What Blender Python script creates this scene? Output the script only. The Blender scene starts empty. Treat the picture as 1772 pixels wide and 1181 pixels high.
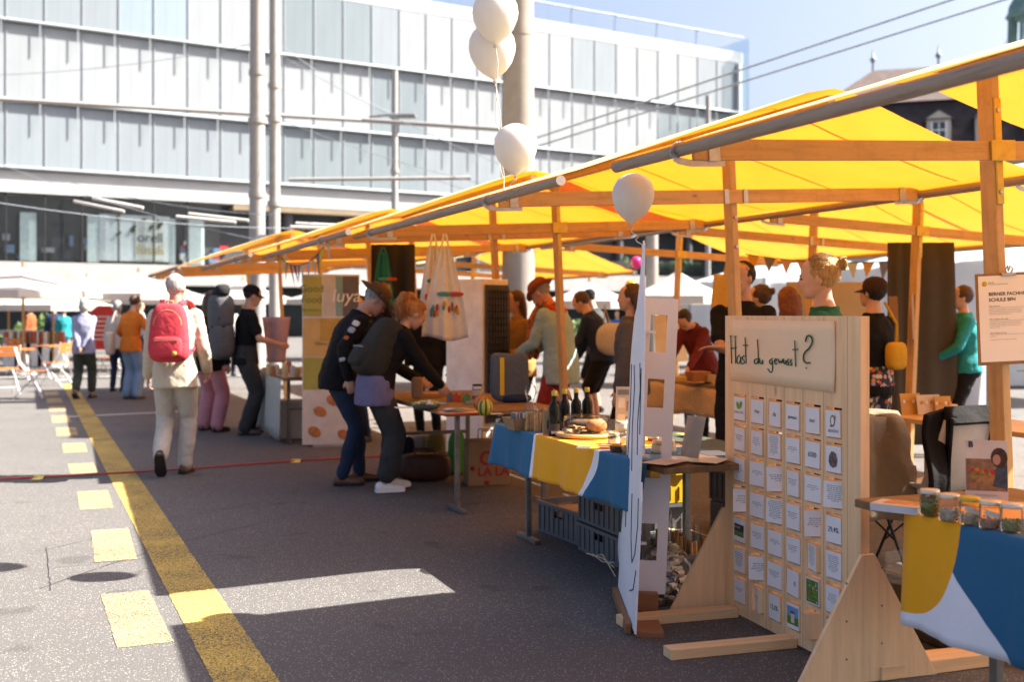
import bpy, math, random
from mathutils import Vector, Matrix, noise

# ------------------------------------------------------------ camera, sky, sun, exposure
sc = bpy.context.scene
COL = sc.collection
R = math.radians
random.seed(7)

cam_data = bpy.data.cameras.new("camera")
cam = bpy.data.objects.new("camera", cam_data)
COL.objects.link(cam)
sc.camera = cam
cam.location = (0, 0, 1.45)
cam.rotation_euler = (R(90), 0, 0)
cam_data.sensor_width = 36
cam_data.lens = 40
cam_data.shift_y = -0.0268
cam_data.clip_start = 0.05
cam_data.clip_end = 3000
cam_data.dof.use_dof = True
cam_data.dof.focus_distance = 5.6
cam_data.dof.aperture_fstop = 2.2

SUN = Vector((0.945, 0.10, 1.0)).normalized()
world = bpy.data.worlds.new("World")
sc.world = world
world.use_nodes = True
wn = world.node_tree
sky = wn.nodes.new("ShaderNodeTexSky")
sky.sky_type = 'NISHITA'
sky.sun_disc = False
sky.sun_elevation = math.asin(SUN.z)
sky.sun_rotation = math.atan2(SUN.x, SUN.y)
sky.air_density = 1.0
sky.dust_density = 5.5
sky.ozone_density = 2.5
wb = wn.nodes.new("ShaderNodeMix"); wb.data_type = 'RGBA'; wb.blend_type = 'MULTIPLY'   # even white balance of the whole sky
wb.inputs[0].default_value = 1.0; wb.inputs[7].default_value = (1.0, 0.935, 0.93, 1)
wn.links.new(sky.outputs[0], wb.inputs[6]); wn.links.new(wb.outputs[2], wn.nodes["Background"].inputs[0])
wn.nodes["Background"].inputs[1].default_value = 0.0515

sl = bpy.data.lights.new("sun", 'SUN')
sl.energy = 3.9
sl.angle = R(0.53)
sl.color = (1.0, 0.95, 0.86)
so = bpy.data.objects.new("sun", sl)
COL.objects.link(so)
so.rotation_euler = (-SUN).to_track_quat('-Z', 'Y').to_euler()
so.location = (8, 2, 20)

sc.view_settings.view_transform = 'Standard'
sc.view_settings.look = 'None'
sc.view_settings.gamma = 1
sc.view_settings.use_curve_mapping = False
sc.view_settings.exposure = 2.56
sc.render.engine = 'CYCLES'
sc.cycles.use_denoising = True
sc.cycles.max_bounces = 10
sc.cycles.transmission_bounces = 8
sc.cycles.transparent_max_bounces = 16
sc.cycles.caustics_reflective = False
sc.cycles.caustics_refractive = False
sc.cycles.sample_clamp_indirect = 6

F = 1969.0
def at(px, py, Y):
    """world point at depth Y seen at photograph position px, py"""
    return Vector(((px - 886) / F * Y, Y, 1.45 - (py - 543) / F * Y))
def gnd(px, py):
    Y = F * 1.45 / (py - 543)
    return Vector(((px - 886) / F * Y, Y, 0))

# ------------------------------------------------------------ materials
MATS = {}
class NT:
    def __init__(s, name):
        s.m = bpy.data.materials.new(name); s.m.use_nodes = True
        s.t = s.m.node_tree; s.t.nodes.clear()
        s.out = s.n("ShaderNodeOutputMaterial")
    def n(s, typ, **kw):
        nd = s.t.nodes.new(typ)
        for k, v in kw.items(): setattr(nd, k, v)
        return nd
    def l(s, a, b): s.t.links.new(a, b)
    def coord(s, scale=(1, 1, 1), space='Object'):
        tc = s.n("ShaderNodeTexCoord"); mp = s.n("ShaderNodeMapping")
        mp.inputs['Scale'].default_value = scale
        s.l(tc.outputs[space], mp.inputs[0]); return mp.outputs[0]
    def noise(s, vec, scale, detail=4, rough=.55):
        nz = s.n("ShaderNodeTexNoise"); nz.inputs['Scale'].default_value = scale
        nz.inputs['Detail'].default_value = detail; nz.inputs['Roughness'].default_value = rough
        s.l(vec, nz.inputs['Vector']); return nz.outputs['Fac']
    def ramp(s, fac, stops):
        r = s.n("ShaderNodeValToRGB"); e = r.color_ramp.elements
        while len(e) < len(stops): e.new(.5)
        for i, (p, c) in enumerate(stops):
            e[i].position = p; e[i].color = (*c, 1) if len(c) == 3 else c
        s.l(fac, r.inputs[0]); return r.outputs[0]
    def mix(s, fac, a, b, mode='MIX'):
        m = s.n("ShaderNodeMix"); m.data_type = 'RGBA'; m.blend_type = mode
        for sock, v in ((m.inputs[0], fac), (m.inputs[6], a), (m.inputs[7], b)):
            if hasattr(v, 'links'): s.l(v, sock)
            elif isinstance(v, (tuple, list)): sock.default_value = (*v, 1)[:4]
            else: sock.default_value = v
        return m.outputs[2]
    def math(s, op, a, b=0.0):
        m = s.n("ShaderNodeMath", operation=op)
        for sock, v in ((m.inputs[0], a), (m.inputs[1], b)):
            if hasattr(v, 'links'): s.l(v, sock)
            else: sock.default_value = v
        return m.outputs[0]
    def bump(s, h, strength=.3, dist=.01):
        b = s.n("ShaderNodeBump"); b.inputs['Strength'].default_value = strength
        b.inputs['Distance'].default_value = dist; s.l(h, b.inputs['Height']); return b.outputs[0]
    def bsdf(s, color, rough=.6, metal=0., normal=None, spec=.5, alpha=None, trans=0, ior=1.45, sheen=0, coat=0):
        p = s.n("ShaderNodeBsdfPrincipled")
        def put(k, v):
            if v is None: return
            if hasattr(v, 'links'): s.l(v, p.inputs[k])
            elif isinstance(v, (tuple, list)): p.inputs[k].default_value = (*v, 1)[:4]
            else: p.inputs[k].default_value = v
        put('Base Color', color); put('Roughness', rough); put('Metallic', metal)
        put('Specular IOR Level', spec); put('Alpha', alpha); put('Transmission Weight', trans)
        put('IOR', ior); put('Sheen Weight', sheen); put('Coat Weight', coat)
        if normal is not None: s.l(normal, p.inputs['Normal'])
        return p.outputs[0]
    def done(s, shader):
        s.l(shader, s.out.inputs[0]); MATS[s.m.name] = s.m; return s.m

def mat(name, c, rough=.6, metal=0, var=.12, scale=6, bump=0, bscale=60, spec=.4, stretch=(1, 1, 1), coat=0, sheen=0):
    """plain surface with tonal variation, fine relief and wear"""
    if name in MATS: return MATS[name]
    t = NT(name); v = t.coord(stretch)
    n1 = t.noise(v, scale, 5)
    lo = tuple(x * (1 - var) for x in c); hi = tuple(min(1, x * (1 + var)) for x in c)
    col = t.ramp(n1, [(.3, lo), (.7, hi)])
    nrm = t.bump(t.noise(v, bscale, 3), bump, .004) if bump else None
    rr = t.math('ADD', t.math('MULTIPLY', n1, .2), rough - .1)
    return t.done(t.bsdf(col, rr, metal, nrm, spec, coat=coat, sheen=sheen))

def cloth(name, c, var=.05, weave=260, fold=7, fstr=.5, rough=.85, sheen=.0):
    if name in MATS: return MATS[name]
    t = NT(name); v = t.coord()
    n1 = t.noise(v, fold, 3); n2 = t.noise(v, weave, 2); n3 = t.noise(v, 28, 4)
    col = t.mix(t.ramp(n3, [(.35, (0, 0, 0)), (.7, (1, 1, 1))]), tuple(x * (1 - var) for x in c), tuple(min(1, x * (1 + var)) for x in c))
    h = t.math('ADD', t.math('MULTIPLY', n1, 1.6), t.math('ADD', t.math('MULTIPLY', n2, .05), t.math('MULTIPLY', n3, .12)))
    return t.done(t.bsdf(col, rough, 0, t.bump(h, fstr, .02), .2, sheen=sheen))

def wood(name, c, axis=0, dark=.55, rough=.5, knots=True, scale=1., spec=.4, worn=0.):
    if name in MATS: return MATS[name]
    t = NT(name)
    st = [14 * scale] * 3; st[axis] = .9 * scale
    v = t.coord(tuple(st))
    g = t.noise(v, 2.2, 8, .62)
    fine = t.noise(t.coord(tuple(x * 6 for x in st)), 3, 3)
    col = t.ramp(g, [(.28, tuple(x * dark for x in c)), (.46, c), (.62, tuple(min(1, x * 1.12) for x in c)), (.8, tuple(x * (dark + .2) for x in c))])
    col = t.mix(t.math('MULTIPLY', fine, .35), col, tuple(x * .6 for x in c))
    if knots:
        ks = [3.2 * scale] * 3; ks[axis] = 1.6 * scale
        vo = t.n("ShaderNodeTexVoronoi"); vo.inputs['Scale'].default_value = 2.0
        t.l(t.coord(tuple(ks)), vo.inputs['Vector'])
        k = t.ramp(vo.outputs['Distance'], [(.03, (1, 1, 1)), (.085, (0, 0, 0))])
        col = t.mix(t.math('MULTIPLY', k, .75), col, tuple(x * .3 for x in c))
    if worn:
        wv = t.ramp(t.noise(t.coord(), 9, 6, .7), [(.5, (0, 0, 0)), (.68, (1, 1, 1))])
        col = t.mix(t.math('MULTIPLY', wv, worn), col, tuple(x * .35 for x in c))
    return t.done(t.bsdf(col, t.math('ADD', t.math('MULTIPLY', g, .25), rough - .1), 0, t.bump(g, .25, .003), spec))

def glassy(name, c=(1, 1, 1), rough=.03, mixin=.12):
    """thin clear plastic or glass: mostly see-through with a Fresnel sheen"""
    if name in MATS: return MATS[name]
    t = NT(name)
    tr = t.n("ShaderNodeBsdfTransparent"); tr.inputs[0].default_value = (*c, 1)
    gl = t.n("ShaderNodeBsdfGlossy"); gl.inputs['Roughness'].default_value = rough
    lw = t.n("ShaderNodeLayerWeight"); lw.inputs['Blend'].default_value = mixin
    mx = t.n("ShaderNodeMixShader")
    t.l(t.math('ADD', t.math('MULTIPLY', lw.outputs['Fresnel'], .8), .03), mx.inputs[0])
    t.l(tr.outputs[0], mx.inputs[1]); t.l(gl.outputs[0], mx.inputs[2])
    return t.done(mx.outputs[0])

def thin_cloth(name, refl, trans, share=.5, rough=.7):
    """light-passing sheet: scatters light on both sides"""
    if name in MATS: return MATS[name]
    t = NT(name); v = t.coord()
    n = t.noise(v, 3, 4); b = t.bump(t.noise(v, 2.2, 3), .25, .03)
    c1 = t.ramp(n, [(.3, tuple(x * .93 for x in refl)), (.7, refl)])
    c2 = t.ramp(n, [(.3, tuple(x * .9 for x in trans)), (.7, trans)])
    d = t.bsdf(c1, rough, 0, b, .25)
    tl = t.n("ShaderNodeBsdfTranslucent"); t.l(c2, tl.inputs[0]); t.l(b, tl.inputs['Normal'])
    mx = t.n("ShaderNodeMixShader"); mx.inputs[0].default_value = share
    t.l(d, mx.inputs[1]); t.l(tl.outputs[0], mx.inputs[2])
    return t.done(mx.outputs[0])

# ------------------------------------------------------------ mesh building
class MB:
    def __init__(s, M=None):
        s.v = []; s.f = []; s.sm = []; s.mi = []; s.M = M or Matrix(); s.cur = 0
    def add(s, vs, fs, smooth=False):
        o = len(s.v); M = s.M
        s.v += [tuple(M @ Vector(p)) for p in vs]
        for f in fs:
            s.f.append([i + o for i in f]); s.sm.append(smooth); s.mi.append(s.cur)
        return s
    def box(s, c, d, rot=None):
        x, y, z = (k / 2 for k in d)
        P = [Vector((a, b, e)) for e in (-z, z) for b in (-y, y) for a in (-x, x)]
        if rot is not None: P = [rot @ p for p in P]
        P = [p + Vector(c) for p in P]
        return s.add(P, [(0, 2, 3, 1), (4, 5, 7, 6), (0, 1, 5, 4), (1, 3, 7, 5), (3, 2, 6, 7), (2, 0, 4, 6)])
    def b2(s, a, b):
        a = Vector(a); b = Vector(b); d = b - a
        return s.box((a + b) / 2, (abs(d.x), abs(d.y), abs(d.z)))
    def beam(s, p, q, w, h, up=(0, 0, 1)):
        p = Vector(p); q = Vector(q); d = (q - p); L = d.length; d.normalize()
        up = Vector(up)
        if abs(d.dot(up)) > .98: up = Vector((0, 1, 0))
        sx = d.cross(up).normalized(); uz = sx.cross(d).normalized()
        M3 = Matrix((d, sx, uz)).transposed()
        return s.box((p + q) / 2, (L, w, h), M3)
    def tube(s, pts, r, n=10, cap=True, smooth=True):
        pts = [Vector(p) for p in pts]
        rs = r if isinstance(r, (list, tuple)) else [r] * len(pts)
        rings = []; side = None
        for i, p in enumerate(pts):
            d = (pts[min(i + 1, len(pts) - 1)] - pts[max(i - 1, 0)])
            d = d.normalized() if d.length > 1e-9 else Vector((0, 0, 1))
            if side is None:
                side = d.orthogonal().normalized()
            side = (side - d * side.dot(d))
            side = side.normalized() if side.length > 1e-6 else d.orthogonal().normalized()
            o2 = d.cross(side)
            rings.append([p + (side * math.cos(2 * math.pi * k / n) + o2 * math.sin(2 * math.pi * k / n)) * rs[i] for k in range(n)])
        vs = [v for g in rings for v in g]
        fs = []
        for i in range(len(rings) - 1):
            for k in range(n):
                a = i * n + k; b = i * n + (k + 1) % n
                fs.append((a, b, b + n, a + n))
        s.add(vs, fs, smooth)
        if cap:
            s.add(rings[0], [tuple(range(n - 1, -1, -1))]); s.add(rings[-1], [tuple(range(n))])
        return s
    def lathe(s, prof, n=20, c=(0, 0, 0), smooth=True, sx=1, sy=1):
        c = Vector(c); vs = []; fs = []
        for (r, z) in prof:
            for k in range(n):
                a = 2 * math.pi * k / n
                vs.append(c + Vector((r * sx * math.cos(a), r * sy * math.sin(a), z)))
        for i in range(len(prof) - 1):
            for k in range(n):
                a = i * n + k; b = i * n + (k + 1) % n
                fs.append((a, b, b + n, a + n))
        s.add(vs, fs, smooth)
        if prof[0][0] > 1e-4: s.add(vs[:n], [tuple(range(n - 1, -1, -1))])
        if prof[-1][0] > 1e-4: s.add(vs[-n:], [tuple(range(n))])
        return s
    def ell(s, c, r, n=14, m=9, rot=None):
        vs = []; fs = []; c = Vector(c)
        for i in range(m + 1):
            t = math.pi * i / m
            for k in range(n):
                a = 2 * math.pi * k / n
                p = Vector((r[0] * math.sin(t) * math.cos(a), r[1] * math.sin(t) * math.sin(a), -r[2] * math.cos(t)))
                vs.append(c + (rot @ p if rot is not None else p))
        for i in range(m):
            for k in range(n):
                a = i * n + k; b = i * n + (k + 1) % n
                fs.append((a, b, b + n, a + n))
        return s.add(vs, fs, True)
    def prism(s, poly, h, M=None):
        """poly in local xy, thickness h along local z"""
        M = M or Matrix(); n = len(poly)
        vs = [M @ Vector((x, y, 0)) for x, y in poly] + [M @ Vector((x, y, h)) for x, y in poly]
        fs = [tuple(range(n - 1, -1, -1)), tuple(range(n, 2 * n))]
        fs += [(i, (i + 1) % n, (i + 1) % n + n, i + n) for i in range(n)]
        return s.add(vs, fs)
    def grid(s, fn, nu, nv, smooth=True):
        vs = [fn(i / nu, j / nv) for j in range(nv + 1) for i in range(nu + 1)]
        fs = [(j * (nu + 1) + i, j * (nu + 1) + i + 1, (j + 1) * (nu + 1) + i + 1, (j + 1) * (nu + 1) + i) for j in range(nv) for i in range(nu)]
        return s.add(vs, fs, smooth)
    def quad(s, a, b, c, d): return s.add([a, b, c, d], [(0, 1, 2, 3)])
    def mesh(s, name, mats):
        me = bpy.data.meshes.new(name)
        me.from_pydata(s.v, [], s.f)
        me.polygons.foreach_set('use_smooth', s.sm)
        me.polygons.foreach_set('material_index', s.mi)
        for m in (mats if isinstance(mats, (list, tuple)) else [mats]): me.materials.append(m)
        me.update(); return me
    def build(s, name, mats, parent=None, bevel=0, sub=0, solid=0):
        o = bpy.data.objects.new(name, s.mesh(name, mats)); COL.objects.link(o)
        if parent is not None: o.parent = parent
        if solid:
            m = o.modifiers.new('thick', 'SOLIDIFY'); m.thickness = solid; m.offset = 0
        if bevel:
            m = o.modifiers.new('edge', 'BEVEL'); m.width = bevel; m.segments = 2; m.limit_method = 'ANGLE'
        if sub:
            m = o.modifiers.new('sub', 'SUBSURF'); m.levels = sub; m.render_levels = sub
        return o

def tag(o, label=None, cat=None, group=None, kind=None):
    if label: o['label'] = label
    if cat: o['category'] = cat
    if group: o['group'] = group
    if kind: o['kind'] = kind
    return o
def thing(name, label, cat, M=None, group=None):
    o = bpy.data.objects.new(name, None); COL.objects.link(o); o.empty_display_size = .1
    if M is not None: o.matrix_world = M
    return tag(o, label, cat, group)
def link_copy(o, name, parent, M=None):
    c = bpy.data.objects.new(name, o.data); COL.objects.link(c); c.parent = parent
    if M is not None: c.matrix_local = M
    for m in o.modifiers:
        k = c.modifiers.new(m.name, m.type)
        if m.type == 'BEVEL': k.width = m.width; k.segments = 2; k.limit_method = 'ANGLE'
        if m.type == 'SOLIDIFY': k.thickness = m.thickness; k.offset = 0
        if m.type == 'SUBSURF': k.levels = m.levels; k.render_levels = m.render_levels
    return c
def copy_tree(o, label=None, M=None, parent=None):
    c = o.copy(); COL.objects.link(c); c.parent = parent
    if parent is not None: c.matrix_parent_inverse = Matrix()
    if M is not None: c.matrix_world = M
    if label: c['label'] = label
    for ch in list(o.children): copy_tree(ch, parent=c)
    return c
def T(x, y, z=0, rz=0): return Matrix.Translation((x, y, z)) @ Matrix.Rotation(R(rz), 4, 'Z')
def put(name, mb, mats, label, cat, M=None, group=None, **kw):
    """a thing that is one mesh"""
    o = mb.build(name, mats, **kw)
    if M is not None: o.matrix_world = M
    return tag(o, label, cat, group)

# stall row frame: local x = towards the back of the stalls, local y = along the row away from the camera
ROW_A = 21.1
ROW = T(1.597, 7.84, 0, ROW_A)
def row(v, u, z=0, rz=0): return ROW @ T(v, u, z, rz)

FONT_CACHE = {}
def text_mesh(body, size, align='CENTER', extrude=0.0, shear=0.0, bold=0.0):
    key = (body, size, align, extrude, shear, bold)
    if key in FONT_CACHE: return FONT_CACHE[key]
    cu = bpy.data.curves.new('lettering', 'FONT'); cu.body = body; cu.size = size
    cu.align_x = align; cu.align_y = 'CENTER'; cu.extrude = extrude; cu.shear = shear; cu.offset = bold
    cu.resolution_u = 3
    ob = bpy.data.objects.new('lettering', cu); COL.objects.link(ob)
    me = bpy.data.meshes.new_from_object(ob.evaluated_get(bpy.context.evaluated_depsgraph_get()))
    bpy.data.objects.remove(ob); bpy.data.curves.remove(cu)
    FONT_CACHE[key] = me; return me
def lettering(body, size, M, m, parent, align='CENTER', **kw):
    me = text_mesh(body, size, align, **kw).copy(); me.materials.clear(); me.materials.append(m)
    o = bpy.data.objects.new('lettering', me); COL.objects.link(o); o.parent = parent; o.matrix_local = M
    return o
# lettering plane: local x right, y up, facing local +z -> stands upright facing -Y
UP = Matrix.Rotation(R(90), 4, 'X')
# ------------------------------------------------------------ ground
def asphalt():
    t = NT('asphalt'); v = t.coord()
    big = t.noise(v, .35, 4); mid = t.noise(v, 5, 5, .65); fine = t.noise(v, 170, 3, .7)
    vo = t.n("ShaderNodeTexVoronoi"); vo.inputs['Scale'].default_value = 120; t.l(v, vo.inputs['Vector'])
    base = t.ramp(big, [(.3, (.118, .112, .107)), (.7, (.142, .135, .129))])
    base = t.mix(t.math('MULTIPLY', mid, .45), base, (.098, .091, .088))
    base = t.mix(t.ramp(fine, [(.42, (1, 1, 1)), (.55, (0, 0, 0))]), base, (.066, .062, .06))
    wn_ = t.n("ShaderNodeTexWhiteNoise"); t.l(vo.outputs['Position'], wn_.inputs['Vector'])
    st = t.math('MULTIPLY', t.math('GREATER_THAN', wn_.outputs['Value'], .84), t.math('LESS_THAN', vo.outputs['Distance'], .42))
    base = t.mix(t.math('MULTIPLY', st, .8), base, (.36, .33, .29))
    pt = t.ramp(t.noise(t.coord((.25, .9, 1)), 1.1, 5, .65), [(.4, (0, 0, 0)), (.65, (1, 1, 1))])
    base = t.mix(t.math('MULTIPLY', pt, .28), base, (.075, .07, .066))
    spot = t.ramp(t.noise(v, 2.6, 3, .4), [(.66, (0, 0, 0)), (.7, (1, 1, 1))])
    base = t.mix(t.math('MULTIPLY', spot, .5), base, (.05, .046, .045))
    h = t.math('ADD', t.math('MULTIPLY', fine, .7), t.math('MULTIPLY', vo.outputs['Distance'], .6))
    return t.done(t.bsdf(base, .88, 0, t.bump(h, .5, .006), .3))
ASPH = asphalt()
mb = MB(); mb.quad((-900, -900, 0), (900, -900, 0), (900, 900, 0), (-900, 900, 0))
tag(mb.build('ground', ASPH), kind='structure', label='dark grey asphalt square with pale stone chips')

def paint(name, c, wear):
    t = NT(name); v = t.coord()
    n = t.noise(v, 130, 4, .8); n2 = t.noise(v, 2.4, 4)
    k = t.math('ADD', n, t.math('MULTIPLY', t.math('SUBTRACT', n2, .5), .16))
    tr = t.n("ShaderNodeBsdfTransparent")
    b = t.bsdf(t.mix(n2, tuple(x * .85 for x in c), c), .75, 0, t.bump(n, .5, .005), .3)
    mx = t.n("ShaderNodeMixShader")
    t.l(t.ramp(k, [(wear, (0, 0, 0)), (wear + .04, (1, 1, 1))]), mx.inputs[0])
    t.l(tr.outputs[0], mx.inputs[1]); t.l(b, mx.inputs[2])
    return t.done(mx.outputs[0])
PY = paint('yellow_road_paint', (.56, .40, .10), .465)
PY2 = paint('faded_yellow_road_paint', (.55, .41, .19), .485)
PW = paint('white_road_paint', (.6, .6, .58), .40)
def strip(name, a, b, w, m, z=.004, label='painted line'):
    a = Vector(a); b = Vector(b); d = (b - a).normalized(); s = Vector((d.y, -d.x, 0)) * w / 2
    N = max(1, int((b - a).length / .03)); mb = MB(); rnd = random.Random(int(a.x * 100) + 5)
    L, Rr = [], []
    for i in range(N + 1):
        p = a.lerp(b, i / N); L.append(p - s * (1 + rnd.uniform(-.02, .02))); Rr.append(p + s * (1 + rnd.uniform(-.02, .02)))
    vs = [(p.x, p.y, z) for q in zip(L, Rr) for p in q]
    mb.add(vs, [(2 * i, 2 * i + 1, 2 * i + 3, 2 * i + 2) for i in range(N)])
    return tag(mb.build(name, m), kind='structure', label=label)
ya = gnd(455, 1230); yb = gnd(118, 665)
strip('yellow_line', ya, yb, .24, PY, label='continuous worn yellow road line')
dd = (yb - ya).normalized()
def dash(px, py0, py1, w):
    a = gnd(px[0], py1); b = gnd(px[1], py0)
    strip('yellow_dash', a, b, w, PY2, label='faded yellow road dash')
for px, p0, p1 in [((252, 216), 1027, 1118), ((201, 190), 918, 972), ((168, 160), 851, 882), ((146, 140), 803, 820),
                   ((131, 127), 768, 784), ((117, 114), 741, 755), ((107, 104), 720, 732), ((100, 98), 704, 713), ((95, 93), 690, 698), ((90, 88), 678, 685)]:
    dash(px, p0, p1, .235)
strip('white_line', gnd(-150, 655), gnd(420, 650), .16, PW, label='white road line across the square')
strip('white_line', gnd(120, 722), gnd(330, 712), .12, PW, label='short white road line beside the yellow line')
# two thin cracks, then a short dark line between their left ends
mb = MB(); CR = mat('crack_and_line_dark', (.035, .033, .033), .9)
for pts in ([(55, 958), (200, 925), (330, 893), (480, 865), (620, 845)], [(68, 1020), (200, 975), (330, 935), (520, 890)], [(79, 948), (85, 1000), (88, 1024)]):
    g = [gnd(*p) for p in pts]
    for a, b in zip(g, g[1:]):
        n_ = 8; prev = None; s_ = Vector(((b - a).y, -(b - a).x, 0)).normalized()
        for i in range(n_ + 1):
            p = a.lerp(b, i / n_) + s_ * random.uniform(-.005, .005); w_ = random.uniform(.0016, .0035)
            cur = (p - s_ * w_, p + s_ * w_)
            if prev: mb.quad((prev[0].x, prev[0].y, .003), (prev[1].x, prev[1].y, .003), (cur[1].x, cur[1].y, .003), (cur[0].x, cur[0].y, .003))
            prev = cur
tag(mb.build('pavement_crack_and_line', CR), kind='structure', label='thin cracks, joints and a short dark line on the asphalt')

# ------------------------------------------------------------ modern glass building
def blind(name, c, refl):
    t = NT(name); v = t.coord()
    w = t.n("ShaderNodeTexWave", wave_type='BANDS', bands_direction='Z'); w.inputs['Scale'].default_value = 2.6
    w.inputs['Distortion'].default_value = .2; t.l(v, w.inputs['Vector'])
    n = t.noise(t.coord((1.2, 1, .25)), .8, 3)
    col = t.mix(t.math('MULTIPLY', w.outputs['Fac'], .35), c, tuple(x * .8 for x in c))
    col = t.mix(t.ramp(n, [(.35, (0, 0, 0)), (.7, (1, 1, 1))]), tuple(x * .88 for x in c), col)
    sp = t.n("ShaderNodeSeparateXYZ"); t.l(v, sp.inputs[0])
    fr = t.math('FRACT', t.math('MULTIPLY', sp.outputs[0], 1 / .6433))
    ln = t.math('LESS_THAN', fr, .035); col = t.mix(t.math('MULTIPLY', ln, .5), col, tuple(x * .6 for x in c))
    rf = t.ramp(t.noise(t.coord((.05, .05, .07), 'Generated' if False else 'Object'), 3, 3), [(.45, (0, 0, 0)), (.6, (1, 1, 1))])
    oi = t.n("ShaderNodeObjectInfo"); k = t.math('MULTIPLY', oi.outputs['Random'], .22)
    col = t.mix(k, col, tuple(x * .6 for x in c))
    return t.done(t.bsdf(col, refl, 0, None, .5, coat=.35))
FW = blind('white_blind_glass', (.31, .335, .35), .35)
FG = blind('blue_grey_blind_glass', (.25, .285, .312), .3)
FD = blind('slate_blind_glass', (.205, .245, .265), .22)
FB = blind('pale_blue_blind_glass', (.27, .335, .41), .3)
ALU = mat('aluminium_rail', (.30, .325, .345), .5, .2, .06)
STEELW = mat('pale_painted_steel', (.29, .275, .262), .55, .0, .08)
CONC = mat('pale_concrete_band', (.32, .31, .3), .8, 0, .1, 1.5, .2, 30)
DARKG = mat('dark_shop_glass', (.018, .026, .032), .3, 0, .3, .6, spec=.25)
SOFF = mat('brown_soffit', (.22, .17, .11), .7, 0, .1, 1)
WHITE = mat('white_paint', (.8, .8, .79), .5, 0, .03)
BLACK = mat('black_paint', (.02, .02, .021), .5)
FA = math.degrees(math.atan2(1, 1.58))
FO = Vector((-27, 60, 0)) - Vector((1.58, 1, 0)) * 5
BM = T(FO.x, FO.y, 0, FA)
b1 = thing('office_building', 'long pale glass office block with closed blinds and shop floor', 'building', BM)
LEN = 62.9; PW_ = 1.93; NC = int(LEN / PW_)
OFF = (5.87 * 1.87) % PW_ + .0
# structure behind the skin
mb = MB(); mb.b2((0, .5, 9.0), (LEN - .8, 14, 21.4)); mb.build('wall', mat('core_wall', (.3, .32, .33), .8), b1)
mb = MB(); mb.b2((-2, -.06, 7.9), (LEN - .2, 1, 9.05)); mb.build('white_band', mat('white_metal_band', (.42, .425, .42), .6, 0, .06, 1), b1)
mb = MB(); mb.b2((-2, -.5, 3.05), (LEN + 12, 14, 4.2)); mb.build('slab', CONC, b1)
mb = MB(); mb.b2((0, .9, 4.25), (LEN, 12, 7.85)); mb.build('shop_core', mat('shop_interior', (.05, .055, .06), .7), b1)
mb = MB(); mb.b2((0, 2.5, 0), (LEN + 10, 12, 3.0)); mb.build('ground_floor_glass', DARKG, b1)
mb = MB(); mb.b2((-1, .0, 20.9), (LEN - .3, .5, 21.75)); mb.build('parapet', mat('parapet_white', (.40, .41, .42), .6), b1)
rows_ = [(9.25, 12.65), (12.9, 16.85), (17.1, 20.85)]
proto = {}
def pan(z0, z1, m):
    k = (z0, m.name)
    if k not in proto:
        q = MB(); q.b2((.004, -.03, 0), (PW_ - .004, .03, z1 - z0)); proto[k] = q.mesh('blind_panel', m)
    return proto[k]
def fx(c):  # photograph x of a facade column
    p = BM @ Vector((c * PW_, 0, 0)); return 886 + F * p.x / p.y
rnd = random.Random(11)
for c in range(NC):
    x = fx(c + .5)
    for r, (z0, z1) in enumerate(rows_):
        if r == 0: m = FG if x < 440 else (FD if x < 760 else (FG if x < 930 or 1150 < x else FW))
        elif r == 1: m = FW if x < 640 else (FD if x < 720 else (FW if x < 820 else (FG if x < 930 else (FW if x < 1130 else FD))))
        else: m = FG if x < 182 else (FB if x < 300 else (FW if x < 470 else (FD if x < 625 else (FW if x < 980 else (FG if x < 1062 else (FW if x < 1200 else FG))))))
        if rnd.random() < .05 and x > 450: m = rnd.choice([FG, FW])
        o = bpy.data.objects.new('blind_panel', pan(z0, z1, m)); COL.objects.link(o); o.parent = b1
        o.location = (c * PW_, 0, z0)
mull = MB(); mull.b2((-.025, -.08, 9.1), (.025, -.032, 20.9)); mm = mull.mesh('mullion', ALU)
armb = MB(); armb.b2((-.02, -.3, 0), (.02, -.03, .06)); armb.b2((-.025, -.3, -1.3), (.025, -.26, .25)); am = armb.mesh('blind_arm', ALU)
for c in range(NC + 1):
    o = bpy.data.objects.new('mullion', mm); COL.objects.link(o); o.parent = b1; o.location = (c * PW_, 0, 0)
    for z in (12.75, 16.95):
        o = bpy.data.objects.new('blind_arm', am); COL.objects.link(o); o.parent = b1; o.location = (c * PW_ - .3, 0, z)
for z in (9.1, 12.7, 16.9):
    mb = MB(); mb.b2((-1, -.22, z), (LEN - .2, -.03, z + .12)); mb.tube([(-1, -.24, z + .09), (LEN - .2, -.24, z + .09)], .09, 8)
    mb.build('gallery_rail', ALU, b1)
# roof terrace balustrade
BALG = glassy('balustrade_glass', (.93, .95, .96), .05, .2)
for c in range(0, NC):
    mb = MB(); mb.b2((.04, -.02, 0), (PW_ - .04, .02, 1.15))
    if c == 0: bm_ = mb.mesh('glass_pane', BALG)
    o = bpy.data.objects.new('glass_pane', bm_); COL.objects.link(o); o.parent = b1; o.location = (c * PW_, .1, 21.8)
    if c % 2 == 0:
        if c == 0:
            q = MB(); q.tube([(0, 0, 0), (0, .0, .9), (0, -.25, 1.2)], .035, 6); pm = q.mesh('baluster', ALU)
        o = bpy.data.objects.new('baluster', pm); COL.objects.link(o); o.parent = b1; o.location = (c * PW_, .18, 21.8)
mb = MB(); mb.tube([(0, .1, 22.98), (LEN - .2, .1, 22.98)], .05, 8); mb.build('handrail', ALU, b1)
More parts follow.
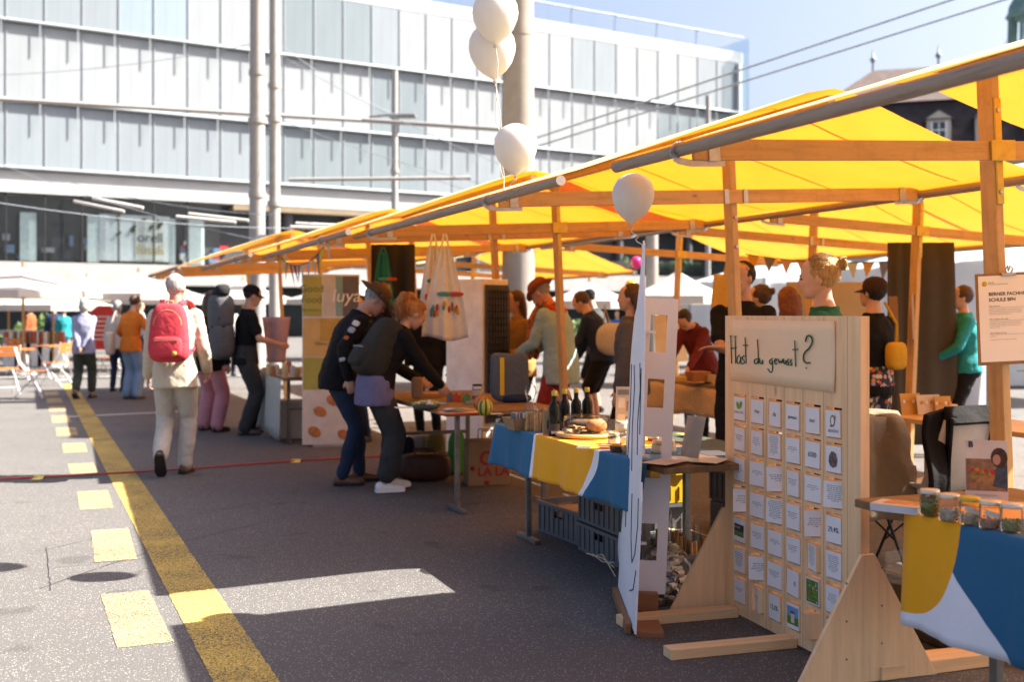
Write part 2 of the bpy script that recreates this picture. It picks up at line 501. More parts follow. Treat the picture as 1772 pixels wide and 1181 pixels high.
# glass fin at the corner
mb = MB(); mb.b2((LEN - .7, -.95, 9.1), (LEN - .6, 3, 22.6)); mb.build('corner_glass', glassy('corner_fin_glass', (.84, .9, .93), .05, .2), b1)
mb = MB(); mb.b2((LEN - 1.0, -.3, 9.1), (LEN - .75, .3, 20.8)); mb.build('corner_post', WHITE, b1)
# shop window strip (first floor)
cshop = [c for c in range(NC) if fx(c + .5) < 400]
SG = glassy('shop_glass', (.93, .96, .98), .02, .16)
GREENW = mat('pale_green_lit_frame', (.62, .72, .66), .6)
q = MB(); q.b2((.03, -.02, 4.35), (PW_ - .03, .02, 7.8)); sgm = q.mesh('shop_pane', SG)
q = MB(); q.b2((-.04, -.08, 4.25), (.04, .08, 7.9)); sfm = q.mesh('window_frame', BLACK)
for c in cshop:
    o = bpy.data.objects.new('shop_pane', sgm); COL.objects.link(o); o.parent = b1; o.location = (c * PW_, 0.1, 0)
    o = bpy.data.objects.new('window_frame', sfm); COL.objects.link(o); o.parent = b1; o.location = (c * PW_, 0.1, 0)
def bx(px):  # facade x for a photograph x
    k = (px - 886) / F
    d = BM.to_3x3() @ Vector((1, 0, 0)); return (k * FO.y - FO.x) / (d.x - k * d.y)
for a, b in ((38, 66), (155, 176), (298, 308), (328, 358)):
    mb = MB(); mb.b2((bx(a), .55, 4.3), (bx(b), .8, 6.9)); mb.build('lit_column', GREENW, b1)
mb = MB(); mb.b2((bx(176), .5, 4.4), (bx(298), .7, 7.0)); po = mb.build('shop_poster', mat('poster_pale', (.74, .8, .75), .6), b1)
mb = MB(); mb.b2((bx(238), .4, 4.5), (bx(288), .48, 6.9)); mb.build('shop_sign', mat('poster_cream', (.72, .76, .66), .6), b1)
lettering('orell', .78, Matrix.Translation((bx(263), .37, 5.75)) @ UP, BLACK, b1)
lettering('füssli', .78, Matrix.Translation((bx(263), .37, 5.05)) @ UP, mat('ochre_print', (.62, .42, .08), .6), b1)
rnd = random.Random(3)
for i in range(9):
    mb = MB(); x = bx(rnd.uniform(182, 292)); z = rnd.uniform(4.7, 6.8); s_ = rnd.uniform(.12, .24)
    if 238 < fx(x / PW_) < 288: z = rnd.uniform(6.25, 6.8)
    mb.prism([(-s_, -.05), (s_, .06), (s_ * .9, .2), (-s_ * .8, .1)], .02, Matrix.Translation((x, .38, z)) @ UP @ Matrix.Rotation(rnd.uniform(-1, 1), 4, 'Z'))
    mb.build('book_cutout', BLACK, b1)
RED = mat('red_paint', (.45, .03, .03), .5)
for i in range(16):
    mb = MB(); x = bx(rnd.choice([rnd.uniform(0, 37), rnd.uniform(68, 154), rnd.uniform(309, 326), rnd.uniform(360, 390)]))
    z = rnd.uniform(4.3, 5.4); mb.b2((x, .6, z), (x + rnd.uniform(.2, .7), .85, z + rnd.uniform(.2, .6)))
    mb.build('shop_display', [mat('display_blue', (.1, .16, .25), .6), WHITE, mat('display_grey', (.25, .25, .27), .6), RED][i % 4 if i % 5 else 0], b1)
# open loggia right of the shop: soffit, columns and dark back
mb = MB(); mb.b2((bx(404), -.04, 7.55), (LEN - .3, 6, 7.89)); mb.build('soffit', SOFF, b1)
for px in (505, 610, 720, 830, 960, 1080, 1200):
    mb = MB(); mb.tube([(bx(px), .6, 4.2), (bx(px), .6, 7.6)], .3, 12); mb.build('column', mat('dark_column', (.09, .09, .095), .6), b1)
# terrace planting and glass balustrade along the slab
LEAF = [mat('leaf_green_%d' % i, c, .6, 0, .3, 9) for i, c in enumerate([(.05, .095, .02), (.085, .13, .03), (.035, .07, .018)])]
q = MB(); q.b2((.04, -.02, 4.25), (PW_ * 1.5 - .04, .02, 5.2)); tgm = q.mesh('terrace_pane', glassy('terrace_glass', (.7, .8, .8), .06, .5))
for i in range(14):
    o = bpy.data.objects.new('terrace_pane', tgm); COL.objects.link(o); o.parent = b1; o.location = (bx(930) + i * PW_ * 1.5, -.4, 0)
def leaf_cloud(mb, c, rad, n, s, rnd):
    for i in range(n):
        d = Vector((rnd.gauss(0, 1), rnd.gauss(0, 1), rnd.gauss(0, 1))).normalized() * rnd.random() ** .4
        p = Vector(c) + Vector((d.x * rad[0], d.y * rad[1], d.z * rad[2]))
        a = Vector((rnd.gauss(0, 1), rnd.gauss(0, 1), rnd.gauss(0, 1))).normalized(); b_ = a.orthogonal().normalized()
        k = s * rnd.uniform(.6, 1.4); mb.cur = rnd.randrange(3)
        mb.quad(p - a * k, p + b_ * k * .5, p + a * k, p - b_ * k * .5)
def plant(name, label, M, rad, n, s, seed, pot=None, cat='plant', group=None, trunk=0):
    rnd = random.Random(seed); p = thing(name, label, cat, M, group); mb = MB()
    for j in range(5):
        leaf_cloud(mb, (rnd.uniform(-.5, .5) * rad[0], rnd.uniform(-.5, .5) * rad[1], trunk + rad[2] * rnd.uniform(.7, 1.3)), [k * .62 for k in rad], n // 5, s, rnd)
    mb.build('foliage', LEAF, p)
    st = MB()
    for j in range(4):
        e = (rnd.uniform(-.6, .6) * rad[0], rnd.uniform(-.6, .6) * rad[1], trunk + rad[2] * 1.2)
        st.tube([(0, 0, 0), (e[0] * .3, e[1] * .3, e[2] * .5), e], [.03, .02, .008], 5)
    st.build('stem', mat('bark', (.09, .06, .04), .9), p)
    return p
WHO = ['beside the concrete mast', 'above the pink balloon', 'third along the terrace glass', 'fourth along the terrace glass', 'above the white parasol peak', 'near the corner of the glass block']
for i, px in enumerate((1010, 1050, 1095, 1135, 1175, 1225)):
    M = BM @ T(bx(px), .4, 4.2)
    plant('terrace_shrub', 'green shrub on the far terrace ' + WHO[i], M, (1.5, .6, .75), 260, .2, i, group='terrace shrubs')

# ------------------------------------------------------------ old town house with dormers and a turret
SLATE = mat('dark_brown_roof_tiles', (.036, .029, .03), .75, 0, .35, 1.5, .5, 12)
TILE = mat('reddish_roof_tiles', (.075, .052, .046), .75, 0, .3, 2, .4, 14)
STONE = mat('pale_sandstone', (.42, .40, .35), .8, 0, .1, 1)
SHADE = mat('window_dark_glass', (.03, .045, .06), .08, spec=.8)
COPPER = mat('green_copper', (.14, .23, .21), .7, 0, .2, 1.5)
OM = T(20.5, 78, 0, -18)
b2 = thing('old_town_house', 'old stone town house with dark tiled mansard and dormers', 'building', OM)
mb = MB(); mb.b2((0, 0, 0), (30, 14, 11.6)); mb.build('wall', STONE, b2)
mb = MB(); mb.b2((-.5, -.6, 11.6), (30.5, 14.4, 12.0)); mb.b2((-.7, -.8, 12.0), (30.7, 14.6, 12.3)); mb.build('cornice', STONE, b2)
mb = MB()
lo = [(-.3, -.4, 12.3), (30.3, -.4, 12.3), (30.3, 14.3, 12.3), (-.3, 14.3, 12.3)]; hi = [(.8, 1.1, 15.8), (29, 1.1, 15.8), (29, 13, 15.8), (.8, 13, 15.8)]
mb.add(lo + hi, [(0, 1, 5, 4), (1, 2, 6, 5), (2, 3, 7, 6), (3, 0, 4, 7), (4, 5, 6, 7)]); mb.build('mansard_roof', SLATE, b2)
mb = MB(); lo = [(.5, .8, 15.8), (29.3, .8, 15.8), (29.3, 13.3, 15.8), (.5, 13.3, 15.8)]; hi = [(4, 7, 19.3), (26, 7, 19.3)]
mb.add(lo + hi, [(0, 1, 5, 4), (1, 2, 5), (2, 3, 4, 5), (3, 0, 4)]); rf = mb.build('upper_roof', TILE, b2)
for x in (4.0, 8.5, 13):
    mb = MB(); mb.lathe([(.1, 0), (.07, .6), (.2, .8), (.22, .95), (.09, 1.1), (.03, 1.6), (0, 1.75)], 10, (x, 7, 19.2)); mb.build('finial', mat('lead', (.25, .28, .3), .5), rf)
for i in range(7):
    mb = MB(); x = 4 + i * 2.1; mb.b2((x - .5, .6, 16.9), (x - .05, .9, 17.5)); 
    if i % 2: mb.build('skylight', SHADE, rf)
for i in range(9):
    x = 2.2 + i * 3.0
    mb = MB(); mb.b2((x - .75, -.35, 12.4), (x + .75, 2, 14.3)); d = mb.build('dormer', STONE, b2)
    mb = MB(); mb.add([(x - .95, -.5, 14.3), (x + .95, -.5, 14.3), (x, -.5, 15.0), (x - .95, 2, 14.3), (x + .95, 2, 14.3), (x, 2, 15.0)], [(0, 1, 2), (0, 2, 5, 3), (1, 4, 5, 2), (0, 3, 4, 1)]); mb.build('dormer_gable', TILE, d)
    mb = MB(); mb.add([(x - .8, -.53, 14.35), (x + .8, -.53, 14.35), (x, -.53, 14.85)], [(0, 1, 2)]); mb.build('pediment', STONE, d)
    mb = MB(); mb.b2((x - .42, -.38, 12.75), (x + .42, -.3, 14.1)); mb.build('pane', SHADE, d)
    mb = MB(); mb.b2((x - .03, -.42, 12.75), (x + .03, -.37, 14.1)); mb.b2((x - .42, -.42, 13.55), (x + .42, -.37, 13.62))
    for s_ in (-1, 1): mb.b2((x + s_ * .45 - .05, -.43, 12.7), (x + s_ * .45 + .05, -.36, 14.15))
    mb.build('window_frame', WHITE, d)
tm = T((1772 - 886) / F * 96, 96, 0)
b3 = thing('church_turret', 'green copper lantern turret on a tower behind the old roof', 'turret', tm)
mb = MB(); mb.b2((-3, -3, 0), (3, 3, 21)); mb.build('tower', STONE, b3)
mb = MB(); mb.lathe([(3.3, 21), (1.9, 22.2), (1.3, 23.3), (1.25, 24.2)], 8); mb.build('spire_foot', COPPER, b3)
for k in range(8):
    a = k * math.pi / 4 + .2
    mb = MB(); mb.tube([(1.15 * math.cos(a), 1.15 * math.sin(a), 24.2), (1.1 * math.cos(a), 1.1 * math.sin(a), 26.4)], .17, 6); mb.build('pillar', COPPER, b3)
mb = MB(); mb.lathe([(1.35, 26.4), (1.5, 26.6), (1.3, 26.8), (1.2, 27.5), (.7, 28.4), (.2, 28.9), (.08, 30.5), (0, 31)], 12); mb.build('dome', COPPER, b3)

# ------------------------------------------------------------ masts and wires
CONCM = mat('concrete_mast', (.27, .235, .205), .85, 0, .12, 4, .25, 60)
def mast(name, px, Y, r0, r1, h, label, m, bands=(), n=20):
    o = thing(name, label, 'mast', T((px - 886) / F * Y, Y, 0))
    mb = MB(); mb.tube([(0, 0, 0), (0, 0, h)], [r0, r1], n); mb.build('shaft', m, o)
    for z, rr in bands:
        mb = MB(); mb.tube([(0, 0, z), (0, 0, z + .12)], rr, n); mb.build('collar', m, o)
    return o
mast('concrete_mast', 897, 19.5, .29, .25, 11, 'thick concrete mast rising behind the white balloons', CONCM, [(6.2, .275)])
mast('tram_mast', 445, 26, .19, .145, 13, 'grey tram mast behind the second last yellow roof, thicker of two', STEELW, [(5.8, .21), (4.1, .2), (6.9, .19)])
mast('tram_mast', 475, 27, .14, .11, 13, 'slimmer grey tram mast just beside the thick one', STEELW, [(6.0, .16), (4.0, .17), (6.8, .15)])
mast('lamp_mast', 683, 40, .13, .11, 10, 'slim grey lamp mast in front of the glass block', STEELW, [(5, .16), (6.4, .15)])
mast('tram_mast', 1128, 34, .2, .18, 4.6, 'short grey mast by the parasols under the terrace', CONCM)
mast('tram_mast', 1225, 55, .13, .12, 12, 'slim distant mast near the glass block corner', STEELW)
lm = thing('street_lamp', 'flat dark street lamp head on the slim lamp mast', 'lamp', T((683 - 886) / F * 40, 40, 8.35))
mb = MB(); mb.b2((-.2, -.2, 0), (.75, .2, .12)); mb.build('lamp_head', mat('lamp_grey', (.2, .2, .21), .5), lm, bevel=.03)
mb = MB(); mb.tube([(-.9, 0, .02), (-.1, 0, .1)], .04, 6); mb.build('lamp_arm', STEELW, lm)
fl = thing('floodlight', 'small floodlight clamped low on the thick tram mast', 'lamp', T((457 - 886) / F * 25.6, 25.6, 3.0))
mb = MB(); mb.lathe([(.16, 0), (.2, .12), (.2, .16)], 14); h_ = mb.build('lamp_head', mat('lamp_grey', (.2, .2, .21), .5), fl); h_.rotation_euler = (R(75), 0, 0)
mb = MB(); mb.tube([(-.15, .1, 0), (0, .1, .2)], .025, 6); mb.build('bracket', STEELW, fl)
WIRE = mat('wire_grey', (.22, .25, .28), .6)
def cable(a, b, r, label, sag=.0, m=None, name='overhead_wire'):
    a = Vector(a); b = Vector(b)
    pts = [a.lerp(b, i / 14) - Vector((0, 0, 4 * sag * (i / 14) * (1 - i / 14))) for i in range(15)]
    mb = MB(); mb.tube(pts, r, 6); return put(name, mb, m or WIRE, label, 'wire', group='overhead wires')
cable(at(930, 238, 26), at(1900, -85, 20), .02, 'upper of two tram wires crossing the blue sky', 0)
cable(at(930, 253, 26), at(1990, -80, 20.5), .02, 'lower of two tram wires crossing the blue sky', 0)
cable(at(-60, 168, 30), at(740, 215, 33), .06, 'pale steel span rod crossing both tram masts', .0, STEELW, 'span_rod')
cable(at(560, 203, 33), at(868, 224, 31), .06, 'pale steel span rod in front of the lamp mast', .0, STEELW, 'span_rod')
cable(at(500, 311, 30), at(815, 308, 30), .05, 'lower pale span rod between mast and lamp mast', .0, STEELW, 'span_rod')
spans = [((-40, 268, 24), (445, 415, 24)), ((-40, 345, 20), (560, 395, 25)), ((100, 310, 26), (470, 372, 25)), ((470, 85, 27), (880, 290, 24)), ((470, 200, 27), (890, 330, 25)),
         ((-30, 130, 27), (440, 75, 26)), ((475, 70, 27), (690, 200, 40)), ((690, 280, 40), (880, 345, 24))]
for i, (a, b) in enumerate(spans):
    cable(at(*a), at(*b), .007, ['thin wire dipping left of the thick tram mast', 'thin wire low over the shop windows', 'thin wire passing the shop sign', 'thin wire from slim mast down to the balloons', 'second thin wire from slim mast to concrete mast', 'thin wire rising to the thick mast collar', 'thin wire from slim mast to the lamp head', 'thin wire from lamp mast to concrete mast'][i], .15)
INS = mat('grey_insulator', (.5, .5, .48), .5)
for i, (p, q, Y, lb) in enumerate([((128, 348), (215, 366), 24, 'upper left'), ((160, 343), (248, 360), 25, 'upper right'), ((305, 375), (408, 385), 24, 'lower left'), ((326, 370), (430, 382), 25, 'lower right'), ((503, 393), (600, 396), 24, 'by the second mast, lower'), ((512, 387), (600, 391), 25, 'by the second mast, upper')]):
    cable(at(*p, Y), at(*q, Y), .035, 'pale trolley section bar over the shop, ' + lb, 0, INS, 'section_insulator')
# ------------------------------------------------------------ market stalls
VARN = (.57, .35, .14)
WX = wood('varnished_wood_across', VARN, 0, .7, .4, True, 1, .5, .25)
WY = wood('varnished_wood_along', VARN, 1, .7, .4, True, 1, .5, .25)
WZ = wood('varnished_wood_upright', VARN, 2, .7, .4, True, 1, .5, .25)
POLE = wood('weathered_round_pole', (.36, .28, .22), 1, .6, .7, False, 2.2, .2)
BRASS = mat('dull_brass', (.52, .38, .09), .42, .7, .15, 20, .2, 60)
ZINC = mat('zinc_steel', (.45, .46, .47), .4, .85, .15, 20)
CANV = thin_cloth('yellow_canvas', (.84, .66, .33), (.74, .27, .010), .345)
SL = 3.0; ZB = 2.25; XF = -1.78; XB = 1.56; ZR = 2.735; OV0 = -1.18; OV1 = .56

def stall_canvas():
    def fn(s, t):
        y = OV0 + (SL + OV1 - OV0) * t
        k = s * 2 - 1
        if k < 0: x = XF * -k; e = -k
        else: x = XB * k; e = k
        ridge_round = .03 * max(0, 1 - e * 9)
        z = ZR + .045 - ridge_round - (ZR - ZB + .018) * e + (.03 - .075 * t) * (1 - e)
        # cloth sags between ridge and pole and between the two frames
        z -= (.03 if k > 0 else -.008) * math.sin(math.pi * e) * (1 + .25 * math.sin(t * 9.4))
        z += (.006 if k > 0 else 0) * math.sin(t * 31 + k * 5) * math.sin(math.pi * min(1, e * 1.2))
        z += (1 if k > 0 else .25) * (.01 * noise.noise(Vector((x * 2.2, y * 1.1, 3.3))) + .004 * noise.noise(Vector((x * 7, y * 2.5, 1))))
        if t < .001 or t > .999: z -= .012 * math.sin(math.pi * e)
        if e > .97: x += math.copysign(.028, k); 
        return (x, y, z)
    mb = MB(); mb.grid(fn, 36, 30)
    return mb
stallP = {}
def build_stall(M, label):
    s = thing('market_stall', label, 'market stall', M, 'yellow roofed market stalls')
    c = stall_canvas().build('canopy', CANV, s)
    src = stall_canvas(); ncol = 37
    for jr in (4, 11, 19, 26):
        q = MB(); a = [Vector(src.v[jr * ncol + i]) for i in range(1, 36)]
        vs = []
        for p in a: vs += [p + Vector((0, -.012, -.004)), p + Vector((0, .012, -.004))]
        q.add(vs, [(2 * i, 2 * i + 1, 2 * i + 3, 2 * i + 2) for i in range(len(a) - 1)], True); q.build('seam', CANV, c)
    for fi, y in enumerate((0, SL)):
        mb = MB(); mb.b2((-.025, y - .05, -.02), (.025, y + .05, ZR + .0)); mb.build('post', WZ, s, bevel=.005)
        mb = MB(); mb.b2((XF + .06, y - .075, ZB - .047), (XB - .02, y - .052, ZB + .047))
        mb.build('cross_bar', WX, s, bevel=.005)
        mb = MB(); m = BRASS if fi else ZINC
        if fi:
            mb.b2((-.075, y - .09, ZB - .05), (.075, y - .076, ZB + .05)); mb.b2((-.02, y - .062, ZB - .26), (.02, y - .051, ZB + .26))
        else:
            for sx in (-1, 1):
                mb = MB(); mb.b2((sx * .075 - .018, y - .085, ZB - .05), (sx * .075 + .018, y - .077, ZB + .05))
                if sx < 0: mb.build('bracket', m, s, bevel=.002)
        b = mb.build('bracket', m, s, bevel=.002)
        for z in ((ZB + .2, ZB - .2) if fi else (ZB - .14, ZB - .34)):
            mb2 = MB(); mb2.tube([(0, y - .045, z), (0, y - .068, z)], .011, 8); mb2.build('bolt', ZINC, b)
        for sx, xe in ((-1, XF), (1, XB)):
            mb = MB(); cx = xe; prev = None
            # steel hook: flat bar under the cross bar that curls up round the pole
            pts = [(xe - sx * .22, ZB - .058), (xe - sx * .05, ZB - .058)]
            for a in range(-80, 130, 20):
                pts.append((cx + sx * .036 * math.cos(R(a)), ZB + .0 + .036 * math.sin(R(a)) - .012))
            for (xa, za), (xb, zb) in zip(pts, pts[1:]):
                mb.beam((xa, y - .063, za), (xb, y - .063, zb), .03, .005, (0, 1, 0))
            mb.b2((xe - sx * .16 - .028, y - .083, ZB - .05), (xe - sx * .16 + .028, y - .0755, ZB + .05))
            mb.build('hook', ZINC, s)
    for xe in (XF, XB):
        mb = MB(); mb.tube([(xe, OV0, ZB), (xe, SL / 2, ZB - .006), (xe, SL + OV1, ZB)], .028, 14); mb.build('eave_pole', POLE, s)
    mb = MB(); mb.b2((-.03, OV0 + .03, ZR - .07), (.03, SL + .3, ZR + .01)); mb.build('ridge_beam', WY, s, bevel=.004)
    return s
TILT = Matrix.Rotation(R(-2.8), 4, 'Y')
stallA = build_stall(row(0.03, -5.34) @ TILT, 'closest yellow roofed stall with the clipboard sign on its post')
for lb, v, u, a in [('yellow roofed stall behind the wooden quiz board, second in the front row', 0, 0, 0),
                    ('yellow roofed stall with the white apron and bunting, third in the front row', -.19, 4.18, 0),
                    ('yellow roofed stall by the big grey rucksack, fourth in the front row', -.45, 8.4, 1.0),
                    ('farthest yellow roofed stall of the front row, beyond the tram mast', -.95, 12.6, 2.0),
                    ('back row yellow stall whose post stands before the dark curtain', 3.23, -.84, 0),
                    ('back row yellow stall sheltering the blonde woman, second from the curtain', 3.24, 3.84, 0),
                    ('distant back row yellow stall beside the concrete mast', 3.24, 12.35, 0)]:
    copy_tree(stallA, lb, row(v, u, 0, a) @ (TILT if v < 2 else TILT.inverted()))
# ------------------------------------------------------------ people
def skinmat(name, c):
    if name in MATS: return MATS[name]
    t = NT(name); v = t.coord(); n = t.noise(v, 18, 4)
    col = t.ramp(n, [(.3, tuple(x * .9 for x in c)), (.7, c)])
    p = t.n("ShaderNodeBsdfPrincipled"); t.l(col, p.inputs['Base Color']); p.inputs['Roughness'].default_value = .5
    p.inputs['Subsurface Weight'].default_value = .12; p.inputs['Subsurface Radius'].default_value = (.02, .008, .004)
    p.inputs['Specular IOR Level'].default_value = .35
    return t.done(p.outputs[0])
SK = skinmat('skin_fair', (.56, .33, .23)); SK2 = skinmat('skin_tan', (.46, .26, .17)); SK3 = skinmat('skin_ruddy', (.52, .28, .2))
LIP = mat('lips', (.36, .13, .11), .5); EYE = mat('eye_dark', (.03, .022, .018), .25)
def hairmat(name, c):
    if name in MATS: return MATS[name]
    t = NT(name); v = t.coord((30, 30, 4)); n = t.noise(v, 3, 5, .7)
    col = t.ramp(n, [(.3, tuple(x * .45 for x in c)), (.55, c), (.75, tuple(min(1, x * 1.35) for x in c))])
    return t.done(t.bsdf(col, .5, 0, t.bump(n, .6, .01), .4))
H_WHITE = hairmat('hair_white', (.40, .385, .36)); H_BLOND = hairmat('hair_blonde', (.42, .25, .085)); H_BROWN = hairmat('hair_brown', (.07, .035, .02))
H_RED = hairmat('hair_auburn', (.16, .05, .02)); H_DARK = hairmat('hair_dark', (.022, .016, .013)); H_GREY = hairmat('hair_grey', (.3, .29, .28))
H_PONY = hairmat('hair_strawberry', (.45, .2, .06))

def superell(mb, c, r, e1=.5, e2=.5, n=24, m=14, rot=None, taper=0, fn=None):
    def sp(w, p): return math.copysign(abs(w) ** p, w)
    vs = []; fs = []
    for i in range(m + 1):
        t = -math.pi / 2 + math.pi * i / m
        for k in range(n):
            a = 2 * math.pi * k / n
            p = Vector((r[0] * sp(math.cos(t), e1) * sp(math.cos(a), e2), r[1] * sp(math.cos(t), e1) * sp(math.sin(a), e2), r[2] * sp(math.sin(t), e1)))
            if taper: q = 1 - taper * (p.z / r[2]); p.x *= q; p.y *= q
            if fn: p = fn(p)
            if rot is not None: p = rot @ p
            vs.append(p + Vector(c))
    for i in range(m):
        for k in range(n):
            a = i * n + k; b = i * n + (k + 1) % n
            fs.append((a, b, b + n, a + n))
    return mb.add(vs, fs, True)
MB.sq = superell

CLOUD = bpy.data.textures.new('folds', 'CLOUDS'); CLOUD.noise_scale = .09; CLOUD.noise_depth = 3
HAIRT = bpy.data.textures.new('locks', 'CLOUDS'); HAIRT.noise_scale = .03; HAIRT.noise_depth = 2
def skin_over(o, vox, smooth=4, disp=0, tex=None):
    m = o.modifiers.new('surface', 'REMESH'); m.mode = 'VOXEL'; m.voxel_size = vox; m.use_smooth_shade = True
    if smooth:
        m = o.modifiers.new('soft', 'SMOOTH'); m.iterations = smooth; m.factor = .5
    if disp:
        m = o.modifiers.new('folds', 'DISPLACE'); m.texture = tex or CLOUD; m.strength = disp; m.mid_level = .5; m.texture_coords = 'LOCAL'
    return o
def ik(a, t, l1, l2, pole):
    a = Vector(a); t = Vector(t); d = t - a; L = d.length
    if L > (l1 + l2) * .995: d = d * ((l1 + l2) * .995 / L); t = a + d; L = d.length
    d = d.normalized(); x = (l1 * l1 - l2 * l2 + L * L) / (2 * L); h = math.sqrt(max(0, l1 * l1 - x * x))
    p = Vector(pole); p = p - d * p.dot(d); p = p.normalized() if p.length > 1e-5 else d.orthogonal().normalized()
    return a + d * x + p * h, t
def limb(mb, pts, rs, n=12):
    """tapered limb with round joints"""
    q = []; rr = []
    for i in range(len(pts) - 1):
        a = Vector(pts[i]); b = Vector(pts[i + 1])
        for k in range(4): q.append(a.lerp(b, k / 4)); rr.append(rs[i] + (rs[i + 1] - rs[i]) * k / 4)
    q.append(Vector(pts[-1])); rr.append(rs[-1])
    mb.tube(q, rr, n)
    for p, r in zip(pts, rs): mb.ell(p, (r, r, r), n, 8)
def ringloft(mb, rings, n=20):
    """rings: (centre, side, fwd, halfwidth, halfdepth)"""
    vs = []; fs = []
    for c, s, f, w, d in rings:
        for k in range(n):
            a = 2 * math.pi * k / n; ca, sa = math.cos(a), math.sin(a)
            ca = math.copysign(abs(ca) ** .85, ca); sa = math.copysign(abs(sa) ** .85, sa)
            vs.append(c + s * (w * ca) + f * (d * sa))
    for i in range(len(rings) - 1):
        for k in range(n):
            a = i * n + k; b = i * n + (k + 1) % n
            fs.append((a, b, b + n, a + n))
    fs.append(tuple(range(n - 1, -1, -1))); fs.append(tuple(range((len(rings) - 1) * n, len(rings) * n)))
    mb.add(vs, fs, True)
HEADR = [(0, .026, .064, .02), (.014, .044, .05, .042), (.04, .057, .03, .07), (.07, .064, .013, .09), (.1, .070, .003, .1), (.13, .0745, -.004, .104),
         (.16, .076, -.007, .104), (.19, .070, -.009, .096), (.213, .053, -.011, .074), (.229, .028, -.011, .04)]

def hand(mb, w, d, inward, curl=.6, s=1.0):
    d = Vector(d).normalized(); n = Vector(inward); n = (n - d * n.dot(d)).normalized(); sd = d.cross(n)
    M = Matrix((sd, d, n)).transposed()
    mb.ell(Vector(w) + d * .045 * s, (.040 * s, .052 * s, .016 * s), 12, 8, M)
    for k, (off, L) in enumerate(((-.029, .072), (-.010, .082), (.010, .078), (.028, .06))):
        p = Vector(w) + (d * .085 + sd * off) * s; pts = [Vector(w) + (d * .04 + sd * off * .8) * s, p]; a = 0
        for j, fr in enumerate((.42, .32, .26)):
            a += curl * (.5 + .35 * j)
            p = p + (d * math.cos(a) + n * math.sin(a)) * L * fr * s; pts.append(p)
        limb(mb, pts, [.0105 * s, .0098 * s, .009 * s, .0082 * s, .007 * s], 7)
    b = Vector(w) + (d * .02 - sd * .026) * s
    limb(mb, [b, b + (d * .03 - sd * .026 + n * .008) * s, b + (d * .058 - sd * .030 + n * .02) * s], [.013 * s, .0105 * s, .0085 * s], 7)

def shoe(parent, ankle, fdir, mats, S, pitch=0, boot=False):
    f = Vector(fdir).normalized(); M = Matrix.Translation(Vector((ankle[0], ankle[1], ankle[2])))
    z = Vector((0, 0, 1)); sd = f.cross(z).normalized(); M3 = Matrix((sd, f, z)).transposed().to_4x4()
    M = M @ M3 @ Matrix.Rotation(pitch, 4, 'X')
    mb = MB(M @ Matrix.Scale(S, 4))
    sec = [(-.075, .026, .05), (-.06, .036, .075 if not boot else .1), (-.02, .04, .085 if not boot else .12), (.03, .041, .075), (.08, .046, .055), (.13, .047, .045), (.165, .038, .038), (.185, .02, .025)]
    def fn(u, v):
        i = min(int(v * (len(sec) - 1)), len(sec) - 2); k = v * (len(sec) - 1) - i
        y, w, h = (sec[i][j] * (1 - k) + sec[i + 1][j] * k for j in range(3))
        a = math.pi * u
        return (w * math.cos(a), y, -.068 + h * math.sin(a) ** .7)
    mb.grid(fn, 14, 18)
    o = mb.build('shoe', mats[0], parent, solid=.004)
    mb = MB(M @ Matrix.Scale(S, 4)); pl = []
    for y, w, h in sec: pl.append((w + .004, y))
    for y, w, h in reversed(sec): pl.append((-w - .004, y))
    mb.prism(pl, .024, Matrix.Translation((0, 0, -.08))); mb.build('sole', mats[1], o, bevel=.004)

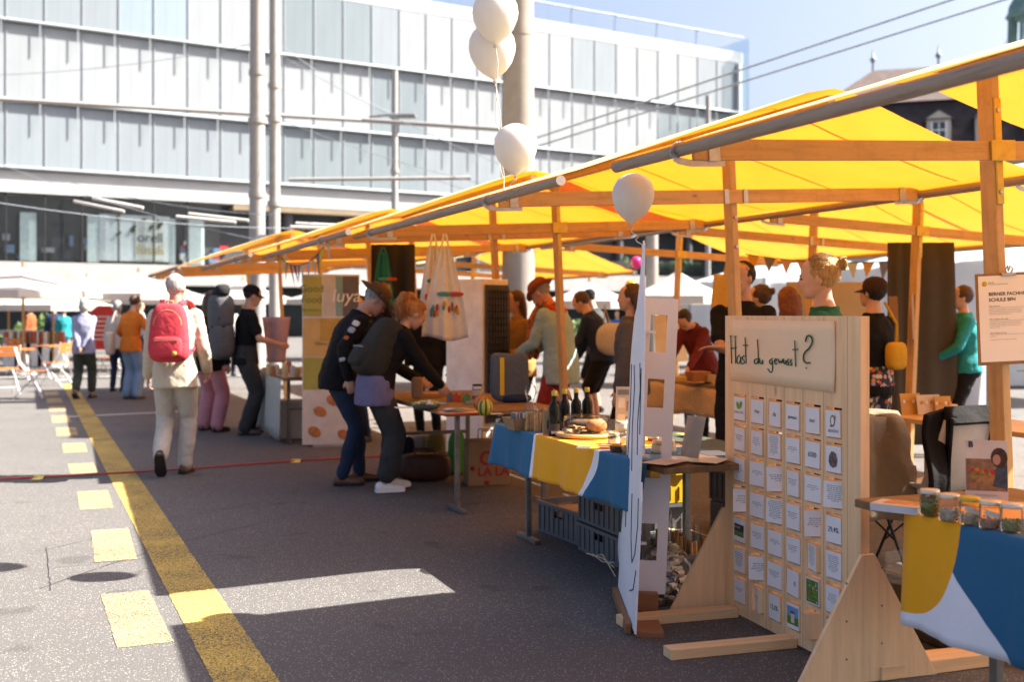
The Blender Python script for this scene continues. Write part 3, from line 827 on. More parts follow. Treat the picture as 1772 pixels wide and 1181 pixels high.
def person(label, x, y, yaw, H=1.75, top=('long', None), bottom=('trousers', None), shoes=None, hair=('short', None), hat=None, skin=None,
           lean=0, neck=None, hyaw=0, hroll=0, hands=None, feet=None, girth=1., pz=.93, vox=.012, twist=0, sex='m', fold=.022, curl=.5, face=True, z0=0, palms=None, group=None):
    S = H / 1.75; skin = skin or SK
    P = thing('person', label, 'person', T(x, y, z0, yaw), group)
    X = Vector((1, 0, 0)); Z = Vector((0, 0, 1))
    feet = feet or {'L': (-.1, 0, 0), 'R': (.1, 0, 0)}
    hands = hands or {'L': (-.25, .06, .84), 'R': (.25, .06, .84)}
    def dirv(t): return Vector((0, math.sin(R(t)), math.cos(R(t))))
    def fwd(t): return Vector((0, math.cos(R(t)), -math.sin(R(t))))
    tw = Matrix.Rotation(R(twist), 3, 'Z')
    pel = Vector((0, -.004 * lean, pz))
    wa = pel + dirv(lean * .55) * .15; ch = wa + dirv(lean * .85) * .2; up = ch + dirv(lean) * .14; nb = up + dirv(lean) * .055
    nk = lean * .7 if neck is None else neck
    nt = nb + dirv(nk * .8) * .07
    sw = .185 if sex == 'm' else .162
    def torso(g, low, hemw, top_end=True, shrink=1.):
        r = []
        q = 1.03 if sex == 'm' else .94; hq = 1. if sex == 'm' else 1.06
        if low > .02: r.append((pel - dirv(lean * .15) * low, X, fwd(lean * .15), .165 * girth * hq + g + hemw, .125 * girth + g + hemw))
        r.append((pel - dirv(lean * .3) * .02, X, fwd(lean * .3), .168 * girth * hq + g, .128 * girth + g))
        r.append((pel + dirv(lean * .4) * .06, X, fwd(lean * .5), .158 * girth * hq + g, .118 * girth + g))
        r.append((wa, X, fwd(lean * .6), .142 * girth * q + g, .105 * girth + g))
        r.append((wa.lerp(ch, .5), tw @ X, fwd(lean * .8), .156 * girth * q + g, .114 * girth + g))
        r.append((ch, tw @ X, fwd(lean), .172 * girth * q + g, .122 * girth + g))
        r.append((ch.lerp(up, .65), tw @ X, fwd(lean), (sw - .015) + g, .108 + g))
        r.append((up + dirv(lean) * .01, tw @ X, fwd(lean), (sw - .045) + g, .082 + g))
        if top_end: r.append((nb - dirv(lean) * .0, tw @ X, fwd(lean), .07 + g, .066 + g))
        return r
    body = MB(); NR = .054 if sex == 'm' else .045
    ringloft(body, torso(0, .07, -.03) + [(nt, X, fwd(nk), NR, NR + .003), (nt + dirv(nk) * .05, X, fwd(nk), NR - .002, NR + .001)])
    # head frame
    Hm = Matrix.Rotation(R(hyaw), 3, 'Z') @ Matrix.Rotation(R(-nk), 3, 'X') @ Matrix.Rotation(R(hroll), 3, 'Y')
    h0 = nt + dirv(nk) * .005
    def hp(a, b, c): return h0 + Hm @ Vector((a, b + .012, c))
    ringloft(body, [(hp(0, yc, z), Hm @ X, Hm @ Vector((0, 1, 0)), w, d) for z, w, yc, d in HEADR], 22)
    body.ell(hp(0, .108, .092), (.014, .02, .016), 10, 7, Hm); body.ell(hp(0, .1, .112), (.009, .016, .026), 10, 7, Hm)
    body.ell(hp(0, .082, .136), (.05, .02, .011), 10, 7, Hm); body.ell(hp(0, .083, .012), (.02, .014, .013), 10, 7, Hm)
    for s in (-1, 1):
        body.ell(hp(s * .077, -.008, .103), (.009, .019, .031), 10, 7, Hm); body.ell(hp(s * .042, .07, .085), (.022, .02, .02), 10, 7, Hm)
    arms = {}
    for k, s in (('L', -1), ('R', 1)):
        sh = up + tw @ Vector((s * (sw - .012), 0, 0)) - dirv(lean) * .012
        if k in hands:
            tg = Vector(hands[k][:3]); pole = Vector(hands[k][3]) if len(hands[k]) > 3 else Vector((s * .6, -1, -.4))
        el, wr = ik(sh, tg, .29, .255, pole)
        arms[k] = (sh, el, wr)
        g = .5 + .5 * girth
        limb(body, [sh, sh.lerp(el, .5), el, el.lerp(wr, .35), wr], [.056 * g, .047 * g, .039 * g, .04 * g, .026 * g])
        inw = Vector(palms[k]) if palms and k in palms else Vector((-s, .2, 0))
        hand(body, wr, (wr - el), inw, curl)
    legs = {}
    for k, s in (('L', -1), ('R', 1)):
        f = feet[k]; hipj = pel + Vector((s * .088, 0, -.03)); an = Vector((f[0], f[1], f[2] + .085))
        kn, an = ik(hipj, an, .43, .425, (s * .1, 1, 0)); legs[k] = (hipj, kn, an)
        limb(body, [hipj, hipj.lerp(kn, .5), kn, kn.lerp(an, .35), an], [.086 * girth, .074 * girth, .054, .055, .038])
        body.ell(an + Vector((0, .03, -.04)), (.035, .08, .03), 10, 7)
    sc_ = Matrix.Scale(S, 4)
    def fin(mb, name, m, v, sm=3, d=0, tex=None):
        mb.v = [tuple(Vector(p) * S) for p in mb.v]
        o = mb.build(name, m, P)
        if v: skin_over(o, v, sm, d, tex)
        return o
    bd = fin(body, 'body', skin, min(vox, .0095) if vox < .013 else vox, 2)
    if face:
        for s in (-1, 1):
            e = MB(); e.ell(hp(s * .031, .092, .113), (.014, .009, .0075), 8, 6, Hm); fin(e, 'eye', EYE, 0)
            e = MB(); e.ell(hp(s * .032, .099, .134), (.019, .007, .0045), 8, 6, Hm); fin(e, 'eyebrow', hair[1] or EYE, 0)
        e = MB(); e.ell(hp(0, .097, .052), (.023, .009, .0075), 8, 6, Hm); fin(e, 'mouth', LIP, 0)
    # trousers
    kind, bm_ = bottom[0], bottom[1]; wide = bottom[2] if len(bottom) > 2 else .0
    if kind != 'none':
        mb = MB(); g = .016
        ringloft(mb, [(pel - Vector((0, 0, .10)), X, fwd(0), .15 * girth + g, .11 * girth + g)] + torso(g, .06, -.005)[0:4], 20)
        for k in 'LR':
            hipj, kn, an = legs[k]
            if kind == 'shorts':
                e = hipj.lerp(kn, .85); limb(mb, [hipj, hipj.lerp(kn, .5), e], [.104 * girth, .1 * girth + wide, .098 + wide])
            else:
                end = an + (kn - an).normalized() * (.0 if kind == 'trousers' else .08)
                limb(mb, [hipj, hipj.lerp(kn, .5), kn, kn.lerp(end, .5), end], [.102 * girth, .09 * girth + wide * .5, .069 + wide * .8, .064 + wide, .054 + wide])
        fin(mb, 'shorts' if kind == 'shorts' else 'trousers', bm_, vox * 1.15, 3, fold)
    # top
    kind, tm_ = top[0], top[1]; tl = top[2] if len(top) > 2 else .06
    g = {'tee': .015, 'long': .017, 'jacket': .026, 'coat': .032}[kind]
    mb = MB(); ringloft(mb, torso(g, tl, .004 if kind != 'coat' else .03))
    for k in 'LR':
        sh, el, wr = arms[k]; a = g * .5
        if kind == 'tee':
            e = sh.lerp(el, .72); limb(mb, [sh, sh.lerp(el, .4), e], [.06 + a, .057 + a, .056 + a])
        else:
            e = el.lerp(wr, .96); limb(mb, [sh, sh.lerp(el, .5), el, el.lerp(wr, .5), e], [.06 + a, .053 + a, .048 + a, .043 + a, .034 + a])
    # collar
    cr = .075 if kind != 'jacket' and kind != 'coat' else .083
    pts = [nb + dirv(lean) * .012 + tw @ X * (cr * math.cos(2 * math.pi * i / 16)) + fwd(lean) * (cr * .95 * math.sin(2 * math.pi * i / 16)) for i in range(17)]
    mb.tube(pts, .014 if kind == 'tee' else .022, 8)
    fin(mb, 'shirt' if kind == 'tee' else ('sweater' if kind == 'long' else 'jacket'), tm_, vox, 3, fold)
    # shoes
    sm_ = shoes or (mat('shoe_black', (.02, .02, .02), .6), mat('sole_black', (.03, .03, .03), .8))
    for k in 'LR':
        hipj, kn, an = legs[k]; f = feet[k]; yawf = f[3] if len(f) > 3 else (-8 if k == 'R' else 8); pit = f[4] if len(f) > 4 else 0
        fd = Vector((-math.sin(R(yawf)), math.cos(R(yawf)), 0))
        shoe(P, (an.x * S, an.y * S, an.z * S), fd, sm_, S, R(pit))
    # hair
    hs, hm = hair
    if hs:
        mb = MB(); hv = max(.008, vox * .8)
        if hs == 'crop': mb.ell(hp(0, -.022, .142), (.0815, .1, .096), 20, 12, Hm)
        else: mb.ell(hp(0, -.022, .142), (.088, .106, .104), 20, 12, Hm)
        rnd = random.Random(hash(label) % 999 if False else len(label))
        if hs == 'bob':
            mb.ell(hp(0, -.05, .075), (.092, .075, .09), 16, 10, Hm)
        if hs == 'long':
            q = hp(0, -.06, .1)
            for s in range(-4, 5):
                a = s / 4; p0 = hp(a * .075, -.06 - .03 * (1 - a * a), .14)
                limb(mb, [p0, p0 + Vector((0, -.025, -.12)), p0 + Vector((a * .02, -.035, -.30))], [.034, .034, .018], 8)
        if hs in ('bun', 'pony'):
            c = hp(0, -.13, .175 if hs == 'bun' else .21)
            if hs == 'bun':
                mb.sq(c, (.036, .03, .034), 1, 1, 12, 8)
            else:
                mb.ell(c + Vector((0, 0, .01)), (.035, .035, .035))
                for i in range(16):
                    a = i * .4; dx = rnd.uniform(-.05, .05); dy = rnd.uniform(-.05, .04)
                    limb(mb, [c, c + Vector((dx * .6, -.05 + dy, .005 + rnd.uniform(-.02, .03))), c + Vector((dx * 1.2, -.09 + dy, -.07)), c + Vector((dx * 1.3, -.08 + dy + rnd.uniform(-.03, .03), -.14 + rnd.uniform(-.03, .03)))], [.02, .018, .014, .005], 6)
        ho = fin(mb, 'hair', hm, hv, 2, .014 if hs != 'crop' else .009, HAIRT)
        if hs in ('crop', 'short', 'bob') and vox < .0135:
            st = MB(); rx, ry, rz = (.083, .1015, .0975) if hs == 'crop' else (.09, .108, .106)
            for i in range(260):
                a = rnd.uniform(0, 6.283); e = rnd.uniform(-.45, 1.5)
                v0 = Vector((math.cos(e) * math.cos(a), math.cos(e) * math.sin(a), math.sin(e)))
                if v0.y > .62 or (hat and v0.z > .15): continue
                dv = Vector((rnd.uniform(-.5, .5), -.9, -.55 - v0.z * .2)); dv = (dv - v0 * dv.dot(v0)).normalized() * rnd.uniform(.2, .42)
                pts = []
                for f in (0, .5, 1):
                    q = (v0 + dv * f).normalized() * (1 + .02 * math.sin(f * 3)); pts.append(hp(q.x * rx, q.y * ry - .022, q.z * rz + .142))
                st.tube(pts, [.0014, .0022, .0006], 4, False)
            st.v = [tuple(Vector(p) * S) for p in st.v]
            s_o = st.build('hair_strands', hm, ho); s_o['kind'] = 'stuff'
        if hs in ('bun', 'pony') and vox < .012:
            st = MB(); cc = hp(0, -.13, .175 if hs == 'bun' else .205)
            for i in range(130):
                a = rnd.uniform(-1.45, 1.45); e = rnd.uniform(.05, 1.3); rx, ry, rz = .0905, .109, .107
                def pt(f): 
                    tt = e * f
                    v = Vector((rx * math.sin(a) * math.cos(tt * .7), ry * (.75 - f * 1.5) * math.cos(a * .8), rz * math.cos(a) * (.55 + .5 * math.sin(math.pi * (f * .7 + .25)))))
                    L_ = math.sqrt((v.x / rx) ** 2 + (v.y / ry) ** 2 + (v.z / rz) ** 2); v = v / L_ * (1.0 + rnd.uniform(-.01, .025))
                    return hp(v.x, v.y - .022, v.z + .142)
                pts = [pt(f) for f in (0, .25, .5, .75)] + [cc + Vector((rnd.uniform(-.02, .02), 0, rnd.uniform(-.02, .02)))]
                st.tube(pts, [.0012, .0022, .0022, .002, .0012], 4, False)
            for i in range(24 if hs == 'bun' else 90):
                b0 = cc + Vector((rnd.uniform(-.02, .02), rnd.uniform(-.03, 0), rnd.uniform(-.02, .02)))
                if hs == 'bun':
                    a = rnd.uniform(0, 6.28); pts = [cc + Hm @ Vector((.04 * math.cos(a + j * .8), -.012 + rnd.uniform(-.015, .015), .038 * math.sin(a + j * .8))) for j in range(5)]
                else:
                    dx = rnd.uniform(-.08, .08); pts = [b0, b0 + Vector((dx * .6, -.05 + rnd.uniform(-.03, .03), .03)), b0 + Vector((dx, -.1 + rnd.uniform(-.05, .05), -.05)), b0 + Vector((dx * 1.2, -.09 + rnd.uniform(-.06, .06), -.13)), b0 + Vector((dx, -.08 + rnd.uniform(-.07, .07), -.2))]
                st.tube(pts, [.002, .0025, .0025, .002, .001], 4, False)
            st.v = [tuple(Vector(p) * S) for p in st.v]
            s_o = st.build('hair_strands', hm, ho); s_o['kind'] = 'stuff'
    # head wear
    def hatfix(mb, name, m, parent=P, **kw):
        mb.v = [tuple(Vector(p) * S) for p in mb.v]; return mb.build(name, m, parent, **kw)
    if hat:
        hk, hmats = hat[0], hat[1]
        HM = Matrix.Translation(h0) @ Hm.to_4x4()
        if hk == 'fedora':
            mb = MB(HM @ Matrix.Translation((0, -.005, .145)))
            prof = [(.0905, 0), (.092, .04), (.088, .075), (.07, .1), (.045, .098), (.0, .09)]
            mb.lathe(prof, 24, sy=1.2); crown = hatfix(mb, 'hat', hmats[0], solid=.004)
            mb = MB(HM @ Matrix.Translation((0, -.005, .145)))
            bw = hat[2] if len(hat) > 2 else .055
            def fn(u, v):
                a = 2 * math.pi * u; r = .0895 + bw * v; up_ = .028 * v * v * abs(math.cos(a)) - .016 * v * (math.sin(a) > 0) * abs(math.sin(a))
                return (r * math.cos(a), r * 1.17 * math.sin(a), .004 + up_)
            mb.grid(fn, 32, 5); hatfix(mb, 'hat_brim', hmats[0], solid=.005)
            mb = MB(HM @ Matrix.Translation((0, -.005, .145))); mb.lathe([(.0935, .004), (.095, .03), (.0925, .034)], 24, sy=1.2); hatfix(mb, 'hat_band', hmats[1])
        if hk == 'cap':
            mb = MB(HM @ Matrix.Translation((0, -.012, .135)))
            mb.lathe([(.0895, 0), (.0905, .03), (.082, .068), (.06, .095), (.03, .108), (0, .112)], 24, sy=1.2); hatfix(mb, 'cap', hmats[0])
            mb = MB(HM @ Matrix.Translation((0, -.012, .14)))
            def fn(u, v):
                a = R(25 + 130 * u); r = .09 + (.075 * math.sin(math.pi * u) ** .6) * v
                return (.093 * math.cos(a) * (1 + .05 * v), 1.17 * r * math.sin(a), -.006 - .022 * v + .012 * (1 - abs(math.cos(a))))
            mb.grid(fn, 14, 4); hatfix(mb, 'visor', hmats[0], solid=.004)
    P['S'] = 0; del P['S']
    return P, dict(S=S, hp=hp, arms=arms, legs=legs, pel=pel, wa=wa, ch=ch, up=up, nb=nb, fwd=fwd, dirv=dirv, lean=lean, M=T(x, y, z0, yaw))
C = cloth
DENIM = C('blue_denim', (.02, .032, .062)); DENIM_L = C('light_denim', (.2, .29, .4)); GREYJ = C('washed_black_denim', (.04, .04, .042))
BLK = C('black_cotton', (.0085, .0085, .0095)); CREAM = C('cream_linen', (.50, .43, .33)); OFFW = C('off_white_cotton', (.46, .43, .38))
PINK = C('dusty_pink_cotton', (.5, .22, .25)); ORNG = C('orange_wool', (.62, .17, .02)); LAV = C('lavender_grey_fleece', (.27, .27, .38))
OLIVE = C('dark_olive_cotton', (.055, .065, .05)); TEAL = C('teal_cotton', (.02, .22, .25)); NAVY = C('navy_cotton', (.02, .03, .065))
GREEN = C('bottle_green_pique', (.02, .1, .05)); PALEB = C('pale_blue_linen', (.30, .44, .46)); MAROON = C('dark_red_knit', (.12, .02, .025))
BLUEB = C('bright_blue_nylon', (.03, .13, .5)); LILAC = C('lilac_jersey', (.14, .13, .23)); PPINK = C('pale_pink_fleece', (.6, .4, .38))
SHW = (mat('white_leather', (.72, .7, .68), .5), mat('white_sole', (.75, .74, .72), .6)); SHB = (mat('brown_leather', (.14, .06, .03), .4), mat('dark_sole', (.03, .025, .02), .8))
SHK = (mat('shoe_black', (.02, .02, .02), .6), mat('sole_black', (.03, .03, .03), .8)); SHT = (mat('taupe_suede', (.13, .09, .07), .8), mat('sole_black', (.03, .03, .03), .8))
def floral():
    t = NT('floral_print'); v = t.coord()
    vo = t.n("ShaderNodeTexVoronoi"); vo.inputs['Scale'].default_value = 26; t.l(v, vo.inputs['Vector'])
    wnz = t.n("ShaderNodeTexWhiteNoise"); t.l(vo.outputs['Position'], wnz.inputs['Vector'])
    pal = t.ramp(wnz.outputs['Value'], [(0, (.6, .08, .03)), (.25, (.6, .35, .3)), (.45, (.55, .5, .4)), (.65, (.35, .3, .5)), (.8, (.6, .3, .05)), (.95, (.15, .2, .06))])
    pal.node.color_ramp.interpolation = 'CONSTANT'
    k = t.ramp(vo.outputs['Distance'], [(.42, (1, 1, 1)), (.5, (0, 0, 0))])
    return t.done(t.bsdf(t.mix(k, (.02, .018, .025), pal), .8))
FLOR = floral()
def scarfmat():
    t = NT('orange_check_scarf'); v = t.coord()
    a = t.n("ShaderNodeTexChecker"); a.inputs['Scale'].default_value = 28; t.l(v, a.inputs['Vector'])
    a.inputs['Color1'].default_value = (.55, .2, .02, 1); a.inputs['Color2'].default_value = (.4, .05, .03, 1)
    n = t.noise(v, 22, 3); return t.done(t.bsdf(t.mix(t.ramp(n, [(.5, (0, 0, 0)), (.6, (1, 1, 1))]), a.outputs[0], (.12, .1, .05)), .85))
SCARF = scarfmat()

# --- man with the red rucksack
M1, k1 = person('grey haired man in cream jacket walking away with a red rucksack', -3.02, 10.2, 4, 1.77, ('jacket', CREAM, .15), ('trousers', OFFW, .012), SHB, ('crop', H_WHITE), None, SK3,
    lean=3, hyaw=-8, feet={'R': (.06, .10, 0, -6), 'L': (-.09, -.16, .11, 6, -52)}, hands={'R': (.25, .16, .92, (.35, -1, -.2)), 'L': (-.255, .08, .86, (-.35, -1, -.2))}, girth=1.0, vox=.011, curl=.7)
def rucksack(M, m, m2, label, size=(.155, .085, .235), pocket=True, name='rucksack', logo=None, straps=True):
    b = thing(name, label, 'rucksack', M)
    w, d, h = size
    mb = MB(); mb.sq((0, 0, 0), (w, d, h), .5, .6, 28, 18, taper=.12); mb.build('bag', m, b)
    if pocket:
        mb = MB(); mb.sq((0, -d * .78, -h * .5), (w * .82, d * .55, h * .36), .45, .6, 22, 12); pk = mb.build('pocket', m, b)
        mb = MB(); mb.b2((-w * .62, -d * 1.33, -h * .30), (w * .62, -d * 1.24, -h * .26)); mb.build('zip', m2, pk)
        mb = MB(); pts = [(w * .72 * math.cos(R(a)), -d * .8, h * .25 + h * .5 * math.sin(R(a))) for a in range(0, 181, 15)]; mb.tube(pts, .006, 6); mb.build('piping', m2 if logo else m, b)
    mb = MB(); mb.tube([(-.03, d * .3, h * .93), (-.025, d * .1, h * 1.08), (.025, d * .1, h * 1.08), (.03, d * .3, h * .93)], .009, 8); mb.build('grab_loop', m2, b)
    if straps:
        for s in (-1, 1):
            mb = MB(); pts = [(s * .05, d * .6, h * .86), (s * .075, d * .9, h * 1.02), (s * .10, d * 1.4 + .03, h * 1.14), (s * .125, d * 2 + .09, h * 1.08), (s * .135, d * 2 + .17, h * .9), (s * .145, d * 2 + .19, h * .5), (s * .17, d * 2 + .13, -h * .1), (s * .165, d * 1.2 + .03, -h * .6), (s * .13, d * .6, -h * .75)]
            for p, q in zip(pts, pts[1:]): mb.beam(p, q, .048, .014, (0, 1, .3))
            mb.build('strap', m, b, bevel=.004)
    if logo:
        mb = MB(Matrix.Translation((w * .45, -d * 1.33, -h * .72)) @ Matrix.Rotation(R(90), 4, 'X')); mb.lathe([(.022, 0), (.022, .004), (0, .005)], 16); mb.build('round_badge', logo, b)
    return b
REDN = C('red_canvas', (.5, .045, .06)); TANS = mat('tan_leather', (.4, .22, .1), .6)
rucksack(k1['M'] @ Matrix.Translation((.0, -.235, 1.28)) @ Matrix.Rotation(R(-4), 4, 'X'), REDN, TANS, 'bright red rucksack with front pocket on the cream jacketed man', (.165, .095, .26), logo=mat('gold_badge', (.6, .3, .04), .4))

# --- couple bending over the wooden table
M2, k2 = person('man in wide brown hat and black patched jacket leaning over the table', -1.38, 9.68, -72, 1.74, ('jacket', BLK, .12), ('trousers', DENIM), SHB, ('crop', H_GREY), ('fedora', (C('brown_felt', (.12, .06, .025)), mat('hat_band_dark', (.05, .025, .015), .7)), .075), SK3,
    lean=25, neck=44, feet={'L': (-.1, .1, 0), 'R': (.09, -.08, 0)}, hands={'R': (.3, -.06, .92, (.5, -1, 0)), 'L': (-.26, .05, .88, (-.5, -1, 0))}, girth=1.06, vox=.011, curl=.8)
# cloth patches sewn on the jacket: pixel rays are not used, patches follow the raised sleeve and chest
SLV = k2['arms']['R']
for i, (f, off, w, h, c) in enumerate([(.25, .075, .032, .026, (.55, .52, .46)), (.5, .07, .03, .03, (.28, .3, .32)), (1.35, .055, .028, .016, (.36, .36, .38)), (.8, .066, .02, .02, (.4, .1, .03))]):
    a, b = (SLV[0], SLV[1]) if f < 1 else (SLV[1], SLV[2]); q = a.lerp(b, f % 1.0) * k2['S']; ax = (b - a).normalized(); nn = Vector((.85, -.5, 0)); nn = (nn - ax * nn.dot(ax)).normalized(); sd_ = ax.cross(nn)
    mb = MB(); mb.sq(q + nn * (off + .012), (w, h, .008), .5, .5, 14, 6, Matrix((sd_, ax, nn)).transposed()); mb.build('sewn_patch', mat('patch_%d' % i, c, .8, 0, .35, 60), M2)
M3, k3 = person('woman with strawberry blonde ponytail and black jacket reaching over the table', -1.0, 9.32, -62, 1.62, ('jacket', BLK, .0), ('cropped', GREYJ, .03), SHW, ('pony', H_PONY), None, SK,
    lean=31, neck=42, sex='f', feet={'L': (-.1, .06, 0), 'R': (.11, -.1, 0)}, hands={'R': (.20, .46, .86, (.4, -1, -.6)), 'L': (-.2, .36, .96, (-.5, -1, -.6))}, vox=.010, curl=.7, girth=.95)
mb = MB(); ringl = [(k3['pel'] + Vector((0, -.02, z)), Vector((1, 0, 0)), Vector((0, 1, 0)), w, d) for z, w, d in ((-.17, .205, .168), (-.08, .205, .165), (.04, .195, .155), (.1, .17, .14))]
ringloft(mb, ringl); mb.v = [tuple(Vector(p) * k3['S']) for p in mb.v]; sh = mb.build('shirt_hem', LILAC, M3); skin_over(sh, .012, 3, .02)
rucksack(k3['M'] @ Matrix.Translation((-.0, -.10, 1.17)) @ Matrix.Rotation(R(-30), 4, 'X'), C('charcoal_nylon', (.032, .031, .026)), mat('grey_patch', (.2, .21, .21), .6), 'charcoal rucksack on the back of the ponytailed woman', (.165, .125, .26), straps=False)

# --- pair at the next table with the grey roll-top pack
M4, k4 = person('person in black jacket and dusty pink trousers behind the grey rucksack', -3.72, 14.0, -30, 1.70, ('jacket', BLK, .16), ('trousers', PINK, .03), SHK, ('long', H_BROWN), None, lean=8, sex='f', vox=.016, feet={'L': (-.14, .04, 0), 'R': (.15, -.02, 0)}, fold=.02)
M5, k5 = person('man in black cap and black t-shirt carrying a grey roll top rucksack', -3.18, 13.65, -62, 1.76, ('tee', BLK, .1), ('trousers', GREYJ, .025), SHT, ('crop', H_DARK), ('cap', (BLK,)), SK, lean=4, neck=14,
    hands={'R': (.25, .32, 1.08, (.5, -1, -.6)), 'L': (-.2, .34, 1.1, (-.5, -1, -.6))}, vox=.013, feet={'L': (-.12, .06, 0), 'R': (.12, -.06, 0)})
GR = C('grey_ripstop', (.1, .1, .105), fstr=.8); gp = thing('roll_top_rucksack', 'tall grey roll top rucksack with cross straps on the capped man', 'rucksack', k5['M'] @ Matrix.Translation((-.05, -.30, 1.30)))
mb = MB(); mb.sq((0, 0, -.16), (.21, .15, .24), .6, .7, 26, 14); mb.build('lower_bag', GR, gp)
mb = MB(); mb.sq((0, 0, .16), (.20, .145, .22), .5, .7, 26, 14); mb.build('upper_bag', GR, gp)
mb = MB(); mb.sq((0, 0, .40), (.185, .09, .07), .6, .6, 22, 10, fn=lambda p: Vector((p.x, p.y, p.z + .03 * math.sin(p.x * 16)))); mb.build('rolled_top', C('black_nylon', (.02, .02, .022)), gp)
for s in (-1, 1):
    mb = MB(); mb.tube([(s * .2, -.06, .1), (0, -.158, -.06), (-s * .19, -.08, -.25)], .007, 6); mb.build('cord', BLK, gp)
mb = MB(); mb.tube([(-.205, 0, 0), (-.12, -.13, -.01), (.12, -.13, -.01), (.205, 0, 0)], .008, 6); mb.build('belt', BLK, gp)

# --- walkers on the left, far
person('person in bright orange sweater and pale jeans standing by the stalls', -6.45, 19.3, -20, 1.74, ('long', ORNG, .12), ('trousers', DENIM_L, .03), SHT, ('short', H_BROWN), None, lean=6, neck=18, sex='f', vox=.018, hands={'R': (.24, .2, 1.02, (1, -1, 0)), 'L': (-.2, .2, 1.0)}, face=False)
bg = thing('shoulder_bag', 'cream canvas shoulder bag on the orange sweatered person', 'bag', T(-6.78, 19.2, .95))
mb = MB(); mb.sq((0, 0, 0), (.05, .15, .2), .4, .5, 16, 10); mb.build('bag', OFFW, bg); mb = MB(); mb.tube([(0, -.1, .16), (.08, -.02, .5), (.1, .0, .55), (.06, .1, .16)], .012, 6); mb.build('strap', OFFW, bg)
person('white haired woman in lavender jacket walking with hands behind her back', -7.3, 19.4, 6, 1.68, ('jacket', LAV, .14), ('cropped', OLIVE, .02), SHT, ('bob', H_WHITE), None, lean=4, sex='f', vox=.018, hands={'R': (.03, -.19, .92, (1, -.2, 0)), 'L': (-.03, -.2, .9, (-1, -.2, 0))}, feet={'L': (-.1, -.18, .04, 0, -25), 'R': (.1, .12, 0)}, face=False)
person('person in pale top and dark trousers just beyond the lavender jacket', -7.35, 21.2, 0, 1.66, ('jacket', OFFW, .1), ('trousers', NAVY), SHK, ('bob', H_GREY), None, vox=.02, face=False, sex='f')
person('person in dark blue clothes behind the orange sweater', -6.5, 20.9, -60, 1.6, ('jacket', NAVY, .2), ('trousers', DENIM), SHW, ('short', H_DARK), None, lean=12, vox=.02, face=False)
person('person in teal jacket and red cap far behind the lavender jacket', -13.0, 33, 30, 1.6, ('jacket', TEAL, .12), ('trousers', DENIM_L), SHK, ('short', H_GREY), ('cap', (C('red_cotton', (.5, .03, .05)),)), vox=.024, face=False, sex='f')
person('person in dark puffer jacket and white cap beside the teal jacket', -13.45, 33.4, 40, 1.7, ('coat', NAVY, .2), ('trousers', GREYJ), SHK, ('short', H_GREY), ('cap', (OFFW,)), vox=.024, face=False)

person('far person in rust coat strolling under the low parasol', -14.6, 34.5, 80, 1.68, ('coat', C('rust_coat', (.25, .08, .03)), .2), ('trousers', NAVY), SHK, ('bob', H_BROWN), None, vox=.026, face=False, sex='f')
person('far person in pale shirt beside the red menu sign', -10.3, 31.5, -50, 1.74, ('long', C('pale_shirt', (.4, .42, .45)), .1), ('trousers', DENIM), SHK, ('short', H_DARK), None, vox=.026, face=False)
person('far person in black beyond the grey haired man', -8.6, 28, 150, 1.7, ('jacket', BLK, .1), ('trousers', GREYJ), SHK, ('short', H_BROWN), None, vox=.024, face=False)
person('far person in white t-shirt behind the capped man', -6.6, 26.5, 200, 1.72, ('tee', OFFW, .1), ('trousers', DENIM), SHK, ('short', H_BLOND), None, vox=.024, face=False)
# --- behind the tables
M6, k6 = person('man in rust fedora, pale blue jacket and orange check scarf looking down', .44, 11.35, 58, 1.80, ('jacket', PALEB, .2), ('trousers', C('brick_red_cotton', (.3, .04, .03))), SHB, ('crop', H_GREY), ('fedora', (C('rust_straw', (.27, .08, .035)), mat('rust_band', (.2, .05, .03), .7)), .05), SK3,
    lean=14, neck=40, hands={'L': (-.1, .36, 1.02, (-.6, -1, -.6)), 'R': (.12, .38, 1.0, (.6, -1, -.6))}, vox=.011, girth=1.05, curl=.8)
sf = MB(Matrix.Translation(k6['nb'] * k6['S']))
sf.tube([(.1 * math.cos(a / 8 * math.pi), .02 + .1 * math.sin(a / 8 * math.pi), .03 + .01 * math.sin(a)) for a in range(17)], .04, 10)
for s in (-1, 1): sf.tube([(s * .07, .10, .02), (s * .08, .17, -.1), (s * .075, .2, -.3), (s * .07, .22, -.52)], [.035, .04, .04, .03], 10)
so_ = sf.build('scarf', SCARF, M6); skin_over(so_, .01, 2, .02)
hd = MB(Matrix.Translation(k6['nb'] * k6['S'])); hd.tube([(.11 * math.cos(a / 8 * math.pi), -.02 - .09 * math.sin(a / 8 * math.pi), .0 - .03 * math.sin(a / 8 * math.pi)) for a in range(9)], .045, 10); h2 = hd.build('hood', C('red_jersey', (.5, .05, .03)), M6); skin_over(h2, .012, 2, .015)
person('brown haired woman in ochre top beside the man in the fedora', .08, 11.95, 130, 1.66, ('long', C('ochre_knit', (.34, .2, .06)), .1), ('trousers', BLK), SHK, ('long', H_BROWN), None, SK2, lean=5, neck=10, hyaw=-20, sex='f', vox=.013, hands={'R': (.1, .2, 1.36, (.8, -.4, -1)), 'L': (-.15, .26, 1.1)})
M7, k7 = person('dark haired man in black t-shirt with folded arms behind the quiz board', 1.71, 8.42, 160, 1.80, ('tee', BLK, .12), ('trousers', BLK), SHK, ('crop', H_DARK), None, SK2, hyaw=-32, lean=-2, neck=4,
    hands={'R': (-.10, .235, 1.13, (1, .1, -.5)), 'L': (.12, .20, 1.17, (-1, .1, -.5))}, vox=.0095, girth=1.06, curl=.25)
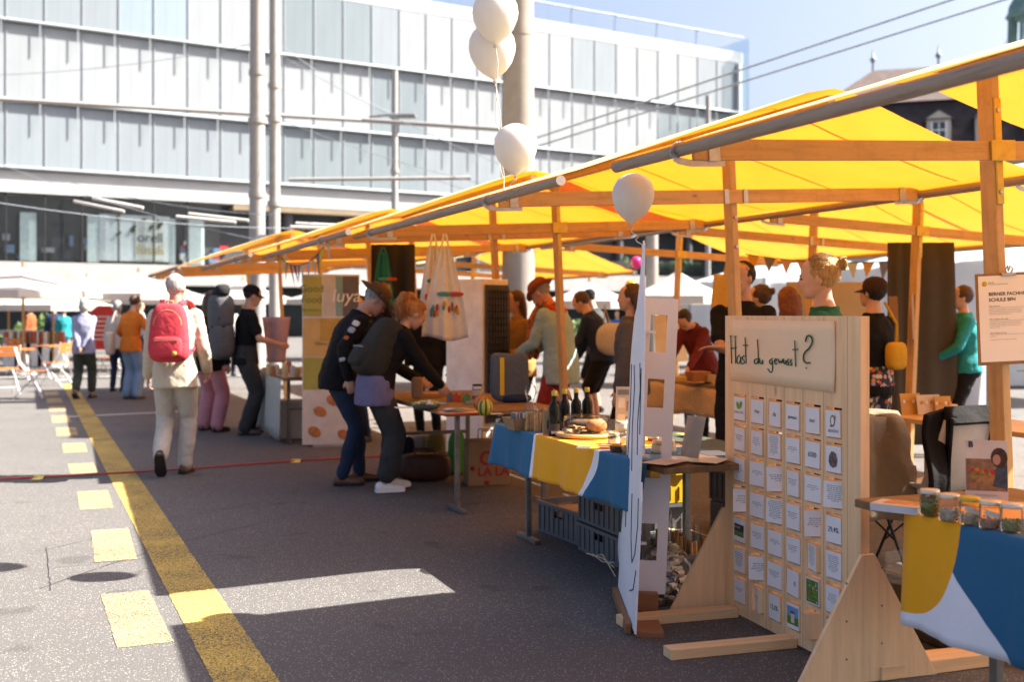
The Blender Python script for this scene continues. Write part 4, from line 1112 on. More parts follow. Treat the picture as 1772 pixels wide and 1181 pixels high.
wt = thing('wrist_watch', 'round sports watch with green strap on the folded arm', 'watch', k7['M'] @ Matrix.Translation(k7['arms']['R'][2] * k7['S'] + Vector((.03, .03, 0))) @ Matrix.Rotation(R(-80), 4, 'X'))
mb = MB(); mb.lathe([(.024, 0), (.026, .004), (.026, .012), (.022, .014), (.0, .014)], 18); mb.build('case', mat('watch_black', (.02, .02, .025), .3), wt)
mb = MB(); mb.tube([(.034 * math.cos(a), 0, -.028 + .036 * math.sin(a)) for a in [k * math.pi / 8 for k in range(17)]], .008, 6); mb.build('strap', mat('watch_green', (.12, .3, .06), .6), wt)
M8, k8 = person('blonde woman with a hair bun in a green polo shirt', 1.74, 6.3, 66, 1.74, ('tee', GREEN, .1), ('trousers', BLK), SHK, ('bun', H_BLOND), None, SK, sex='f', lean=2, neck=6, vox=.009, hands={'L': (-.22, .1, .86), 'R': (.22, .1, .86)})
person('auburn long haired woman seen from behind the folded arms', 2.3, 9.5, 10, 1.64, ('long', BLK, .1), ('trousers', GREYJ), SHK, ('long', H_RED), None, sex='f', vox=.013, face=False)
person('brown haired person standing between the board and the beige wall', 2.27, 10.4, 60, 1.68, ('long', TEAL, .1), ('trousers', GREYJ), SHK, ('bun', H_BROWN), None, sex='f', vox=.014)
person('person in black t-shirt and flowered shorts turned away by the beige wall', 2.86, 9.0, 35, 1.70, ('tee', BLK, .1), ('shorts', FLOR, .03), SHW, ('short', H_DARK), ('cap', (C('brown_cap', (.04, .02, .015)),)), SK, vox=.011, hands={'L': (-.16, .3, 1.1, (-1, -.6, -.5)), 'R': (.16, .3, 1.1, (1, -.6, -.5))}, face=False)
hb = thing('belt_bag', 'mustard yellow belt bag on the person with flowered shorts', 'bag', T(2.99, 8.86, 1.12, 35))
mb = MB(); mb.sq((0, 0, 0), (.1, .05, .11), .5, .6, 18, 10); mb.build('bag', C('mustard_canvas', (.55, .3, .02)), hb); mb = MB(); mb.tube([(0, -.0, .09), (-.06, -.05, .25), (-.14, .0, .42)], .012, 6); mb.build('strap', C('mustard_canvas', (.55, .3, .02)), hb)
person('person in teal sweater and black trousers behind the clipboard sign', 4.62, 11.6, 80, 1.7, ('long', TEAL, .06), ('trousers', BLK), SHK, ('short', H_BROWN), None, SK, sex='f', lean=4, vox=.014, hands={'L': (-.1, .3, 1.02, (-1, -.6, -.5)), 'R': (.1, .3, 1.02, (1, -.6, -.5))})
person('dark haired woman in dark red bending over the beige covered table', 2.1, 12.9, 140, 1.62, ('long', MAROON, .1), ('trousers', BLK), SHK, ('short', H_DARK), None, SK, sex='f', lean=38, neck=60, vox=.014, hands={'L': (-.15, .5, .85), 'R': (.15, .5, .85)})
person('person in black clothes standing behind the hanging white apron', -.98, 13.4, 170, 1.72, ('jacket', BLK, .1), ('trousers', BLK), SHK, ('short', H_BROWN), None, vox=.016)
person('short haired young man behind the wide brown hat', -1.92, 13.6, -120, 1.74, ('tee', C('salmon_cotton', (.5, .25, .18)), .1), ('trousers', NAVY), SHK, ('short', H_BROWN), None, vox=.016)
person('dark haired shopper partly hidden by the wide brown hat', -1.72, 12.9, 150, 1.62, ('long', BLK, .1), ('trousers', NAVY), SHK, ('short', H_DARK), None, vox=.016)
person('man in black cap and dark jacket passing beyond the bottles', 1.22, 16.6, 60, 1.78, ('jacket', C('charcoal_jacket', (.05, .05, .05)), .1), ('shorts', BLK), SHK, ('crop', H_DARK), ('cap', (BLK,)), SK, lean=8, neck=25, vox=.016, hands={'L': (-.15, .3, 1.0), 'R': (.2, .28, .95)})
person('person in navy top and black shorts leaning beyond the oil bottles', 1.02, 13.9, 70, 1.74, ('jacket', NAVY, .05), ('shorts', BLK), SHK, ('short', H_BROWN), None, SK, lean=24, neck=30, vox=.016, hands={'L': (-.1, .35, .8), 'R': (.15, .35, .78)})
rb = thing('round_bag', 'round cream bag on the hip of the leaning person', 'bag', T(1.22, 13.7, 1.14, 20)); mb = MB(); mb.sq((0, 0, 0), (.22, .09, .2), .8, .7, 20, 12); mb.build('bag', OFFW, rb); mb = MB(); mb.tube([(-.12, 0, .15), (-.1, .03, .4), (-.02, .03, .15)], .012, 6); mb.build('strap', OFFW, rb)
person('small child in pale pink fleece standing in the sunny street', 2.46, 26, 190, .98, ('long', PPINK, .12), ('trousers', BLK), SHW, ('bob', H_BROWN), None, vox=.024, girth=1.25, face=False)
person('person in bright blue top sitting among the far parasols', 3.05, 33, 160, 1.5, ('long', BLUEB, .1), ('trousers', NAVY), SHK, ('short', H_DARK), None, vox=.026, face=False)
person('far person in orange brown clothes near the parasol tables', 3.9, 34, 200, 1.6, ('long', C('copper_knit', (.35, .15, .06)), .1), ('trousers', NAVY), SHK, ('short', H_BROWN), None, vox=.026, face=False)
person('brown haired woman in grey behind the white cut-out stand', .98, 9.3, 70, 1.66, ('jacket', C('grey_wool', (.09, .09, .1)), .1), ('trousers', BLK), SHK, ('long', H_BROWN), None, SK, sex='f', vox=.013)
person('far person in blue jacket behind the beige covered table', 4.75, 29, 150, 1.7, ('long', BLUEB, .1), ('trousers', GREYJ), SHK, ('short', H_BROWN), None, vox=.026, face=False)
# ------------------------------------------------------------ quiz board
PINE = wood('pale_pine_upright', (.9, .61, .34), 2, .84, .55, True, .8)
PINEX = wood('pale_pine_lying', (.84, .55, .29), 1, .82, .55, True, .9)
CARD = mat('white_card', (.82, .81, .83), .7, 0, .03)
ORD = ['first', 'second', 'third', 'fourth', 'fifth', 'sixth', 'seventh', 'eighth', 'ninth', 'tenth', 'eleventh', 'twelfth']
INK = mat('print_ink', (.05, .05, .06), .7); INKG = mat('grey_print', (.17, .17, .19), .7)
BXo = Vector((1.04, 5.55, 0)); BA = -72.7
QM = T(BXo.x, BXo.y, 0, BA)
qb = thing('quiz_board', 'pale pine quiz board with turning cards and triangular feet', 'display board', QM)
BW, BH, BT = 1.12, 1.44, .04
cx_ = [.147, .313, .470, .624, .780, .934]; rz_ = [1.002 - .1447 * i for i in range(7)]
ww, wh = .116, .128
xs = [0]; zs = [.015]
for c in cx_: xs += [c - ww / 2, c + ww / 2]
xs.append(BW)
for z in reversed(rz_): zs += [z - wh / 2, z + wh / 2]
zs.append(BH)
mb = MB()
for i in range(len(xs) - 1):
    for j in range(len(zs) - 1):
        hole = i % 2 == 1 and j % 2 == 1
        x0, x1, z0, z1 = xs[i], xs[i + 1], zs[j], zs[j + 1]
        if not hole:
            mb.quad((x0, 0, z0), (x1, 0, z0), (x1, 0, z1), (x0, 0, z1)); mb.quad((x1, BT, z0), (x0, BT, z0), (x0, BT, z1), (x1, BT, z1))
        else:
            mb.quad((x0, 0, z0), (x0, BT, z0), (x1, BT, z0), (x1, 0, z0)); mb.quad((x0, 0, z1), (x1, 0, z1), (x1, BT, z1), (x0, BT, z1))
            mb.quad((x0, 0, z0), (x0, 0, z1), (x0, BT, z1), (x0, BT, z0)); mb.quad((x1, 0, z0), (x1, BT, z0), (x1, BT, z1), (x1, 0, z1))
mb.quad((0, 0, zs[0]), (0, 0, BH), (0, BT, BH), (0, BT, zs[0])); mb.quad((BW, 0, zs[0]), (BW, BT, zs[0]), (BW, BT, BH), (BW, 0, BH))
mb.quad((0, 0, BH), (BW, 0, BH), (BW, BT, BH), (0, BT, BH)); mb.quad((0, 0, zs[0]), (0, BT, zs[0]), (BW, BT, zs[0]), (BW, 0, zs[0]))
# plank joints as shallow dark grooves in the panel
mb.build('panel', PINE, qb)
GROOVE = mat('plank_joint', (.30, .18, .09), .8)
for x in (.225, .392, .547, .70, .86, 1.03):
    g = MB(); g.b2((x - .0008, -.0006, .016), (x + .0008, .002, 1.438)); g.build('joint', GROOVE, qb)
# turning blocks
q = MB(); q.b2((-.051, -.02, -.054), (.051, .02, .054)); blk = q.mesh('turning_block', PINE)
q = MB(); q.b2((-.051, -.0212, -.054), (.051, -.0202, .054)); crd = q.mesh('card', CARD)
def prints(n, seed, big=False):
    r = random.Random(seed); m = MB(); h = .0042 if not big else .006
    for i in range(n):
        z = (n / 2 - i - .5) * (.0085 if n < 9 else .0078) + .004; w = r.uniform(.028, .04) if i < n - 1 else r.uniform(.01, .022); x = -w
        while x < w - .004:
            l = min(r.uniform(.005, .014), w - x); m.quad((x, -.0217, z), (x + l, -.0217, z), (x + l, -.0217, z + h * .62), (x, -.0217, z + h * .62)); x += l + .003
    return m.mesh('print', INKG if not big else INK)
pv = {k: prints(n, k) for k, n in ((1, 3), (2, 4), (3, 5), (4, 11), (5, 3), (6, 9))}
grid_ = [['logo', 'Hast', 'du', 'gewusst', 'dass?', 'bio'], [2, 3, 4, 1, '6500', 'rock'], [3, (1, 12), (2, 58), 2, (1, 8), (6, 35)],
         [(3, 70), (1, 8), (4, 22), 2, (3, 62), '29,4%'], ['dark', (2, 6), (1, 5), 2, (4, -14), 6], [6, (3, 48), (2, 7), '0', 'flowers', 3], [5, (5, -20), '12,3%', 'house', (None, 66), 1]]
GRN = mat('logo_green', (.16, .36, .05), .6); ROCK = mat('rock_grey', (.16, .12, .11), .9, 0, .6, 60); SKYB = mat('picture_blue', (.15, .36, .7), .6)
GRS = mat('picture_green', (.12, .22, .03), .7, 0, .5, 90); OR_ = mat('logo_orange', (.6, .2, .03), .6)
rnd = random.Random(5)
def flat(name, poly, m, par, y=-.0222):
    k = MB(); k.add([(a, y, b) for a, b in poly], [tuple(range(len(poly)))]); return k.build(name, m, par)
def disc(cx, cz, rx, rz, n=14, rot=0):
    return [(cx + rx * math.cos(a) * math.cos(rot) - rz * math.sin(a) * math.sin(rot), cz + rx * math.cos(a) * math.sin(rot) + rz * math.sin(a) * math.cos(rot)) for a in [2 * math.pi * i / n for i in range(n)]]
for r in range(7):
    for c in range(6):
        g = grid_[r][c]; ang = rnd.uniform(-3, 3)
        if isinstance(g, tuple): g, ang = g
        b = bpy.data.objects.new('turning_block', blk); COL.objects.link(b); b.parent = qb
        b.location = (cx_[c], .017, rz_[r] - .004); b.rotation_euler = (0, R(rnd.uniform(-1.8, 1.8)), R(ang)); b.location.x += rnd.uniform(-.003, .003)
        if g is None: continue
        k = bpy.data.objects.new('card', crd); COL.objects.link(k); k.parent = b
        if isinstance(g, int):
            k = bpy.data.objects.new('print', pv[g]); COL.objects.link(k); k.parent = b; k['kind'] = 'stuff'
        elif g == 'logo':
            flat('leaf_mark', disc(-.014, .014, .013, .02, 12, .5), GRN, b); flat('leaf_mark', disc(.012, .018, .013, .021, 12, -.5), GRN, b)
            lettering('BERN', .0155, Matrix.Translation((-.026, -.0222, -.018)) @ UP, INK, b); lettering('IST', .0155, Matrix.Translation((.0035, -.0222, -.018)) @ UP, GRN, b); lettering('BIO', .0155, Matrix.Translation((.027, -.0222, -.018)) @ UP, INK, b)
        elif g == 'bio':
            flat('ring_mark', disc(0, .012, .018, .024), mat('logo_dark_green', (.02, .12, .06), .6), b); flat('ring_hole', disc(0, .012, .011, .018), CARD, b, -.0226); flat('flame_mark', disc(.018, .026, .005, .012), OR_, b, -.0228); flat('flame_mark', disc(-.008, -.01, .012, .004), RED, b, -.0228)
            lettering('BIO', .018, Matrix.Translation((-.017, -.0222, -.03)) @ UP, INK, b); lettering('BERN', .018, Matrix.Translation((.02, -.0222, -.03)) @ UP, INKG, b)
        elif g == 'rock':
            flat('photo_rock', [(-.02, -.03), (.0, -.036), (.024, -.026), (.03, 0), (.02, .024), (.004, .032), (-.014, .03), (-.028, .01), (-.03, -.012)], ROCK, b)
        elif g == 'dark':
            flat('photo_field', [(-.042, -.03), (.042, -.03), (.042, -.008), (-.042, -.008)], GRS, b); flat('photo_band', [(-.042, -.0075), (.042, -.0075), (.042, .028), (-.042, .028)], INK, b)
            lettering('TAG DER', .013, Matrix.Translation((-.018, -.0228, .012)) @ UP, CARD, b)
        elif g == 'flowers':
            flat('photo_meadow', [(-.046, -.048), (.046, -.048), (.046, .048), (-.046, .048)], GRS, b)
            for i in range(26):
                flat('petal', disc(rnd.uniform(-.042, .042), rnd.uniform(-.042, .042), rnd.uniform(.002, .005), rnd.uniform(.002, .004), 7), [mat('petal_yellow', (.6, .5, .06), .6), CARD, mat('petal_violet', (.2, .15, .45), .6), RED][i % 4], b, -.0226 - i * 1e-5)
        elif g == 'house':
            flat('photo_sky', [(-.046, .0), (.046, .0), (.046, .042), (-.046, .042)], SKYB, b); flat('photo_meadow', [(-.046, -.036), (.046, -.036), (.046, -.0005), (-.046, -.0005)], GRS, b)
            flat('photo_tower', [(-.014, -.028), (.014, -.028), (.014, .012), (-.014, .012)], mat('picture_white', (.6, .58, .5), .6), b, -.0226); flat('photo_roof', [(-.022, .012), (.022, .012), (.012, .024), (-.012, .024)], mat('picture_brown', (.2, .1, .05), .6), b, -.0228)
        else:
            s_ = {'du': .03, 'Hast': .022, 'gewusst': .021, 'dass?': .022, '6500': .03, '0': .03}.get(g, .03)
            lettering(g, s_, Matrix.Translation((0 if g != '0' else .02, -.0222, 0)) @ UP, INK if g != 'dass?' else INKG, b, bold=.0003)
# paper header with hand lettering
mb = MB()
mb.grid(lambda u, v: (.055 + .895 * u, -.003 - .012 * max(0, u - .8) ** 1.5 * 4 - .003 * math.sin(v * 5 + u * 2), 1.128 + .292 * v), 20, 6)
hp_ = mb.build('paper_header', mat('cream_paper', (.88, .67, .44), .8, 0, .03), qb, solid=.001)
PEN = mat('green_marker', (.012, .11, .06), .6)
strokes = [[(368, 598), (374, 800)], [(400, 600), (404, 800)], [(366, 690), (408, 685)], [(362, 598), (375, 598)], [(394, 602), (407, 600)], [(432, 738), (415, 750), (412, 790), (425, 803), (438, 780), (440, 738), (443, 802)],
           [(466, 742), (452, 750), (452, 768), (468, 780), (466, 798), (448, 802)], [(473, 608), (480, 800)], [(458, 666), (492, 666)], [(562, 765), (542, 770), (538, 795), (556, 803), (567, 780)], [(563, 622), (572, 803)],
           [(578, 762), (582, 798), (596, 803), (600, 765), (603, 803)], [(672, 762), (652, 775), (652, 800), (668, 805), (672, 768), (675, 850), (660, 868), (638, 838)], [(688, 785), (705, 775), (698, 762), (686, 775), (690, 802), (708, 800)],
           [(716, 765), (722, 802), (732, 775), (740, 802), (748, 765)], [(752, 765), (756, 800), (768, 803), (772, 768), (775, 806)], [(793, 768), (781, 775), (783, 788), (794, 798), (788, 810), (778, 808)], [(815, 770), (802, 778), (804, 790), (816, 800), (810, 812), (800, 810)],
           [(836, 632), (842, 822)], [(820, 698), (858, 695)], [(915, 640), (922, 602), (942, 592), (962, 610), (965, 650), (940, 690), (905, 720), (898, 770), (915, 798), (945, 793)], [(919, 829), (922, 834)]]
for st in strokes:
    pts = []
    for zx, zy in st:
        k = (1180 + zx / 4.2184 - 886) / F; s_ = (5.55 * k - 1.04) / (.297 + .955 * k); Yb = 5.55 - .955 * s_
        pts.append((s_, -.0085 if s_ < .7 else -.009, 1.45 - (440 + zy / 4.2184 - 543) / F * Yb))
    if len(pts) > 2:  # round the pen stroke
        q = [pts[0]]
        for a, b in zip(pts, pts[1:]): q += [tuple(a[i] * .75 + b[i] * .25 for i in range(3)), tuple(a[i] * .25 + b[i] * .75 for i in range(3))]
        pts = q + [pts[-1]]
    m = MB(); m.tube(pts, .0028 if len(st) != 10 else .0038, 5); o = m.build('pen_stroke', PEN, hp_)
# feet
for x, t_ in ((-.022, 0), (BW + .004, 1)):
    m = MB(); m.prism([(-.30, .0), (.34, .0), (.05, .50), (-.01, .50)], .02, Matrix.Translation((x, 0, .002)) @ Matrix.Rotation(R(90), 4, 'Z') @ Matrix.Rotation(R(90), 4, 'X'))
    f_ = m.build('side_foot', PINE, qb, bevel=.002)
for x in (.10, .62):
    m = MB(); m.b2((x - .04, -.60, .001), (x + .04, -.002, .045)); m.build('ground_batten', PINEX, qb, bevel=.003)
m = MB(); m.b2((.985, BT + .05, .001), (1.06, BT + .62, .05)); m.build('ground_batten', PINEX, qb, bevel=.003)
for i in range(8):
    m = MB(); m.tube([(BW + .0235, .02 + .16 * (i % 3) - .1, .1 + .09 * i * .55), (BW + .0255, .02 + .16 * (i % 3) - .1, .1 + .09 * i * .55)], .004, 6); m.build('screw', mat('dark_screw', (.05, .05, .05), .5), qb)

# ------------------------------------------------------------ white cut-out figure stand
WBD = mat('white_foam_board', (.8, .79, .82), .6, 0, .04, 3)
FM = T(.541, 5.03, 0, 0) @ Matrix.Rotation(R(2.6), 4, 'Y')
fs = thing('cutout_stand', 'tall white cut-out board seen edge on with black drawn lines', 'display stand', FM)
out = [(0, .03), (0, .62), (.03, .70), (.09, .68), (.075, .86), (.10, 1.05), (.14, 1.2), (.16, 1.38), (.22, 1.5), (.30, 1.62), (.34, 1.78), (.38, 1.8), (.44, 1.6), (.52, 1.48), (.60, 1.44), (.66, 1.32), (.70, 1.2), (.68, 1.06), (.72, .9), (.74, .7), (.72, .5), (.78, .3), (.80, .05)]
Yrot = Matrix(((0, 0, 1, 0), (1, 0, 0, 0), (0, 1, 0, 0), (0, 0, 0, 1)))
m = MB(); m.prism(out, .008, Yrot); m.build('figure_panel', WBD, fs)
for pts in ([(.08, .62), (.06, .5), (.12, .36), (.22, .3), (.3, .4), (.34, .6)], [(.05, .30), (.12, .2), (.26, .16)], [(.20, .8), (.24, .95), (.2, 1.1), (.26, 1.22)], [(.4, .7), (.46, .9), (.44, 1.1), (.5, 1.2)], [(.56, .4), (.6, .7), (.58, 1.0), (.62, 1.2)], [(.14, .9), (.17, 1.05), (.2, 1.2)]):
    k = MB(); k.tube([(-.0005, a, b) for a, b in pts], .0035, 5); k.build('drawn_line', BLACK, fs)
for i in range(2):
    k = MB(); k.b2((-.002, .62 + .004 * (i % 2), .55 + i * .07), (-.0006, .69, .575 + i * .07)); k.build('drawn_mark', BLACK, fs)
rib = MB(Matrix.Translation((.03, .47, 0)))
rib_x = [0, .035, .115, .165]; rib_z = [.10, .26, .44, .66, .86, 1.0, 1.14, 1.27, 1.45, 1.53]
for i in range(3):
    for j in range(9):
        if i == 1 and j in (1, 3, 5, 7): continue
        rib.b2((rib_x[i], -.004, rib_z[j]), (rib_x[i + 1], .004, rib_z[j + 1]))
rib.build('support_rib', WBD, fs)
for z in (.34, .76, 1.36):
    k = MB(); k.b2((.01, .44, z), (.09, .462, z + .012)); k.build('tab', WBD, fs)
RW = wood('red_brown_block', (.30, .13, .055), 0, .7, .5, False, 1)
k = MB(); k.b2((.01, .40, .0), (.155, .46, .115)); k.build('base_block', RW, fs, bevel=.004)
k = MB(); k.b2((.012, .05, .001), (.14, .38, .03)); k.build('base_block', RW, fs, bevel=.004)
k = MB(); k.b2((-.03, .1, .001), (-.003, .78, .05)); k.build('base_block', RW, fs, bevel=.004)
tw_ = MB(); r = random.Random(2)
for i in range(3): tw_.tube([(.41 + r.uniform(-.02, .02), 5.95 + r.uniform(-.1, .1), .16 + .02 * i), (.47, 5.9, .2 - .02 * i), (.53, 5.88 + r.uniform(-.05, .05), .1 + .03 * i)], .003, 5)
o = put('string_loop', tw_, mat('pale_twig', (.5, .42, .3), .7), 'few pale loops of string poking out behind the white stand', 'string')

# ------------------------------------------------------------ tables
TOPW = wood('worn_table_board', (.24, .14, .065), 1, .6, .6, True, 1, .3, .5)
LEGM = mat('scuffed_grey_steel', (.2, .19, .17), .5, .6, .25, 12)
def table(M, L, D, label, legs, H=.735, top=None, feet=True, t=.032):
    """board x in [0,D], y in [-L,0]; legs at listed (x,y)"""
    o = thing('trestle_table', label, 'table', M)
    m = MB(); m.b2((0, -L, H - t), (D, 0, H)); m.build('table_top', top or TOPW, o, bevel=.004)
    for (x, y) in legs:
        m = MB(); m.b2((x - .017, y - .017, .02), (x + .017, y + .017, H - t)); l = m.build('leg', LEGM, o, bevel=.003)
        if feet: m = MB(); m.b2((x - .02, y - .16, .002), (x + .02, y + .16, .03)); m.build('foot', LEGM, l, bevel=.004)
    for y in sorted({y for x, y in legs}):
        xx = [x for x, yy in legs if yy == y]
        if len(xx) > 1: m = MB(); m.b2((min(xx), y - .012, .36), (max(xx), y + .012, .39)); m.build('brace', LEGM, o)
    return o
def tp(px, py, z=.739):
    Y = F * (1.45 - z) / (py - 543); return Vector(((px - 886) / F * Y, Y, z))
table(row(-1.76, .12), 2.2, .82, 'wooden trestle table under the blue and yellow cloth with oil bottles', [(.16, -.12), (.16, -1.72), (.52, -1.50), (.66, -.25)])
table(row(-1.80, 3.3), 2.2, .95, 'bare worn wooden table with squash and tray', [(.12, -2.1), (.85, -2.0), (.12, -.2), (.85, -.2)])
table(row(-1.50, -3.12), 2.3, .78, 'wooden table under the closest yellow, white and blue cloth', [(.1, -.62), (.68, -.4), (.1, -2.1)])
table(row(1.0, -.25), 2.4, .6, 'varnished table with small boxes before the dark curtain', [(.1, -.3), (.5, -.3), (.1, -2.1)], top=WY)
table(row(-2.15, 7.9), 2.0, .75, 'table with draped white cloth beside the man in black cap', [(.1, -.2), (.1, -1.8), (.65, -1.8)])
table(row(1.65, 4.6), 2.2, .8, 'table under the crumpled beige cloth', [(.1, -.3), (.1, -1.9)])
def cloth_pat(name, fn):
    t = NT(name); tc = t.n("ShaderNodeTexCoord"); sp = t.n("ShaderNodeSeparateXYZ"); t.l(tc.outputs['Object'], sp.inputs[0])
    col = fn(t, sp.outputs[0], sp.outputs[1], sp.outputs[2])
    v = t.coord(); n1 = t.noise(v, 6, 3); n2 = t.noise(v, 300, 2)
    b = t.bump(t.math('ADD', t.math('MULTIPLY', n1, 1.), t.math('MULTIPLY', n2, .05)), .35, .02)
    return t.done(t.bsdf(col, .85, 0, b, .2, sheen=.1))
CB = (.03, .135, .255); CY = (.92, .40, .012); CWh = (.84, .83, .87)
def patA(t, x, y, z):
    # along the cloth: d grows from hem to table
    d = t.math('ADD', x, z)
    curve = t.math('MULTIPLY', t.math('POWER', t.math('ABSOLUTE', t.math('SUBTRACT', z, .74)), 2.0), 2.2)
    e1 = t.math('LESS_THAN', y, -.70); w1 = t.math('LESS_THAN', y, -.672)
    e2 = t.math('LESS_THAN', t.math('SUBTRACT', y, curve), -1.56); w2 = t.math('LESS_THAN', t.math('SUBTRACT', y, curve), -1.50)
    c = t.mix(w1, CB, CWh); c = t.mix(e1, c, CY); c = t.mix(w2, c, CWh); c = t.mix(e2, c, CB)
    far = t.math('GREATER_THAN', x, .52)
    return t.mix(far, c, (.03, .045, .03))
def patB(t, x, y, z):
    a = t.math('POWER', t.math('DIVIDE', t.math('MAXIMUM', t.math('MULTIPLY', y, -1.), 0.), .275), 2.4)
    b = t.math('POWER', t.math('DIVIDE', t.math('MAXIMUM', t.math('SUBTRACT', .74, z), 0.), .355), 2.4)
    yel = t.math('LESS_THAN', t.math('ADD', a, b), 1.)
    blue = t.math('LESS_THAN', t.math('ADD', y, t.math('MULTIPLY', t.math('SUBTRACT', .57, z), 1.05)), -.265)
    return t.mix(yel, t.mix(blue, CWh, CB), CY)
def tcloth(M, L, D, drop, m, label, side=True, z=.7405, seed=0):
    o = MB(); r = random.Random(seed)
    prof = []
    n = 14
    for i in range(n + 1): prof.append((-.012 - .004, z - .004 - drop + drop * i / n, i / n))
    prof += [(-.006, z, 1), (.02, z + .0005, 1)] + [(.02 + (D - .02) * i / 8, z + .0005, 1) for i in range(1, 9)]
    ny = 50
    def pt(i, j):
        x, zz, f = prof[i]; y = -L * j / ny
        if f < 1: x -= (1 - f) * (.02 + .016 * math.sin(y * 9 + seed) + .011 * math.sin(y * 21 + 1) + .005 * math.sin(y * 47 + 2)); 
        return (x, y, zz)
    vs = [pt(i, j) for i in range(len(prof)) for j in range(ny + 1)]
    fs = [(i * (ny + 1) + j, i * (ny + 1) + j + 1, (i + 1) * (ny + 1) + j + 1, (i + 1) * (ny + 1) + j) for i in range(len(prof) - 1) for j in range(ny)]
    o.add(vs, fs, True)
    if side:
        def sd(u, v): return (-.016 + (D + .01) * u, .004 + (1 - v) * (.012 + .01 * math.sin(u * 14)), z - .002 - (drop * .98) * (1 - v))
        o.grid(sd, 12, 8)
    return put('tablecloth', o, m, label, 'tablecloth', M, solid=.002)
tcloth(row(-1.765, .13), 2.08, .835, .25, cloth_pat('blue_yellow_cloth', patA), 'blue and yellow tablecloth under the oil bottles and bread', True, seed=1)
tcloth(row(-1.512, -3.44), 2.0, .8, .40, cloth_pat('yellow_white_blue_cloth', patB), 'tablecloth with big yellow, white and blue shapes under the legume jars', True, seed=4)
mb = MB(); BEIGE = C('beige_linen', (.5, .38, .24)); r = random.Random(8)
mb.grid(lambda u, v: (-.02 + .84 * max(0, v * 1.6 - .6) - .05 * (1 - min(1, v * 2)) * (1 + math.sin(u * 21)) * .5, -2.22 * u + .02, .745 - .34 * max(0, 1 - v * 2.2) + .012 * math.sin(u * 30 + v * 9)), 40, 14)
put('tablecloth', mb, BEIGE, 'crumpled beige linen cloth hanging off the table', 'tablecloth', row(1.65, 4.6), solid=.003)
mb = MB(); mb.grid(lambda u, v: (-.02 + .8 * max(0, v * 1.8 - .8) - .03 * math.sin(u * 40) * (1 - min(1, v * 2)), -2.02 * u + .01, .745 - .7 * max(0, 1 - v * 2.2)), 40, 14)
put('tablecloth', mb, OFFW, 'white cloth draped to the ground beside the capped man', 'tablecloth', row(-2.15, 7.9), solid=.003)

# ------------------------------------------------------------ things on the blue cloth table
GOLDC = mat('gold_cap', (.6, .4, .06), .35, .7); BOT = mat('dark_oil_glass', (.008, .008, .005), .12, 0, .1, spec=.25); KRAFT = mat('kraft_paper', (.33, .21, .11), .8, 0, .12, 30, .2, 80)
LBL = mat('cream_label', (.6, .56, .48), .7)
def at_table(p, rz=0): return T(p.x, p.y, p.z, rz)
for i, (px, py, lb, tagd) in enumerate([(959, 756, 'beside the kraft pouch, first of four', 0), (977, 751, 'with paper tag, second of four', 1), (997, 748, 'before the wooden post, third of four', 1), (1016, 746, 'over the bread dome, last of four', 0)]):
    b = thing('oil_bottle', 'dark oil bottle with gold cap ' + lb, 'bottle', at_table(tp(px, py)), 'oil bottles')
    m = MB(); m.lathe([(.030, 0), (.032, .006), (.032, .165), (.028, .182), (.0145, .202), (.0135, .24), (.0135, .243)], 18); m.build('glass', BOT, b)
    m = MB(); m.lathe([(.0155, .236), (.016, .262), (.015, .2635), (0, .264)], 16); m.build('cap', GOLDC, b)
    m = MB(); m.lathe([(.0325, .03), (.0325, .075)], 18); m.v = [v for v in m.v]; m.build('label', mat('dark_label', (.08, .055, .05), .7), b)
    m = MB(); m.b2((-.018, -.0335, .02), (.018, -.0328, .034)); m.build('price_strip', LBL, b)
    if tagd:
        m = MB(); m.grid(lambda u, v: (-.05 + .03 * u - .02 * v, -.02 - .02 * math.sin(v * 3), .2 + .07 * v - .02 * u), 3, 6); m.build('paper_tag', KRAFT, b, solid=.001)
def cello(px, py, lb, h, cols, w=.05, seed=0):
    p = tp(px, py); r = random.Random(seed); b = thing('breadstick_bag', lb, 'food bag', at_table(p), 'bags of breadsticks')
    for i in range(12):
        x, y = r.uniform(-w, w) * .75, r.uniform(-.02, .02); m = MB(); m.tube([(x, y, .004), (x + r.uniform(-.01, .01), y, h * r.uniform(.85, 1.0))], .0075, 6); m.build('breadstick', cols[i % 2], b)
    m = MB()
    m.grid(lambda u, v: ((w + .004) * math.cos(6.283 * u) * (1 - .55 * max(0, v - .72) / .28 + .5 * max(0, v - .88)), .03 * math.sin(6.283 * u) * (1 - .6 * max(0, v - .7) / .3), h * 1.3 * v + .004 * math.sin(u * 40)), 24, 10)
    m.build('clear_wrap', glassy('cellophane', (.97, .96, .94), .12, .12), b)
BS1 = mat('breadstick_gold', (.62, .36, .12), .7, 0, .2, 30); BS2 = mat('breadstick_brown', (.28, .13, .05), .7, 0, .2, 30)
cello(920, 746, 'clear bag of golden breadsticks behind the others by the cardboard box', .12, (BS1, BS1), seed=1)
cello(936, 748, 'clear bag of brown and golden breadsticks next to the pouch', .115, (BS2, BS1), seed=2)
m = MB(); m.sq((0, 0, .075), (.033, .018, .075), .35, .5, 16, 10, fn=lambda p: Vector((p.x, p.y * (1 - max(0, p.z) * 9), p.z)))
kp = put('kraft_pouch', m, KRAFT, 'slim kraft paper pouch beside the first oil bottle', 'pouch', at_table(tp(948, 754)))
m = MB(); m.b2((-.006, -.0225, .04), (.012, -.0215, .09)); m.build('label', INK, kp)
